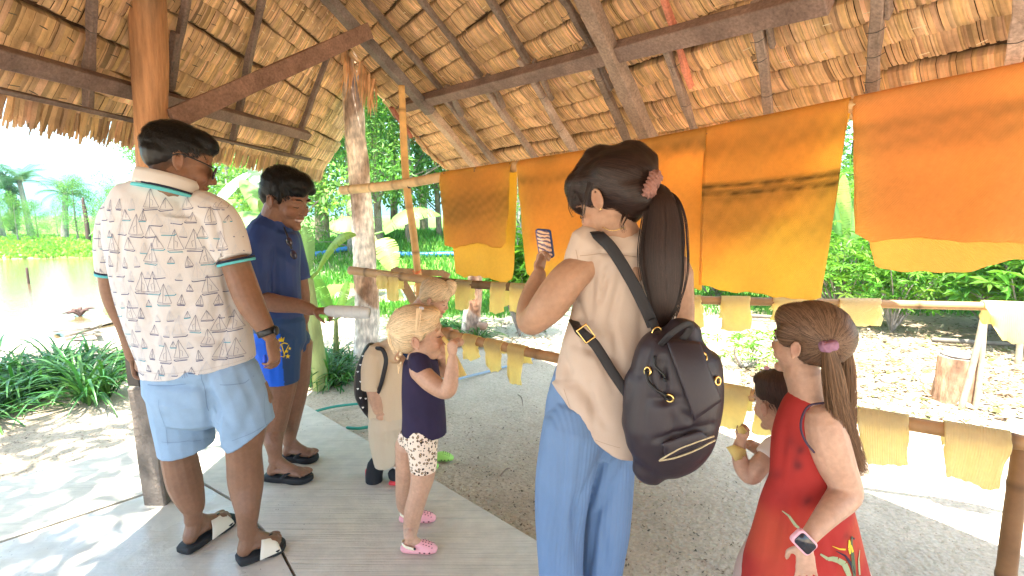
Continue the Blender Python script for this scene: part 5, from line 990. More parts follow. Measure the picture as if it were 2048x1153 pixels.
    for (a, b, rw) in (((467, 505, Y - .03), (472, 522, Y - .03), 35.5), ((220, 528, Y + .06), (219, 548, Y + .06), 24.5)):
        pa, pb = P(*a), P(*b); ax = nz(pb - pa); k_ = vd(pa) / F; ring(pb - ax * .004, ax, rw * k_, rw * k_ * .96, .007, navy, 'cuff_trim', t); ring(pb + ax * .006, ax, rw * k_ * .99, rw * k_ * .95, .010, teal, 'cuff_trim', t)
    # shorts
    mb = MB(); mb.add(*chain([(394, 690, Y, 98, .6), (400, 740, Y, 110, .62), (400, 790, Y, 106, .66)], caps=(1, 1), seg=28)); mb.add(*chain([(354, 750, Y + .01, 62, .9), (364, 820, Y + .02, 56, .95), (375, 893, Y + .03, 51, .98)], caps=(1, 0))); mb.add(*chain([(452, 750, Y - .01, 64, .9), (474, 800, Y - .02, 60, .95), (503, 869, Y - .02, 47, 1.0)], caps=(1, 0)))
    cr = [(415, 790, 425, 850, .020, 12), (295, 768, 400, 775, .016, 8), (405, 775, 455, 850, .016, 12), (500, 740, 440, 830, .006, 14), (520, 770, 480, 880, .007, 12), (340, 790, 410, 840, .006, 14), (330, 840, 400, 870, .005, 12), (450, 880, 545, 850, .003, 5), (322, 890, 430, 876, .003, 5), (415, 745, 420, 790, .006, 6), (480, 750, 520, 820, .006, 12)]
    def shear2(co, no): px, py = proj(co); k = np.clip((py - 800) / 60, 0, 1); co = co.copy(); co[:, 2] += k * np.where(px > 440, (px - 500) * .0007, (px - 375) * .00022); return co
    shr = blob('shorts', mb, mat('pale_blue_cotton', (.235, .34, .47), .85, .2, noise=(16, .07), bump=(220, .25, .002)), t, .006, 3, multi(shear2, wrinkle(9, .004, 8), wrinkle(22, .0015, 9), creases(cr)))
    sc = A([.13, .20, .30]); S_ = [([(324, 884), (376, 882), (428, 868)], sc, .0016), ([(464, 882), (505, 866), (549, 836)], sc, .0016), ([(402, 745), (410, 780), (418, 822)], sc, .002), ([(296, 770), (345, 772), (372, 768)], sc, .0025), ([(440, 770), (490, 766), (508, 752)], sc, .0025), ([(318, 800), (326, 840), (336, 890)], sc, .0012), ([(532, 760), (540, 800), (546, 840)], sc, .0012)]
    join(shr, decal(shr, S_, Y, .0012).obj('tmp', mat('seam', (1, 1, 1), .9, vcol=True)))
    sc = A([.42, .37, .34]); S_ = [([(430, 408), (444, 440), (450, 480), (443, 515)], sc, .0022), ([(245, 420), (240, 460), (236, 500), (234, 545)], sc, .0018), ([(280, 742), (340, 748), (400, 742), (460, 728), (505, 712)], sc, .0014), ([(445, 506), (470, 508), (496, 503)], sc, .0012)]
    join(sh, decal(sh, S_, Y, .0012).obj('tmp', mat('seam', (1, 1, 1), .9, vcol=True)))
    # slides
    mso = mat('black_foam', (.02, .021, .023), .7); mst_ = mat('cream_strap', (.74, .68, .56), .55)
    for fr in (fr1, fr2):
        mb = MB(); mb.add(*sole(fr, .001, .030, .118, arch=.006)); s_ = mb.obj('slide_sole', mso, t); mb = MB(); mb.add(*strap_band(fr, .42, .90, .016, .108, .074, .005, 1.)); so2 = mb.obj('slide_strap', mst_, t)
        h, d, s, L = fr; mb = MB(); c = A([h[0], h[1], .0]) + d * L * .60 + s * .012 + A([0, 0, .083]); 
        for k in (-1, 1): mb.add(*boxm(c + d * (k * .016 - .010), c + d * (k * .016 + .010) , .011, .002, (0, 0, 1)))
        mb.obj('strap_mark', m_blk, t)
    # watch, glasses, phone, blue thing in hand
    w0 = P(534, 664, Y - .06); k_ = vd(w0) / F; ring(w0, A([.35, 0, -1]), 19 * k_, 18 * k_, .026, m_blk, 'wrist_strap', t); wm = MB(); wm.add(*ell(P(553, 662, Y - .075), (.007, .018, .019))); wm.obj('watch_case', m_blk, t)
    g = thing('sunglasses', 'dark sunglasses worn by the man in the sailboat shirt', 'sunglasses', H.w(0, .4, 0)); mg_ = mat('lens', (.03, .02, .035), .08, .6)
    for s in (-1, 1):
        mb = MB(); mb.add(*ell(H.w(s * .15, .425, -.01), A([.125, .022, .10]) * H.h, H.ax)); mb.obj('lens', mg_, g); mb = MB(); mb.add(*H.T([(s * .28, .38, .045, .012), (s * .375, .22, .05, .010), (s * .40, -.02, .055, .010), (s * .40, -.1, .0, .009)], seg=6)); mb.obj('temple', m_blk, g)
    mb = MB(); mb.add(*H.T([(-.04, .44, .03, .01), (0, .455, .04, .01), (.04, .44, .03, .01)], seg=6)); mb.obj('bridge', m_blk, g)
    ph = P(266, 742, Y + .1); mb = MB(); mb.add(*boxm(ph + A([0, 0, -.07]), ph + A([0, 0, .06]), .012, .072, (1, -.3, 0))); o = bevel(mb.obj('phone', m_blk, smooth=False), .004); tag(o, 'black phone held low in the left hand of the man beside the post', 'phone')
    mb = MB(); mb.add(*ell(P(530, 722, Y - .05), (.008, .012, .026))); tag(mb.obj('bottle_cap', mat('blue_plastic', (.03, .10, .75), .35)), 'small blue plastic item in the right hand of the man', 'cap')
man()

# ------------------------------------------------------------------ teenager in navy
def teen():
    a0 = G(560, 960, 0); Y = a0[1] + .05; t = thing('person', 'smiling teenager with black hair in navy T-shirt and blue sports shorts, looking down', 'person', a0)
    H = HF(P(573, 398, Y), 106, 22, -4, .285); mb = MB(); addall(mb, head_parts(H)); mb.add(*chain([(538, 478, Y, 38), (548, 445, Y, 29), (560, 415, Y, 29)]))
    fr_ = []; 
    f1, a1, fr1 = foot(G(533, 951, .03), G(622, 951, .03), .03, 1, 1.0); f2, a2, fr2 = foot(G(566, 913, .03), G(634, 911, .03), .03, 1, 1.0); addall(mb, f1 + f2)
    for a_, pts in ((a1, [(563, 700, Y, 40), (562, 765, Y, 31), (556, 812, Y, 26), (545, 860, Y, 25)]), (a2, [(590, 690, Y + .1, 34), (596, 735, Y + .1, 25), (594, 775, Y + .1, 22), (582, 825, Y + .12, 22)])):
        x, y = proj(a_); mb.add(*chain(pts + [((pts[-1][0] + x) / 2, (pts[-1][1] + y) / 2, a_[1], 17), (x, y - 6, a_[1], 13), (x, y + 4, a_[1], 13)]))
    mb.add(*chain([(520, 500, Y - .1, 27), (517, 590, Y - .13, 21), (545, 606, Y - .16, 19), (595, 612, Y - .17, 15), (622, 620, Y - .18, 12)])); addall(mb, hand(P(626, 621, Y - .18), A([1, 0, -.05]), A([0, .4, -1]), .155, -1, (.7, .8, .85, .9), .5))
    mb.add(*chain([(585, 520, Y + .12, 22), (602, 590, Y + .14, 17), (606, 640, Y + .12, 12)])); addall(mb, hand(P(608, 645, Y + .12), A([.15, 0, -1]), A([-1, 0, 0]), .15, 1, (.3, .4, .4, .5), .3)); mb.add(*chain([(545, 500, Y, 50), (555, 680, Y, 44)], ratio=.6))
    fp = facepaint(H, (1.1, .55, .5))
    def paint(co, no):
        d = (co - H.c) @ H.ax.T / H.h; c = fp(co, no); e = (np.exp(-((d[:, 0] / .085) ** 4 + ((d[:, 2] + .262) / .02) ** 4)) * (d[:, 1] > .3))[:, None]; return c * (1 - e) + A([3.2, 5.5, 8.5]) * e
    blob('body', mb, m_skt, t, .0042, 3, paint=paint); eyes(H, t, closed=True)
    mb = MB(); mb.add(*H.E((0, -.09, .21), (.375, .44, .36))); mb.add(*H.E((0, -.25, .0), (.30, .24, .28))); mb.add(*H.E((0, .12, .36), (.31, .31, .19))); mb.add(*H.E((.10, .30, .27), (.18, .12, .11))); mb.add(*H.E((-.12, .29, .29), (.17, .12, .10)))
    for s in (-1, 1): mb.add(*H.E((s * .325, .12, .08), (.03, .04, .12)))
    h = blob('hair', mb, m_hb, t, .005, 2, wrinkle(55, .0035, 3)); strands(h, 2200, .055, lambda p, n: H.f * .7 - H.u * .7 + H.r * .1, 2, .0014, .005, 6, lambda co, no: (co - H.c) @ H.u > -.05 * H.h, curl=.2)
    mb = MB(); mb.add(*chain([(548, 448, Y, 34, .9), (545, 462, Y, 46, .85), (546, 490, Y, 54, .75), (549, 550, Y, 50, .75), (553, 610, Y, 49, .78), (556, 655, Y, 51, .8)], caps=(1, 0), seg=24)); mb.add(*chain([(530, 468, Y - .05, 34), (516, 500, Y - .1, 33), (513, 545, Y - .12, 30), (515, 588, Y - .13, 28)], caps=(1, 0))); mb.add(*chain([(575, 475, Y + .08, 26), (588, 520, Y + .12, 24), (598, 560, Y + .13, 22)], caps=(1, 0)))
    sh = blob('t_shirt', mb, mat('navy_jersey', (.018, .045, .17), .6, .35, noise=(9, .15), bump=(250, .2, .002)), t, .006, 3, multi(wrinkle(8, .005, 2), wrinkle(18, .002, 4), creases([(500, 480, 530, 580, .008, 9), (540, 500, 600, 540, .006, 10), (560, 560, 600, 640, .006, 10), (520, 620, 590, 600, .005, 10), (545, 470, 590, 500, .005, 8)])))
    mb = MB(); mb.add(*chain([(555, 640, Y, 54, .8), (556, 680, Y, 55, .85)], caps=(1, 1), seg=24)); mb.add(*chain([(553, 680, Y - .03, 50), (557, 720, Y - .04, 41), (560, 763, Y - .04, 36)], caps=(1, 0))); mb.add(*chain([(585, 680, Y + .08, 34), (594, 715, Y + .1, 27), (597, 734, Y + .1, 24)], caps=(1, 0)))
    def ps(co, no):
        px, py = proj(co); m_ = ((px < 559 + (py - 650) * .08) & (py > 668) & (px < 575))[:, None]; return np.where(m_, A([.5, 2.2, 5.0]), A([1, 1, 1.]))
    so_ = blob('shorts', mb, mat('sports_shorts', (.022, .06, .16), .6, .3, vcol=True, bump=(250, .2, .002)), t, .005, 3, multi(wrinkle(10, .004, 7), creases([(540, 690, 552, 760, .006, 8), (575, 690, 580, 740, .006, 6)])), ps)
    y_ = A([.85, .62, .02]); S_ = [([(558, 676), (556, 684), (567, 684), (569, 675), (565, 680), (562.5, 674), (560, 680)], y_, .0015, 1), ([(575, 688), (568, 686), (560, 690), (558, 697), (562, 703)], y_, .005), ([(563, 690), (568, 708), (577, 690)], y_, .0045), ([(560, 706), (560, 713), (568, 714), (568, 706)], y_, .0035)]
    for cx, cy, s in ((573, 703, 4), (575, 713, 5.5), (579, 697, 3.5)):
        pts = [(cx + s * (1 if k % 2 == 0 else .42) * math.sin(k * math.pi / 5), cy - s * (1 if k % 2 == 0 else .42) * math.cos(k * math.pi / 5)) for k in range(10)]; S_.append((pts, y_, .001, 1))
    tmp = decal(so_, S_, Y - .08, .0025).obj('tmp', mat('print_yellow', (1, 1, 1), .7, vcol=True)); join(so_, tmp)
    for fr in (fr1, fr2):
        mb = MB(); mb.add(*sole(fr, .001, .032, .112, arch=.01)); mb.obj('flip_flop_sole', mat('black_foam2', (.015, .015, .017), .6), t); h, d, s, L = fr; mb = MB(); top = A([h[0], h[1], .062]) + d * L * .60; pst = A([h[0], h[1], .045]) + d * L * .80 - s * .014
        for sd in (-1, 1): e = A([h[0], h[1], .03]) + d * L * .42 + s * sd * .050; mb.add(*chainm([(pst, .008), (top + s * sd * .02, .017), (e + A([0, 0, .012]), .011)], ratio=.35, ref=(0, 0, 1)))
        mb.obj('flip_flop_strap', mat('black_foam2', (.015, .015, .017), .6), t)
    g = thing('sunglasses', 'black sunglasses hooked on the neckline of the navy T-shirt', 'sunglasses', P(580, 490, Y - .1)); ml = mat('lens', (.03, .02, .035), .08, .6)
    for (x, y) in ((578, 484), (587, 510)): mb = MB(); mb.add(*ell(P(x, y, Y - .115), (.018, .007, .026), A([[.9, 0, .3], [0, 1, 0], [-.3, 0, .9]]))); mb.obj('lens', ml, g)
    mb = MB(); mb.add(*chain([(568, 455, Y - .09, 1.8), (574, 470, Y - .11, 2), (583, 497, Y - .12, 2.2)], seg=6)); mb.obj('frame', m_blk, g)
    # clear bottle in the right hand
    b = thing('plastic_bottle', 'clear plastic bottle held out level by the teenager in navy', 'bottle', P(690, 624, Y - .2)); mc = mat('clear_plastic', (.85, .88, .9), .12, .5, transl=.35, alpha=1); pts = [(650, 621, Y - .2, 6), (660, 622, Y - .2, 11), (690, 624, Y - .2, 12.5), (735, 626, Y - .2, 12), (738, 626, Y - .2, 9)]
    mb = MB(); mb.add(*chain(pts, caps=(0, 0))); bb_ = mb.obj('bottle_body', mc, b); mb = MB()
    for x in (672, 690, 708, 724): c = P(x, 624.5, Y - .2); mb.add(*tube(A([c - A([.003, 0, 0]), c + A([.003, 0, 0])]), 12.9 * vd(c) / F, 12.9 * vd(c) / F, 16, (0, 0)))
    join(bb_, mb.obj('tmp', mc))
teen()
def cap(H, child=True, back=1.): 
    if child: return [H.E((0, -.085, .19), (.395, .46, .38)), H.E((0, -.24, .0), (.33, .26, .30)), H.E((0, .12, .37), (.30, .28, .16))]
    return [H.E((0, -.09, .20), (.37, .45, .37)), H.E((0, -.25, -.02), (.31, .25, .30))]
def locks(mb, paths, n, w, seed, spread=.006, base=(1, 1, 1), var=(.6, 1.4), sub=5):
    """bundles of fine hair along guide paths [(pt, radius), ...]"""
    r = np.random.RandomState(seed)
    for gpth in paths:
        q = spline(A([list(p) + [rd] for p, rd in gpth]), sub); m = len(q); T = np.gradient(q[:, :3], axis=0)
        for i in range(n):
            a = r.rand() * 6.28; rr = math.sqrt(r.rand()); ph = r.rand() * 6; end = int(m * r.uniform(.8, 1.0)); V = []; c = A(base) * r.uniform(*var)
            for k in range(end):
                t = nz(T[k]); x = nz(np.cross(t, A([0, 1, 0.]))); y = np.cross(x, t); aa = a + .4 * math.sin(k / m * 3 + ph); o_ = q[k, :3] + (x * math.cos(aa) + y * math.sin(aa)) * q[k, 3] * rr + x * spread * math.sin(k * .7 + ph) * (k / m) * .5; ww = w * (1 - .7 * k / end); V += [o_ - x * ww, o_ + x * ww]
            mb.add(V, [(2 * k, 2 * k + 1, 2 * k + 3, 2 * k + 2) for k in range(end - 1)], c)
# ------------------------------------------------------------------ girl in navy top and leopard shorts
def clog(t, fr, m, strap, z, W, k, nm='clog', holes=True):
    h, d, s, L = fr; up = A([0, 0, 1.]); B = lambda a, b, c: A([h[0], h[1], z]) + d * a * L + s * b + up * c; root = MB()
    root.add(*chainm([(B(.05, 0, .022 * k), .032 * k), (B(.3, 0, .020 * k), .034 * k), (B(.6, 0, .028 * k), .040 * k), (B(.8, 0, .026 * k), .041 * k), (B(.93, 0, .022 * k), .030 * k)], ratio=.72, ref=(0, 0, 1)))
    root.add(*chainm([(B(.46, 0, .045 * k), .030 * k), (B(.62, 0, .040 * k), .037 * k), (B(.85, 0, .028 * k), .034 * k)], ratio=.8, ref=(0, 0, 1)))
    def flat(co, no): co = co.copy(); co[:, 2] = np.maximum(co[:, 2], z + .001); return co
    o = blob(nm, root, m, t, .0035, 3, flat); bv = bvh_of(o); hb = MB()
    if holes:
        pts = [(.62 + .085 * (i % 4), (-.018 + .012 * j) * k * 1.2, 1) for i in range(4) for j in range(4)]; pts = [B(a + (.03 if int(round(b * 1000)) % 2 else 0), b, .12) for a, b, _ in pts]
        for p in pts:
            q = bv.ray_cast(Vector(p), Vector((0, 0, -1)))
            if q[0] is not None: hb.add(*ell(A(q[0]), (.0036 * k, .0036 * k, .0014)))
        for sd in (-1, 1):
            for a in (.56, .70, .84):
                q = bv.ray_cast(Vector(B(a, sd * .12, .022 * k)), Vector(-s * sd))
                if q[0] is not None: hb.add(*ell(A(q[0]), A([.0065, .0022, .0045]) * k, A([d, s, up])))
        hb.obj('vent_holes', mat('vent_dark', (.08, .02, .03), .8), o)
    if strap:
        mb = MB(); th = np.linspace(-1.75, 1.75, 15); pts = [B(.34 - .36 * math.cos(a), .040 * k * math.sin(a) * 1.0, .050 * k - .004 + .008 * math.cos(a)) for a in th]; mb.add(*tube(A(pts), .0028 * k, .009 * k, 8, ref=(0, 0, 1))); mb.obj('heel_strap', strap, o)
        mb = MB()
        for sd in (-1, 1): mb.add(*ell(B(.42, sd * .041 * k, .047 * k), A([.007, .003, .007]) * k, A([d, s, up])))
        mb.obj('rivet', m_blk, o)
    return o
def navy_girl():
    a0 = G(838, 1100, 0); Y = a0[1] + .03; t = thing('person', 'little blonde girl in dark navy top, leopard print shorts and pink clogs, blowing', 'person', a0)
    H = HF(P(840, 671, Y), 88, -4, 0, .232); mb = MB(); addall(mb, head_parts(H, True)); mb.add(*chain([(830, 745, Y, 26), (838, 712, Y, 22), (842, 690, Y, 24)]))
    x = 0; f1, a1, fr1 = foot(G(806, 1095, .02), G(872, 1098, .02), .014, 1, .62, False); f2, a2, fr2 = foot(G(802, 1036, .02), G(870, 1036, .02), .014, 1, .62, False); addall(mb, f1 + f2)
    p1, p2 = proj(a1), proj(a2)
    mb.add(*chain([(842, 890, Y - .01, 30), (846, 945, Y - .02, 25), (838, 985, Y - .02, 20), (828, 1020, Y - .01, 19), (822, 1055, Y, 16), (p1[0], p1[1], a1[1], 12.5)])); mb.add(*chain([(818, 890, Y + .07, 28), (812, 950, Y + .1, 21), (808, 990, Y + .14, 17), (808, 1015, a2[1], 13), (p2[0], p2[1], a2[1], 11)]))
    mb.add(*chain([(838, 742, Y - .05, 20), (862, 765, Y - .1, 20), (888, 782, Y - .13, 17), (899, 774, Y - .14, 16.5), (904, 740, Y - .13, 13.5), (905, 716, Y - .13, 10)], sub=5)); addall(mb, hand(P(905, 712, Y - .13), A([.0, .05, 1]), A([.3, .6, .25]), .105, 1, (1.0, 1.1, 1.15, 1.2), .6, fat=1.25))
    mb.add(*chain([(868, 745, Y + .06, 18), (890, 735, Y + .07, 14), (880, 705, Y + .05, 12), (896, 692, Y - .02, 10)], sub=4)); addall(mb, hand(P(897, 690, Y - .03), A([.75, -.1, .3]), A([0, .5, -.8]), .10, 1, (.9, 1.0, 1.1, 1.2), .6, fat=1.25)); mb.add(*chain([(845, 760, Y, 34), (845, 870, Y, 30)], ratio=.7))
    blob('body', mb, m_skl, t, .0034, 3, paint=facepaint(H, (1.1, .55, .5), .07)); eyes(H, t, True, browcol=(.45, .3, .16))
    mb = MB(); addall(mb, cap(H)); mb.add(*H.T([(.05, -.1, .5, .05), (.02, -.35, .42, .07), (0, -.5, .18, .08)])); 
    for s in (-1, 1): mb.add(*H.E((s * .34, .04, .10), (.04, .08, .14)))
    h = blob('hair', mb, m_hl, t, .0045, 2, wrinkle(30, .0010, 3)); tail = H.w(0, -.53, .12); strands(h, 3600, .11, lambda p, n: nz(tail - p), 3, .0009, .0028, 7, cr=(.55, 1.3))
    mb = MB(); p0 = P(790, 640, Y - .03); locks(mb, [[(p0, .012), (P(783, 665, Y - .03), .018), (P(786, 690, Y - .03), .016), (P(793, 712, Y - .03), .010)]], 60, .0011, 4)
    for k in range(7):
        z_ = 672 + k * 9; mb.add(*ell(P(797 + (-3 if k % 2 else 3) + k * .4, z_, Y - .04), (.0105 - k * .0007, .010, .012 - k * .0006), A([[.8, 0, .6 if k % 2 else -.6], [0, 1, 0], [-.6 if k % 2 else .6, 0, .8]])), A([1, 1, 1]) * (.85 + .1 * (k % 2)))
    locks(mb, [[(P(798, 730, Y - .04), .006), (P(797, 752, Y - .04), .002)]], 16, .001, 5); locks(mb, [[(P(838, 618, Y - .075), .012), (P(836, 640, Y - .095), .010), (P(834, 672, Y - .098), .006)]], 26, .0011, 6); locks(mb, [[(P(800, 622, Y), .02), (P(786, 640, Y), .012), (P(788, 655, Y - .02), .01)]], 40, .0011, 7)
    mb.obj('braid', m_hl, t)
    mb = MB(); c = P(791, 643, Y - .035); th = np.linspace(0, 6.3, 12); mb.add(*tube(A([c + A([.010 * math.cos(a), .012 * math.sin(a), .004 * math.cos(a)]) for a in th]), .0042, .0042, 6)); mb.obj('hair_band', mat('orange_band', (.85, .20, .08), .5), t)
    mb = MB(); mb.add(*ell(P(843, 617, Y - .06), (.010, .010, .008))); mb.obj('hair_band', mat('grey_band', (.5, .5, .55), .5), t)
    mb = MB(); mb.add(*chain([(841, 708, Y, 20, 1), (842, 722, Y, 33, .9), (842, 745, Y, 37, .9), (846, 790, Y, 42, .85), (849, 835, Y, 44, .85), (849, 866, Y, 45, .85)], caps=(1, 0), seg=24)); mb.add(*chain([(838, 722, Y - .03, 24), (843, 740, Y - .06, 22)], caps=(1, 1)))
    blob('top', mb, mat('dark_navy_cotton', (.028, .020, .050), .8, .2, noise=(12, .15), bump=(240, .3, .002)), t, .0045, 3, multi(wrinkle(11, .003, 3), wrinkle(24, .0014, 4), creases([(815, 800, 850, 860, .004, 8), (870, 800, 860, 860, .004, 7), (820, 740, 850, 790, .004, 8)])))
    mb = MB(); mb.add(*chain([(840, 845, Y, 36, .9), (840, 880, Y, 36, .95)], seg=24)); mb.add(*chain([(843, 875, Y - .03, 32), (846, 905, Y - .03, 29), (847, 940, Y - .03, 26.5)], caps=(1, 0))); mb.add(*chain([(822, 875, Y + .06, 26), (817, 905, Y + .08, 22), (814, 918, Y + .09, 21)], caps=(1, 0)))
    ms = mat('leopard_cotton', (.78, .62, .47), .85, .2); T = ms.node_tree; N = T.nodes; L = T.links; b = N['Principled BSDF']; tc = N.new('ShaderNodeTexCoord'); no = N.new('ShaderNodeTexNoise'); no.inputs['Scale'].default_value = 60; va = N.new('ShaderNodeVectorMath'); va.operation = 'MULTIPLY_ADD'; va.inputs[1].default_value = (.012, .012, .012); L.new(no.outputs['Color'], va.inputs[0]); L.new(tc.outputs['Object'], va.inputs[2]); L.new(tc.outputs['Object'], no.inputs['Vector'])
    vo = N.new('ShaderNodeTexVoronoi'); vo.inputs['Scale'].default_value = 72; L.new(va.outputs[0], vo.inputs['Vector']); cr = N.new('ShaderNodeValToRGB'); cr.color_ramp.interpolation = 'CONSTANT'; e = cr.color_ramp.elements; e[0].position = 0; e[0].color = (.50, .33, .18, 1); e[1].position = .22; e[1].color = (.035, .02, .015, 1); q = e.new(.40); q.color = (.80, .65, .52, 1)
    L.new(vo.outputs['Distance'], cr.inputs[0]); L.new(cr.outputs[0], b.inputs['Base Color']); blob('shorts', mb, ms, t, .004, 3, wrinkle(14, .0015, 3))
    mp_ = mat('pink_foam', (.78, .36, .38), .55); mc_ = mat('cream_foam', (.80, .70, .50), .55); clog(t, fr1, mp_, mc_, .001, .08, .80); clog(t, fr2, mp_, mc_, .001, .08, .80)
    o = MB(); o.add(*chainm([(P(887, 677, Y - .02), .007), (P(898, 690, Y - .06), .008)], ratio=.6)); nu = 14; V = []
    for j in range(16):
        for i in range(nu): u, v = i / (nu - 1), j / 15; px = 896 + (u - .5) * (14 + 26 * v) + v * 18; py = 690 + v * 66 - abs(u - .5) * 10 * v; V.append(P(px, py, Y - .10 + .015 * math.sin(u * 6 + v * 3) * v))
    o.add(V, [(j * nu + i, j * nu + i + 1, (j + 1) * nu + i + 1, (j + 1) * nu + i) for j in range(15) for i in range(nu - 1)]); o = o.obj('small_rubber_sheet', mrb['pale']); m_ = o.modifiers.new('s', 'SOLIDIFY'); m_.thickness = .002; tag(o, 'pale yellow rubber sheet hanging from the hand of the girl in pink clogs', 'rubber sheet')
navy_girl()
# ------------------------------------------------------------------ child in beige with spotted backpack
def beige_kid():
    a0 = G(780, 965, 0); Y = a0[1] + .02; t = thing('person', 'child in cream T-shirt and trousers with black sneakers, face hidden behind blonde girl', 'person', a0)
    H = HF(P(812, 662, Y + .04), 70, 40, 0, .2); mb = MB(); addall(mb, head_parts(H, True)); mb.add(*chain([(775, 715, Y, 22), (790, 695, Y + .02, 19), (800, 670, Y + .04, 20)]))
    mb.add(*chain([(750, 730, Y - .04, 16), (745, 770, Y - .055, 14), (752, 800, Y - .07, 13.5), (756, 820, Y - .08, 11)])); addall(mb, hand(P(757, 822, Y - .08), A([.1, 0, -1]), A([.4, 1, 0]), .105, 1, (1.2, 1.3, 1.3, 1.3), .7, fat=1.2)); mb.add(*chain([(790, 720, Y + .08, 18), (815, 735, Y + .08, 14), (840, 715, Y + .06, 11)]))
    fa = P(748, 962, Y + .02); s_l = P(760, 912, Y); mb.add(*chain([(768, 850, Y - .03, 22), (766, 900, Y - .01, 15), (757, 928, Y, 12), (752, 950, Y + .01, 12)])); mb.add(*chain([(790, 850, Y + .05, 20), (796, 915, Y + .02, 12), (796, 945, Y - .01, 11), (795, 958, Y - .02, 11)]))
    mb.add(*chain([(772, 740, Y, 26), (775, 830, Y, 26)], ratio=.7)); blob('body', mb, m_skl, t, .0036, 3, paint=facepaint(H)); mb = MB(); addall(mb, cap(H)); h = blob('hair', mb, m_hl, t, .005, 2, wrinkle(65, .002, 3)); strands(h, 500, .06, lambda p, n: -H.u + H.f * .2, 3, .0012, .003, 6, cr=(.7, 1.3))
    mb = MB(); mb.add(*chain([(778, 700, Y, 24, .9), (768, 716, Y, 36, .85), (768, 760, Y, 38, .85), (772, 800, Y, 38, .85), (774, 834, Y, 37, .85)], caps=(1, 0), seg=22)); mb.add(*chain([(753, 712, Y - .03, 24), (746, 740, Y - .05, 24), (743, 780, Y - .06, 21)], caps=(1, 0)))
    blob('t_shirt', mb, mat('cream_jersey', (.60, .47, .33), .85, .2, bump=(240, .25, .002)), t, .0045, 3, multi(wrinkle(11, .003, 3), creases([(760, 730, 765, 800, .004, 7), (790, 760, 780, 825, .004, 7), (750, 700, 760, 740, .004, 6)])))
    mb = MB(); mb.add(*chain([(776, 820, Y, 33, .9), (778, 850, Y, 34, .9)], seg=22)); mb.add(*chain([(766, 850, Y - .03, 29), (766, 885, Y - .02, 27), (770, 930, Y - .01, 21)], caps=(1, 0))); mb.add(*chain([(786, 850, Y + .05, 25), (793, 890, Y + .04, 22), (796, 922, Y + .02, 18)], caps=(1, 0)))
    blob('trousers', mb, mat('cream_cotton', (.56, .46, .34), .85, .2, bump=(240, .25, .002)), t, .0045, 3, multi(wrinkle(10, .003, 6), creases([(770, 840, 780, 900, .006, 7), (750, 880, 780, 890, .004, 6)])))
    mb = MB(); mb.add(*chain([(756, 925, Y, 14), (752, 945, Y + .01, 13.5)], caps=(0, 0))); mb.obj('sock', mat('white_sock', (.75, .74, .70), .9), t); mb = MB(); mb.add(*chain([(797, 932, Y + .01, 13.5), (795, 955, Y - .01, 13)], caps=(0, 0))); mb.obj('sock', mat('white_sock', (.75, .74, .70), .9), t)
    mk = mat('black_knit', (.015, .016, .02), .75, bump=(200, .4, .002)); mr = mat('red_rubber', (.6, .05, .06), .5); mw_ = mat('white_rubber', (.75, .74, .72), .5); mu = mat('blue_rubber', (.03, .14, .5), .5)
    def sneaker(pts, ratio, sole_pts, hl, blu): 
        mb = MB(); mb.add(*chain(pts)); o = blob('sneaker', mb, mk, t, .0035, 3); mb = MB(); mb.add(*chain(sole_pts, ratio=1.3)); mb.obj('sneaker_sole', mw_, o); mb = MB(); mb.add(*chain(hl, ratio=1.4)); mb.obj('heel_plug', mr, o)
        if blu: mb = MB(); mb.add(*chain(blu, ratio=1.4)); mb.obj('sole_plug', mu, o)
        return o
    sneaker([(752, 930, Y, 17, .9), (748, 950, Y, 17, 1), (749, 970, Y - .01, 16, 1), (752, 984, Y - .02, 12, 1)], 1, [(738, 940, Y + .01, 5), (738, 965, Y + .01, 6), (746, 986, Y, 6), (756, 990, Y - .01, 4)], [(734, 941, Y + .01, 3.5), (734, 953, Y + .01, 3.5)], [(736, 966, Y + .01, 5.5), (739, 980, Y + .005, 5.5)])
    sneaker([(788, 948, Y - .02, 13, .9), (797, 960, Y - .03, 14, .9), (812, 965, Y - .04, 13, 1)], 1, [(779, 972, Y - .03, 3.5), (800, 974, Y - .04, 3.5), (822, 974, Y - .05, 3.5)], [(782, 966, Y - .05, 4.5), (798, 967, Y - .06, 4.5)], None)
    b = thing('backpack', 'small black backpack with white hearts worn by the child in cream', 'backpack', P(735, 840, Y)); mb = MB(); mb.add(*chain([(742, 700, Y + .02, 14, 1.6), (732, 740, Y + .02, 19, 2.0), (729, 780, Y + .02, 18, 2.0), (738, 815, Y + .02, 13, 1.8), (742, 835, Y + .02, 6, 1.2)])); o = blob('bag', mb, mat('black_nylon', (.014, .013, .016), .5, .4), b, .005, 3, wrinkle(20, .003, 5))
    S_ = []; r = np.random.RandomState(3)
    for k in range(26): cx, cy = 716 + (k % 4) * 10 + (k // 4 % 2) * 5, 712 + (k // 4) * 17 + r.uniform(-2, 2); S_.append(([(cx, cy + 2.2), (cx - 2.4, cy - .6), (cx - 1.2, cy - 2), (cx, cy - 1), (cx + 1.2, cy - 2), (cx + 2.4, cy - .6)], (.8, .8, .8), .001, 1))
    join(o, decal(o, S_, Y, .002).obj('tmp', mat('print_white', (1, 1, 1), .7, vcol=True)))
    mb = MB(); mb.add(*chain([(752, 697, Y - .05, 4, 1.2), (765, 700, Y - .09, 4.5, .6), (772, 720, Y - .105, 4.5, .5), (768, 745, Y - .11, 4.5, .5), (760, 775, Y - .10, 4, .5), (750, 800, Y - .05, 3.5, .6)], ratio=.5)); mb.obj('shoulder_strap', mat('black_nylon', (.014, .013, .016), .5, .4), b)
beige_kid()
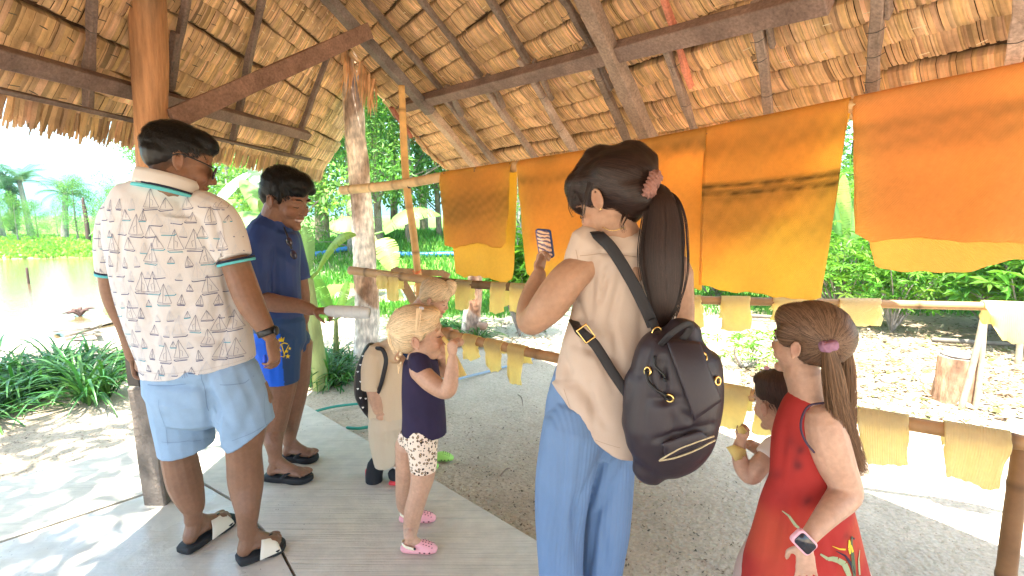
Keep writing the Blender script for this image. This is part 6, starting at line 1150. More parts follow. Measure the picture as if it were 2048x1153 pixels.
# ------------------------------------------------------------------ child with topknot behind the rail
def topknot():
    a0 = G(845, 915, 0); Y = a0[1] + .05; t = thing('person', 'fair child with topknot and navy top bending to the rail, green clogs', 'person', a0)
    H = HF(P(871, 597, Y - .02), 104, 24, 0, .2); mb = MB(); addall(mb, head_parts(H, True)); mb.add(*chain([(828, 632, Y, 20), (842, 614, Y, 17), (854, 600, Y, 18)])); mb.add(*chain([(835, 640, Y - .03, 15), (862, 668, Y - .06, 12), (885, 664, Y - .1, 9), (898, 662, Y - .12, 8)])); addall(mb, hand(P(899, 662, Y - .12), A([1, -.2, -.15]), A([0, .3, -1]), .10, -1, (.5, .7, .8, .9), .5, fat=1.2))
    mb.add(*chain([(820, 780, Y, 22), (828, 850, Y, 15), (838, 900, Y, 11)])); mb.add(*chain([(850, 780, Y, 22), (858, 850, Y - .02, 15), (866, 885, Y - .02, 11)])); mb.add(*chain([(815, 660, Y, 26), (820, 780, Y, 28)], ratio=.7)); blob('body', mb, m_skl, t, .0036, 3, paint=facepaint(H)); eyes(H, t, True, browcol=(.4, .27, .15))
    mb = MB(); addall(mb, cap(H)[:2]); mb.add(*chain([(895, 572, Y - .01, 7), (902, 570, Y - .01, 11), (901, 582, Y - .02, 10), (896, 592, Y - .02, 6)])); h = blob('hair', mb, m_hd, t, .0045, 2, wrinkle(30, .0010, 3)); tk = P(895, 572, Y); strands(h, 2600, .09, lambda p, n: nz(tk - p), 3, .0009, .0028, 7, cr=(.45, 1.3))
    mb = MB(); mb.add(*ell(P(893, 571, Y - .015), (.010, .012, .012))); mb.obj('hair_band', m_blk, t)
    mb = MB(); mb.add(*chain([(838, 620, Y, 18, .9), (825, 640, Y, 34, .8), (815, 680, Y, 38, .8), (818, 740, Y, 38, .8), (828, 770, Y, 38, .8)], caps=(1, 0))); mb.add(*chain([(832, 640, Y - .05, 18), (846, 658, Y - .06, 15)])); blob('top', mb, mat('dark_blue_cotton', (.03, .06, .16), .8, .2, noise=(9, .2)), t, .005, 3, wrinkle(11, .003, 3))
    mb = MB(); mb.add(*chain([(830, 760, Y, 37, .8), (835, 800, Y, 36, .8)])); mb.add(*chain([(824, 800, Y, 26), (828, 850, Y, 22)], caps=(1, 0))); mb.add(*chain([(850, 800, Y, 26), (857, 850, Y, 22)], caps=(1, 0))); blob('shorts', mb, mat('denim', (.10, .16, .28), .85), t, .005, 3, wrinkle(11, .003, 3))
    gm = mat('lime_foam', (.35, .62, .12), .55)
    for (a, b) in ((G(857, 899, 0), G(895, 899, 0)), (G(825, 915, 0), G(862, 915, 0))):
        d = b - a; L = np.linalg.norm(d); d = d / L; clog(t, (a, d, A([d[1], -d[0], 0]), .15), gm, None, -.075, .07, .85)
    b = thing('shoulder_bag', 'black strap hanging at the side of the topknot child', 'bag strap', P(876, 740, Y - .1)); mb = MB(); mb.add(*chain([(872, 640, Y - .05, 2.5), (880, 700, Y - .1, 2.5), (877, 745, Y - .1, 3), (870, 770, Y - .08, 4)], ratio=.4)); mb.obj('strap', m_blk, b)
topknot()
# ------------------------------------------------------------------ woman with ponytail
def woman():
    Y = 1.22; t = thing('person', 'woman with long dark ponytail in beige sleeveless blouse and pleated blue trousers, photographing', 'person', (P(1160, 900, Y)[0], Y, 0))
    H = HF(P(1224, 402, Y), -52, 30, -6, .212); mb = MB(); addall(mb, head_parts(H)); mb.add(*chain([(1262, 545, Y, 52), (1243, 490, Y, 46), (1226, 440, Y - .0, 40), (1220, 405, Y, 42)]))
    mb.add(*chain([(1168, 532, Y - .01, 32), (1134, 562, Y - .03, 37), (1100, 608, Y - .03, 37), (1074, 636, Y - .01, 30), (1060, 641, Y + .04, 28), (1060, 610, Y + .09, 25), (1071, 572, Y + .12, 20), (1078, 550, Y + .13, 15)], sub=5)); addall(mb, hand(P(1079, 548, Y + .14), A([.12, .1, 1]), A([.4, -.5, .0]), .105, -1, (.9, 1., 1.1, 1.1), .5))
    mb.add(*chain([(1345, 545, Y + .03, 40), (1350, 640, Y + .04, 37), (1345, 720, Y + .08, 32), (1335, 800, Y + .10, 26), (1315, 890, Y + .12, 19)])); addall(mb, hand(P(1312, 895, Y + .12), A([-.25, .0, -1]), A([-.6, -.6, 0]), .125, 1, (.15, .2, .2, .3), .3))
    mb.add(*chain([(1235, 575, Y + .03, 56), (1195, 760, Y + .02, 50), (1188, 850, Y + .03, 50)], ratio=.55))
    gL, gR = A([P(1110, 900, Y)[0], Y + .0]), A([P(1215, 900, Y)[0], Y + .04]); 
    for g_ in (gL, gR): mb.add(*chainm([(A([g_[0], g_[1], .5]), .035), (A([g_[0], g_[1], .12]), .035), (A([g_[0], g_[1] + .02, .05]), .035)])); f_, a_, fr = foot(A([g_[0], g_[1] - .05]), A([g_[0], g_[1] + .18]), .02, 1, .9); addall(mb, f_)
    blob('body', mb, m_skw, t, .0038, 3, paint=facepaint(H)); eyes(H, t, True)
    for g_ in (gL, gR): mb = MB(); mb.add(*sole((A([g_[0], g_[1] - .05, 0]), A([0, 1, 0.]), A([1, 0, 0.]), .23), .0, .02, .1)); mb.obj('sandal_sole', mat('black_foam', (.02, .021, .023), .7), t)
    # hair: cap, fringe, ponytail
    mb = MB(); addall(mb, cap(H, False)); mb.add(*H.E((0, -.12, .16), (.38, .47, .385))); mb.add(*H.E((0, .2, .33), (.33, .27, .20))); mb.add(*H.E((-.0, .33, .18), (.29, .12, .18))); mb.add(*chain([(1225, 345, Y - .03, 45), (1265, 355, Y - .03, 38), (1296, 372, Y - .02, 20)]))
    mb.add(*chain([(1200, 330, Y + .02, 40), (1165, 365, Y + .04, 26), (1152, 410, Y + .05, 12)])); mb.add(*chain([(1245, 420, Y, 38), (1280, 400, Y, 26)])); mb.add(*chain([(1262, 340, Y, 56), (1275, 365, Y, 44)]))
    h = blob('hair', mb, m_hw, t, .0045, 4, wrinkle(50, .0016, 3)); tk = P(1302, 374, Y - .02); strands(h, 3000, .13, lambda p, n: nz(tk - p), 3, .0008, .0022, 9, cr=(.5, 2.2))
    mb = MB(); core = [(1300, 374, Y - .02, 17), (1322, 396, Y - .05, 24), (1326, 440, Y - .06, 33), (1324, 500, Y - .07, 38), (1326, 550, Y - .075, 36), (1327, 600, Y - .08, 26), (1322, 645, Y - .08, 12), (1318, 668, Y - .08, 5)]; mb.add(*chain(core, ratio=.5, sub=6, seg=24))
    pt = blob('ponytail', mb, m_hw, h, .005, 3, wrinkle(60, .0015, 3, (1, 1, .2))); pm = MB(); kk = 1 / F
    gd = [(P(a, b, y_ - .004), r_ * vd(P(a, b, y_)) * kk * .98) for a, b, y_, r_ in core]
    r = np.random.RandomState(4)
    for k in range(800):
        a = r.uniform(-1.12, 1.12) * (1.25 if r.rand() < .08 else 1); V = []; q = spline(A([list(p) + [rd] for p, rd in gd]), 5); m = len(q); c = A([1, .9, .85]) * (r.uniform(.5, 1.6) if r.rand() > .1 else 2.6); ph = r.rand() * 6; e = int(m * r.uniform(.72, 1.12)); off = r.uniform(-.02, .02)
        for j in range(min(m, e)):
            u = j / m; aa = a + off * 6 * u + .05 * math.sin(u * 5 + ph); o_ = q[j, :3] + A([1, 0, 0]) * q[j, 3] * aa + A([0, -1, 0]) * q[j, 3] * .5 * math.sqrt(max(0, 1 - min(1, aa * aa))) - A([0, .002, 0]); ww = .0010 * (1 - .5 * u); V += [o_ - A([ww, 0, 0]), o_ + A([ww, 0, 0])]
        n_ = len(V) // 2; pm.add(V, [(2 * j, 2 * j + 1, 2 * j + 3, 2 * j + 2) for j in range(n_ - 1)], c)
    locks(pm, [[(P(1322, 590, Y - .08), .012), (P(1330, 630, Y - .08), .010), (P(1318, 668, Y - .08), .006)], [(P(1345, 520, Y - .07), .014), (P(1354, 600, Y - .07), .012), (P(1340, 650, Y - .07), .008)], [(P(1300, 520, Y - .07), .010), (P(1308, 590, Y - .07), .010), (P(1312, 640, Y - .08), .006)]], 60, .0009, 9); join(pt, pm.obj('tmp', m_hw))
    fr_ = MB(); locks(fr_, [[(P(1175, 330, Y + .0), .012), (P(1150, 370, Y), .014), (P(1142, 410, Y), .008), (P(1150, 440, Y), .003)], [(P(1180, 365, Y - .055), .008), (P(1168, 410, Y - .06), .006), (P(1166, 455, Y - .055), .004)], [(P(1250, 430, Y - .06), .008), (P(1243, 450, Y - .075), .006), (P(1252, 468, Y - .07), .004)]], 16, .0006, 12); join(h, fr_.obj('tmp', m_hw))
    mb = MB(); c = P(1304, 370, Y - .082); ax = nz(A([.85, -.25, -.35])); x = nz(np.cross(ax, A([0, 0, 1]))); y_ = np.cross(x, ax); th = np.linspace(0, 6.283, 60); mb.add(*tube(A([c + (x * math.cos(a) + y_ * math.sin(a)) * (.020 + .002 * math.sin(a * 9)) + ax * .003 * math.sin(a * 7) for a in th]), .012, .014, 12)); blob('scrunchie', mb, mat('mauve_terry', (.30, .15, .12), .95, .1, bump=(150, .9, .004)), t, .0025, 0, lambda co, no: co + no * (.0022 * np.sin(co[:, 0] * 700 + co[:, 2] * 500) + .0015 * snoise(co, 400, 3))[:, None])
    mb = MB(); mb.add(*ell(H.w(-.37, .0, -.15), (.0042, .0042, .0042))); mb.obj('earring', m_gold, t)
    mb = MB(); mb.add(*chain([(1205, 455, Y - .05, .9), (1225, 462, Y - .075, .9), (1250, 455, Y - .07, .9)], seg=6)); mb.obj('necklace', m_gold, t)
    # blouse
    mb = MB(); mb.add(*chain([(1236, 462, Y, 42, .8), (1238, 482, Y, 76, .6), (1248, 508, Y, 105, .5), (1252, 550, Y + .01, 109, .5), (1248, 620, Y + .01, 107, .52), (1238, 700, Y + .01, 117, .55), (1226, 770, Y + .01, 118, .6), (1218, 830, Y + .01, 116, .66), (1210, 885, Y + .01, 104, .70)], caps=(1, 0), seg=36, sub=5)); mb.add(*chain([(1180, 490, Y - .01, 44, .8), (1158, 520, Y - .01, 34, .9)])); mb.add(*chain([(1320, 510, Y + .01, 46, .8), (1335, 540, Y + .02, 36, .9)]))
    def hem(co, no):   # curved shirt tail, high at the side slit
        px, py = proj(co); k = np.clip((py - 760) / 130, 0, 1); u = np.clip((px - 1098) / 150, 0, 1); lift = k * .165 * (1 - u) ** 1.6; co = co.copy(); co[:, 2] += lift; return co
    cr = [(1190, 520, 1180, 640, .0102, 9), (1215, 540, 1200, 600, .0102, 7), (1240, 560, 1215, 660, .0085, 9), (1150, 600, 1180, 700, .0136, 10), (1165, 640, 1260, 760, .0102, 12), (1150, 690, 1230, 720, .0102, 10), (1140, 740, 1210, 850, .0102, 12), (1180, 770, 1190, 860, .0068, 9), (1225, 650, 1240, 740, .0085, 8), (1170, 505, 1290, 512, .0068, 3.5), (1290, 580, 1280, 700, .0068, 10), (1120, 700, 1140, 770, .0102, 9), (1155, 680, 1200, 670, .0085, 7), (1190, 690, 1230, 780, .0068, 9)]
    bl = blob('blouse', mb, mat('beige_linen', (.54, .42, .34), .7, .25, noise=(6, .06), bump=(200, .15, .002), transl=.08), t, .005, 3, multi(hem, wrinkle(8, .0045, 5), wrinkle(19, .0022, 6), creases(cr)))
    sc = A([.36, .26, .20]); S_ = [([(1160, 512), (1200, 508), (1250, 512), (1285, 516)], sc, .0016), ([(1128, 778), (1150, 840), (1190, 880), (1240, 896)], sc, .0012), ([(1152, 500), (1158, 530), (1152, 570), (1142, 606)], sc, .0014)]
    join(bl, decal(bl, S_, Y, .001).obj('tmp', mat('seam', (1, 1, 1), .9, vcol=True)))
    mb = MB(); mb.add(*chain([(1200, 740, Y + .02, 86, .62), (1186, 800, Y + .02, 92, .66), (1178, 860, Y + .02, 92, .72)], seg=30)); mb.add(*chain([(1150, 850, Y - .01, 64, .95), (1128, 960, Y - .01, 57, 1), (1120, 1060, Y, 50, 1), (1122, 1160, Y, 46, 1), (1126, 1320, Y, 47, 1), (1128, 1560, Y, 50, 1)], caps=(1, 0), seg=30, sub=6)); mb.add(*chain([(1205, 850, Y + .04, 62, .95), (1215, 960, Y + .05, 52, 1), (1212, 1060, Y + .05, 48, 1), (1202, 1160, Y + .05, 42, 1), (1200, 1320, Y + .05, 44, 1), (1200, 1560, Y + .05, 50, 1)], caps=(1, 0), seg=30, sub=6))
    def pleat(co, no): return co + no * (.0007 * np.sin(co[:, 0] * 560 + 240 * co[:, 1] + 3 * np.sin(co[:, 2] * 4)) + .003 * snoise(co * A([1, 1, .12]), 45, 2))[:, None]
    cr2 = [(1225, 880, 1150, 1040, .012, 12), (1150, 1000, 1165, 1153, .010, 12), (1250, 930, 1190, 1040, .010, 12), (1130, 860, 1110, 1153, .008, 14), (1165, 900, 1140, 1153, .006, 9), (1190, 1030, 1175, 1153, .012, 8), (1205, 1060, 1215, 1153, .006, 9)]
    blob('trousers', mb, mat('blue_pleated_crepe', (.125, .21, .37), .6, .3, noise=(7, .07)), t, .004, 3, multi(wrinkle(7, .004, 9), pleat, creases(cr2)))
    # phone
    ph = thing('smartphone', 'smartphone in dark blue case held up by the woman', 'phone', P(1090, 485, Y + .16)); c = P(1090, 487, Y + .165); xx = nz(A([.92, -.35, -.05])); zz = nz(A([-.16, -.1, 1])); nn = np.cross(xx, zz); mb = MB(); hw, hh = .0215, .0395
    def plate(c, hw, hh, th, rr=.007):
        pts = []; 
        for sx, sz, a0 in ((1, 1, 0), (-1, 1, 90), (-1, -1, 180), (1, -1, 270)):
            for k in range(5): a = math.radians(a0 + k * 22.5); pts.append(c + xx * (sx * (hw - rr) + rr * math.cos(a)) + zz * (sz * (hh - rr) + rr * math.sin(a)))
        n = len(pts); return [p + nn * th / 2 for p in pts] + [p - nn * th / 2 for p in pts], [tuple(range(n)), tuple(range(n, 2 * n))[::-1]] + [(i, n + i, n + (i + 1) % n, (i + 1) % n) for i in range(n)]
    mb.add(*plate(c, hw, hh, .010)); mb.obj('phone_case', mat('blue_case', (.03, .07, .22), .4), ph); s_ = 1 if nn @ (CAM - c) > 0 else -1; mb = MB(); mb.add(*plate(c + nn * s_ * .0056, hw - .003, hh - .003, .0012)); 
    sc_ = mat('phone_screen', (.35, .2, .1), .2, .5); T = sc_.node_tree; N = T.nodes; L = T.links; b = N['Principled BSDF']; wv = N.new('ShaderNodeTexWave'); wv.inputs['Scale'].default_value = 30; wv.inputs['Distortion'].default_value = 9; wv.inputs['Detail'].default_value = 4; tc = N.new('ShaderNodeTexCoord'); mp = N.new('ShaderNodeMapping'); mp.inputs['Rotation'].default_value = (0, 1.3, 0); L.new(tc.outputs['Object'], mp.inputs[0]); L.new(mp.outputs[0], wv.inputs['Vector']); cr = N.new('ShaderNodeValToRGB'); e = cr.color_ramp.elements; e[0].color = (.06, .04, .04, 1); e[1].color = (.55, .30, .14, 1); q = e.new(.4); q.color = (.25, .16, .16, 1); L.new(wv.outputs['Fac'], cr.inputs[0]); L.new(cr.outputs[0], b.inputs['Base Color']); L.new(cr.outputs[0], b.inputs['Emission Color']); b.inputs['Emission Strength'].default_value = .18
    mb.obj('screen', sc_, ph)
    # backpack
    b = thing('backpack', 'black nylon backpack with gold eyelets slung low on the woman back', 'backpack', P(1330, 950, Y - .12)); Yb = Y - .13; mn = mat('black_nylon_fabric', (.022, .014, .020), .48, .45, noise=(8, .2), bump=(160, .2, .002)); mb = MB()
    mb.add(*chain([(1365, 668, Yb, 40, .8), (1355, 700, Yb, 78, .75), (1350, 760, Yb, 92, .78), (1342, 820, Yb, 95, .8), (1330, 875, Yb, 90, .8), (1312, 915, Yb, 66, .8), (1300, 936, Yb, 38, .8)], seg=30, sub=5)); mb.add(*chain([(1390, 720, Yb - .02, 36), (1405, 780, Yb - .02, 34), (1395, 830, Yb - .02, 32), (1370, 880, Yb - .02, 30)])); mb.add(*chain([(1275, 760, Yb, 26), (1268, 830, Yb, 24), (1285, 890, Yb, 30)]))
    cr = [(1325, 720, 1330, 800, .010, 9), (1300, 800, 1370, 800, .008, 12), (1340, 810, 1350, 880, .006, 10), (1290, 740, 1285, 880, .006, 10), (1310, 880, 1425, 850, .008, 6), (1300, 690, 1280, 750, .006, 8), (1360, 820, 1390, 850, .006, 8)]
    bag = blob('bag', mb, mn, b, .005, 3, multi(wrinkle(12, .004, 6), wrinkle(28, .0016, 7), creases(cr)))
    bvb = bvh_of(bag)
    def on(px, py, off=.004): r_ = ray(px, py); h = bvb.ray_cast(Vector(CAM), Vector(nz(r_))); return (A(h[0]) + A(h[1]) * off, A(h[1])) if h[0] is not None else (P(px, py, Yb - .07), A([0, -1, 0.]))
    def patch(poly, nm, m, off=.007, th=.006, par=b):
        poly = A(poly); n = 14; V = []
        for j in range(n):
            v = j / (n - 1)
            for i in range(n):
                u = i / (n - 1); q = (poly[0] * (1 - u) + poly[1] * u) * (1 - v) + (poly[3] * (1 - u) + poly[2] * u) * v; p, nn = on(q[0], q[1], off); V.append(p)
        mb = MB(); mb.add(V, [(j * n + i, j * n + i + 1, (j + 1) * n + i + 1, (j + 1) * n + i) for j in range(n - 1) for i in range(n - 1)]); o = mb.obj(nm, m, par); s_ = o.modifiers.new('s', 'SOLIDIFY'); s_.thickness = th; s_.offset = 0; sm = o.modifiers.new('m', 'SMOOTH'); sm.iterations = 3; return o
    patch([(1330, 682), (1392, 688), (1434, 800), (1385, 838)], 'flap', mn, .012, .008); patch([(1322, 885), (1398, 862), (1416, 872), (1330, 914)], 'pocket', mn, .008, .01)
    mz = mat('zip_gold', (.55, .45, .28), .4, .5, metal=.6, bump=(300, .8, .004))
    for pts in ([(1322, 912), (1345, 898), (1380, 882), (1418, 868)], [(1320, 914), (1350, 908), (1385, 895), (1420, 876)]): mb = MB(); q = spline(A(pts, float), 6); mb.add(*tube(A([on(a, b_, .012)[0] for a, b_ in q]), .0022, .0022, 6)); mb.obj('zip', mz, b)
    for px, py in ((1298, 743), (1340, 795), (1404, 715), (1432, 762)):
        p, nn = on(px, py, .004); x = nz(np.cross(nn, A([0, 0, 1]))); y_ = np.cross(x, nn); th = np.linspace(0, 6.283, 18); mb = MB(); mb.add(*tube(A([p + (x * math.cos(a) + y_ * math.sin(a)) * .0085 for a in th]), .0028, .0028, 6)); mb.obj('eyelet', m_gold, b)
    mb = MB(); mb.add(*tube(A([on(a, b_, .010)[0] for a, b_ in spline(A([(1298, 743), (1303, 765), (1318, 783), (1340, 795)], float), 5)]), .0035, .0035, 8)); mb.add(*tube(A([on(a, b_, .008)[0] for a, b_ in spline(A([(1310, 715), (1312, 735), (1326, 752), (1336, 760)], float), 5)]), .0035, .0035, 8)); mb.obj('drawstring', m_blk, b)
    def belt(pts, w_, nm): mb = MB(); q = spline(A(pts, float), 6); c = A([P(*a[:3]) for a in q]); mb.add(*tube(c, w_ * vd(c) / F, .0022, 10, ref=(0, 1, 0))); return mb.obj(nm, mat('black_webbing', (.016, .014, .016), .6, .35, bump=(200, .3, .002)), b)
    belt([(1184, 458, Y + .03), (1196, 470, Y - .065), (1225, 500, Y - .085), (1262, 560, Y - .095), (1290, 615, Y - .105), (1306, 652, Y - .115)], 12, 'shoulder_strap'); belt([(1146, 640, Y - .0), (1160, 662, Y - .075), (1190, 690, Y - .095), (1225, 745, Y - .11), (1256, 790, Y - .13)], 10, 'shoulder_strap')
    belt([(1322, 690, Yb - .05), (1340, 670, Yb - .065), (1368, 650, Yb - .06), (1382, 652, Yb - .05), (1374, 668, Yb - .045), (1355, 690, Yb - .045)], 7, 'carry_handle'); belt([(1304, 640, Y - .12), (1312, 660, Y - .13), (1322, 685, Yb - .03)], 9, 'strap_tab')
    mb = MB(); c = P(1314, 668, Y - .135); th = np.linspace(0, 6.283, 16); mb.add(*tube(A([c + A([.011 * math.cos(a), 0, .015 * math.sin(a)]) for a in th]), .002, .002, 6)); mb.obj('strap_ring', m_gold, b)
    mb = MB(); c = P(1172, 668, Y - .098); x = nz(A([.8, 0, .6])); z_ = nz(A([-.6, 0, .8])); pts = [c + x * a * .013 + z_ * e * .018 for a, e in ((-1, -1), (1, -1), (1, 1), (-1, 1), (-1, -1))]
    for k in range(4): mb.add(*chainm([(pts[k], .0022), (pts[k + 1], .0022)], seg=6))
    mb.obj('buckle', m_gold, b)
woman()
# ------------------------------------------------------------------ girl in the red dress
def red_girl():
    Y = 1.16; t = thing('person', 'girl with two long light brown ponytails in red flowered sleeveless dress with pink watch', 'person', (P(1610, 900, Y)[0], Y, 0))
    H = HF(P(1614, 684, Y), -38, 2, 0, .174); mb = MB(); addall(mb, head_parts(H, True)); mb.add(*chain([(1618, 830, Y, 40), (1612, 785, Y, 32), (1604, 745, Y, 34)]))
    mb.add(*chain([(1645, 845, Y - .05, 36), (1655, 880, Y - .06, 39), (1672, 930, Y - .07, 36), (1692, 975, Y - .08, 30), (1686, 995, Y - .09, 30), (1655, 1030, Y - .13, 23), (1628, 1062, Y - .15, 17.5), (1612, 1082, Y - .155, 15)], sub=5)); addall(mb, hand(P(1609, 1088, Y - .158), A([.12, -.05, -1]), A([.5, 1, .0]), .115, -1, (.15, .2, .2, .25), .35, spread=.35, fat=.95))
    mb.add(*chain([(1600, 850, Y + .08, 26), (1585, 920, Y + .1, 22), (1580, 980, Y + .08, 18)])); mb.add(*chain([(1618, 840, Y, 50), (1618, 1100, Y, 55)], ratio=.6)); mb.add(*chain([(1595, 1100, Y, 40), (1592, 1350, Y, 24), (1590, 1560, Y, 16)])); mb.add(*chain([(1640, 1100, Y + .04, 40), (1645, 1350, Y + .04, 24), (1645, 1560, Y + .04, 16)]))
    for x_, y_ in ((1590, Y), (1645, Y + .04)): q = P(x_, 1600, y_); f_, a_, fr = foot(A([q[0] + .05, q[1]]), A([q[0] - .13, q[1]]), .02, 1, .75); addall(mb, f_)
    blob('body', mb, skin('peach_skin', (.56, .34, .24)), t, .0034, 3, paint=facepaint(H, (1.1, .55, .5), .07)); eyes(H, t, browcol=(.2, .12, .07))
    mb = MB(); addall(mb, cap(H)); mb.add(*H.E((0, .22, .31), (.29, .18, .14))); mb.add(*H.E((0, -.2, .1), (.40, .38, .36)))
    for s in (-1, 1): mb.add(*H.E((s * .33, .12, .12), (.06, .15, .16)))
    mb.add(*chain([(1625, 700, Y - .03, 30), (1650, 690, Y - .05, 20)])); h = blob('hair', mb, m_hg, t, .0042, 3, wrinkle(60, .0016, 3)); t1 = P(1660, 690, Y - .09); strands(h, 2600, .12, lambda p, n: nz(t1 - p), 3, .0008, .0022, 8, cr=(.55, 1.9))
    pm = MB(); kk = 1 / F
    for path, nst, sd in (([(1656, 692, Y - .09, 10), (1664, 740, Y - .085, 18), (1674, 800, Y - .075, 21), (1692, 870, Y - .06, 20), (1715, 925, Y - .055, 15), (1730, 958, Y - .05, 9)], 560, 1), ([(1692, 684, Y - .04, 8), (1696, 750, Y - .02, 14), (1694, 820, Y + .0, 17), (1700, 880, Y + .04, 14), (1716, 930, Y + .03, 8)], 340, 2)):
        g_ = [(P(a, b, y_), r_ * vd(P(a, b, y_)) * kk) for a, b, y_, r_ in path]; locks(pm, [g_], nst, .0007, sd, .012, (1.2, 1.15, 1.05), (.6, 1.9)); cm = MB(); cm.add(*chainm([(p, r_ * .72) for p, r_ in g_[:4]], ratio=.5)); o = blob('ponytail', cm, m_hg, h, .005, 2, wrinkle(60, .0012, 3, (1, 1, .2)), lambda co, no: np.ones((len(co), 3)) * .9)
    join(o, pm.obj('tmp', m_hg)); 
    for x_, y_, yy, s_ in ((1657, 692, Y - .095, 1), (1692, 682, Y - .045, .85)):
        c = P(x_, y_, yy); ax = nz(A([.3, -.1, -1])); x = nz(np.cross(ax, A([0, 1, .2]))); yv = np.cross(x, ax); th = np.linspace(0, 6.283, 50); mb = MB(); mb.add(*tube(A([c + (x * math.cos(a) + yv * math.sin(a)) * .0105 * s_ + ax * .004 * math.sin(a * 5) for a in th]), .009 * s_, .009 * s_, 10)); blob('scrunchie', mb, mat('lilac_terry', (.34, .18, .26), .95, .1, bump=(150, .9, .004)), t, .0025, 1, wrinkle(100, .0018, 4))
    mb = MB(); mb.add(*chain([(1612, 790, Y, 34, .85), (1612, 805, Y, 44, .8), (1612, 850, Y, 60, .72), (1612, 900, Y, 66, .72), (1618, 960, Y, 76, .74), (1612, 1020, Y, 90, .76), (1610, 1080, Y, 104, .78), (1608, 1153, Y, 122, .8), (1608, 1250, Y, 140, .8)], caps=(1, 0), seg=36, sub=5)); mb.add(*chain([(1630, 825, Y - .02, 30, .8), (1640, 850, Y - .03, 28, .8)]))
    def dp(co, no):
        n1 = snoise(co, 16, 21); n2 = snoise(co, 45, 22); c = np.ones((len(co), 3)); k = np.clip(n1 * 2.2, 0, 1)[:, None] * .6; c = c * (1 - k) + A([1.25, 2.4, 1.3]) * k; px, py = proj(co)
        for x_, y_, r_ in ((1590, 885, 14), (1580, 920, 16), (1596, 932, 10), (1555, 955, 18), (1618, 1005, 12), (1688, 1070, 10), (1600, 900, 10), (1560, 980, 10)): k = (.75 * np.exp(-((px - x_) ** 2 + (py - y_) ** 2) / r_ ** 2) * np.clip(n2 * 2 + .7, 0, 1))[:, None]; c = c * (1 - k) + A([.22, .5, .7]) * k
        return c
    dr = blob('dress', mb, mat('red_print_cotton', (.40, .035, .03), .8, .2, vcol=True, noise=(5, .12), bump=(220, .2, .002)), t, .0045, 4, multi(wrinkle(8, .004, 4), wrinkle(18, .0015, 5), creases([(1640, 880, 1665, 990, .006, 9), (1560, 1000, 1540, 1120, .006, 12), (1600, 980, 1590, 1153, .005, 12), (1660, 1080, 1680, 1153, .006, 10), (1570, 850, 1560, 950, .004, 9)])), dp)
    g1, g2, yl, dk = A([.36, .42, .25]), A([.10, .13, .07]), A([.75, .55, .05]), A([.05, .03, .05]); S_ = [([(1640, 1108), (1655, 1118), (1675, 1120), (1688, 1128), (1698, 1153), (1700, 1170)], g1, lambda u: .004 + .010 * math.sin(u * 3)), ([(1565, 1022), (1578, 1032), (1590, 1050), (1598, 1056)], g1, lambda u: .002 + .005 * math.sin(u * 3)), ([(1672, 1102), (1690, 1112), (1702, 1130), (1708, 1150)], dk, lambda u: .002 + .006 * math.sin(u * 3)), ([(1703, 1072), (1702, 1090), (1704, 1110), (1706, 1130), (1708, 1153)], g2, lambda u: .004 + .008 * math.sin(u * 3)), ([(1697, 1080), (1699, 1095), (1702, 1106)], yl, lambda u: .004 + .012 * math.sin(u * 3)), ([(1664, 1092), (1678, 1098), (1690, 1099)], yl, lambda u: .001 + .003 * math.sin(u * 3)), ([(1718, 1100), (1716, 1120), (1718, 1150)], g1, lambda u: .003 + .004 * math.sin(u * 3)), ([(1700, 1076), (1708, 1078)], dk, .004)]
    join(dr, decal(dr, S_, Y, .0018).obj('tmp', mat('dress_print', (1, 1, 1), .85, vcol=True)))
    mb = MB(); th = np.linspace(0, 6.283, 30); c = P(1642, 850, Y - .075); mb = MB(); mb.add(*chain([(1648, 806, Y - .055, 2), (1618, 812, Y - .075, 2.2), (1604, 835, Y - .085, 2.2), (1602, 860, Y - .09, 2.2), (1612, 885, Y - .09, 2.2), (1628, 905, Y - .085, 2)], seg=8)); mb.obj('armhole_trim', mat('dark_trim', (.06, .04, .07), .8), t)
    mb = MB(); mb.add(*chain([(1605, 1095, Y + .02, 105, .8), (1604, 1153, Y + .02, 128, .8), (1604, 1270, Y + .02, 148, .8)], caps=(0, 0), seg=36, sub=4)); o = mb.obj('petticoat', mat('pale_tulle', (.75, .6, .55), .8, transl=.4), t)
    wt = thing('wrist_watch', 'pink smartwatch with dark screen on the wrist of the girl in red', 'watch', P(1610, 1085, Y - .14)); c = P(1613, 1083, Y - .152); k_ = vd(c) / F; mk_ = mat('pink_silicone', (.80, .42, .50), .45); ring(c, A([-.55, .0, -.85]), 18 * k_, 17 * k_, .016, mk_, 'band', wt)
    c = P(1607, 1084, Y - .178); x = nz(A([.62, -.05, -.62])); z_ = nz(A([.62, -.0, .68])); n_ = nz(np.cross(x, z_)); 
    def rr(c, hw, hh, th, r0): 
        pts = []
        for sx, sz, a0 in ((1, 1, 0), (-1, 1, 90), (-1, -1, 180), (1, -1, 270)):
            for k in range(6): a = math.radians(a0 + k * 18); pts.append(c + x * (sx * (hw - r0) + r0 * math.cos(a)) + z_ * (sz * (hh - r0) + r0 * math.sin(a)))
        n = len(pts); return [p + n_ * th / 2 for p in pts] + [p - n_ * th / 2 for p in pts], [tuple(range(n)), tuple(range(n, 2 * n))[::-1]] + [(i, n + i, n + (i + 1) % n, (i + 1) % n) for i in range(n)]
    s_ = 1 if n_ @ (CAM - c) > 0 else -1; mb = MB(); mb.add(*rr(c, .027, .018, .012, .009)); bevel(mb.obj('case', mk_, wt), .002); mb = MB(); mb.add(*rr(c + n_ * s_ * .0065, .0225, .014, .003, .007)); mb.obj('screen', mat('dark_screen', (.03, .03, .04), .12, .5), wt)
red_girl()
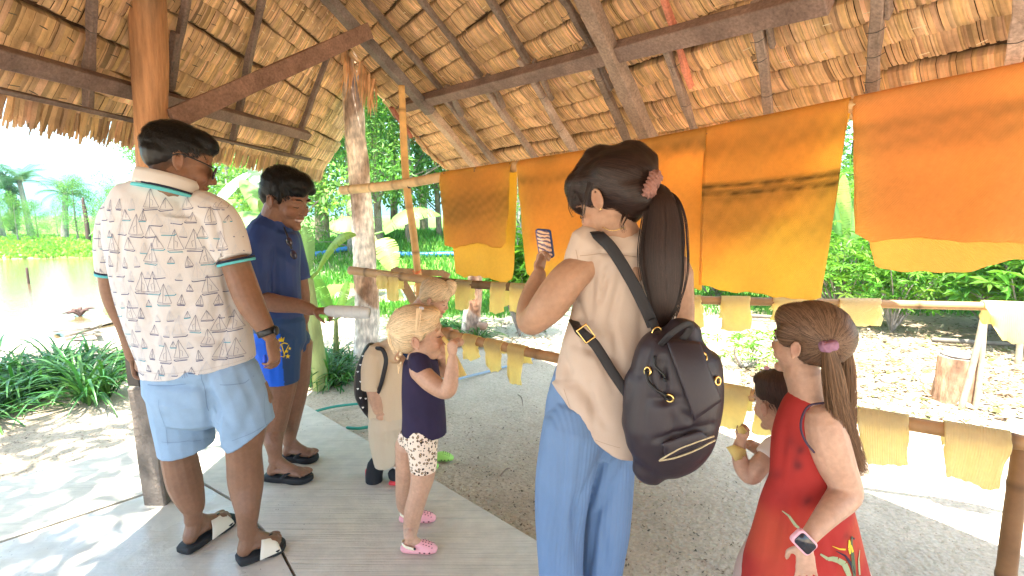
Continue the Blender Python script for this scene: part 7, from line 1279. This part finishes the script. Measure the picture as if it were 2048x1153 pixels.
# ------------------------------------------------------------------ toddler beyond the red dress
def toddler():
    Y = 1.36; t = thing('person', 'toddler with short brown hair in white top, half hidden behind the girl in red', 'person', (P(1560, 900, Y)[0], Y, -.08))
    H = HF(P(1562, 806, Y), -22, 12, 0, .178); mb = MB(); addall(mb, head_parts(H, True)); mb.add(*chain([(1572, 895, Y, 26), (1566, 860, Y, 22)])); mb.add(*chain([(1550, 905, Y - .02, 21), (1520, 930, Y - .03, 20), (1502, 952, Y - .03, 18), (1485, 935, Y - .02, 16.5), (1478, 905, Y - .02, 14), (1480, 885, Y - .02, 11)], sub=5)); addall(mb, hand(P(1481, 882, Y - .02), A([.25, 0, 1]), A([.6, .7, 0]), .075, 1, (.9, 1., 1.1, 1.2), .6, fat=1.3))
    mb.add(*chain([(1560, 920, Y + .05, 18), (1528, 905, Y + .06, 14), (1500, 890, Y + .04, 11)])); addall(mb, hand(P(1500, 890, Y + .04), A([-.9, -.1, .25]), A([0, -.3, -.8]), .07, 1, (.6, .7, .8, .9), .4, fat=1.3)); mb.add(*chain([(1575, 920, Y, 34), (1575, 1010, Y, 38)], ratio=.8)); mb.add(*chain([(1560, 1050, Y, 26), (1558, 1150, Y, 18), (1558, 1270, Y, 13)])); mb.add(*chain([(1590, 1050, Y, 26), (1592, 1150, Y, 18), (1594, 1270, Y, 13)]))
    for x_ in (1558, 1594): q = P(x_, 1480, Y); mb.add(*chainm([(P(x_, 1250, Y), .02), (A([q[0], Y, -.02]), .018)])); f_, a_, fr = foot(A([q[0] + .03, Y]), A([q[0] - .08, Y + .02]), -.075, 1, .55, False); addall(mb, f_)
    blob('body', mb, skin('peach_skin', (.62, .37, .26)), t, .0034, 3, paint=facepaint(H)); eyes(H, t); mb = MB(); addall(mb, cap(H)); h = blob('hair', mb, m_ht, t, .0045, 2, wrinkle(45, .003, 3)); strands(h, 900, .035, lambda p, n: -H.u + n * .2 - H.f * .2, 3, .0010, .003, 5, cr=(.7, 1.6), curl=.2)
    mb = MB(); mb.add(*ell(H.w(-.12, .1, .56), (.008, .008, .006))); mb.obj('hair_band', mat('pink_silicone', (.80, .42, .50), .45), t)
    mb = MB(); mb.add(*chain([(1574, 880, Y, 30, .85), (1574, 895, Y, 42, .8), (1574, 960, Y, 46, .8), (1574, 1040, Y, 58, .85)], caps=(1, 0), seg=24)); mb.add(*chain([(1550, 895, Y - .02, 24), (1532, 915, Y - .03, 24)], caps=(1, 0))); blob('top', mb, mat('white_cotton', (.78, .72, .68), .85, .2), t, .0045, 3, wrinkle(12, .003, 3))
    for (poly, lb) in (([(1452, 895), (1468, 890), (1492, 900), (1490, 915), (1470, 922)], 'small yellow rubber scrap hanging under the toddler fingers'), ([(1474, 857), (1484, 852), (1494, 862), (1488, 868), (1476, 866)], 'tiny yellow rubber scrap between the toddler fingertips')):
        n = len(poly); V = [P(a, b, Y - .045 + .01 * (i % 2)) for i, (a, b) in enumerate(poly)]; c = np.mean(V, axis=0); mb = MB(); mb.add(V + [c], [(i, (i + 1) % n, n) for i in range(n)]); o = mb.obj('small_rubber_sheet', mrb['pale']); m_ = o.modifiers.new('s', 'SOLIDIFY'); m_.thickness = .0025; tag(o, lb, 'rubber sheet')
toddler()
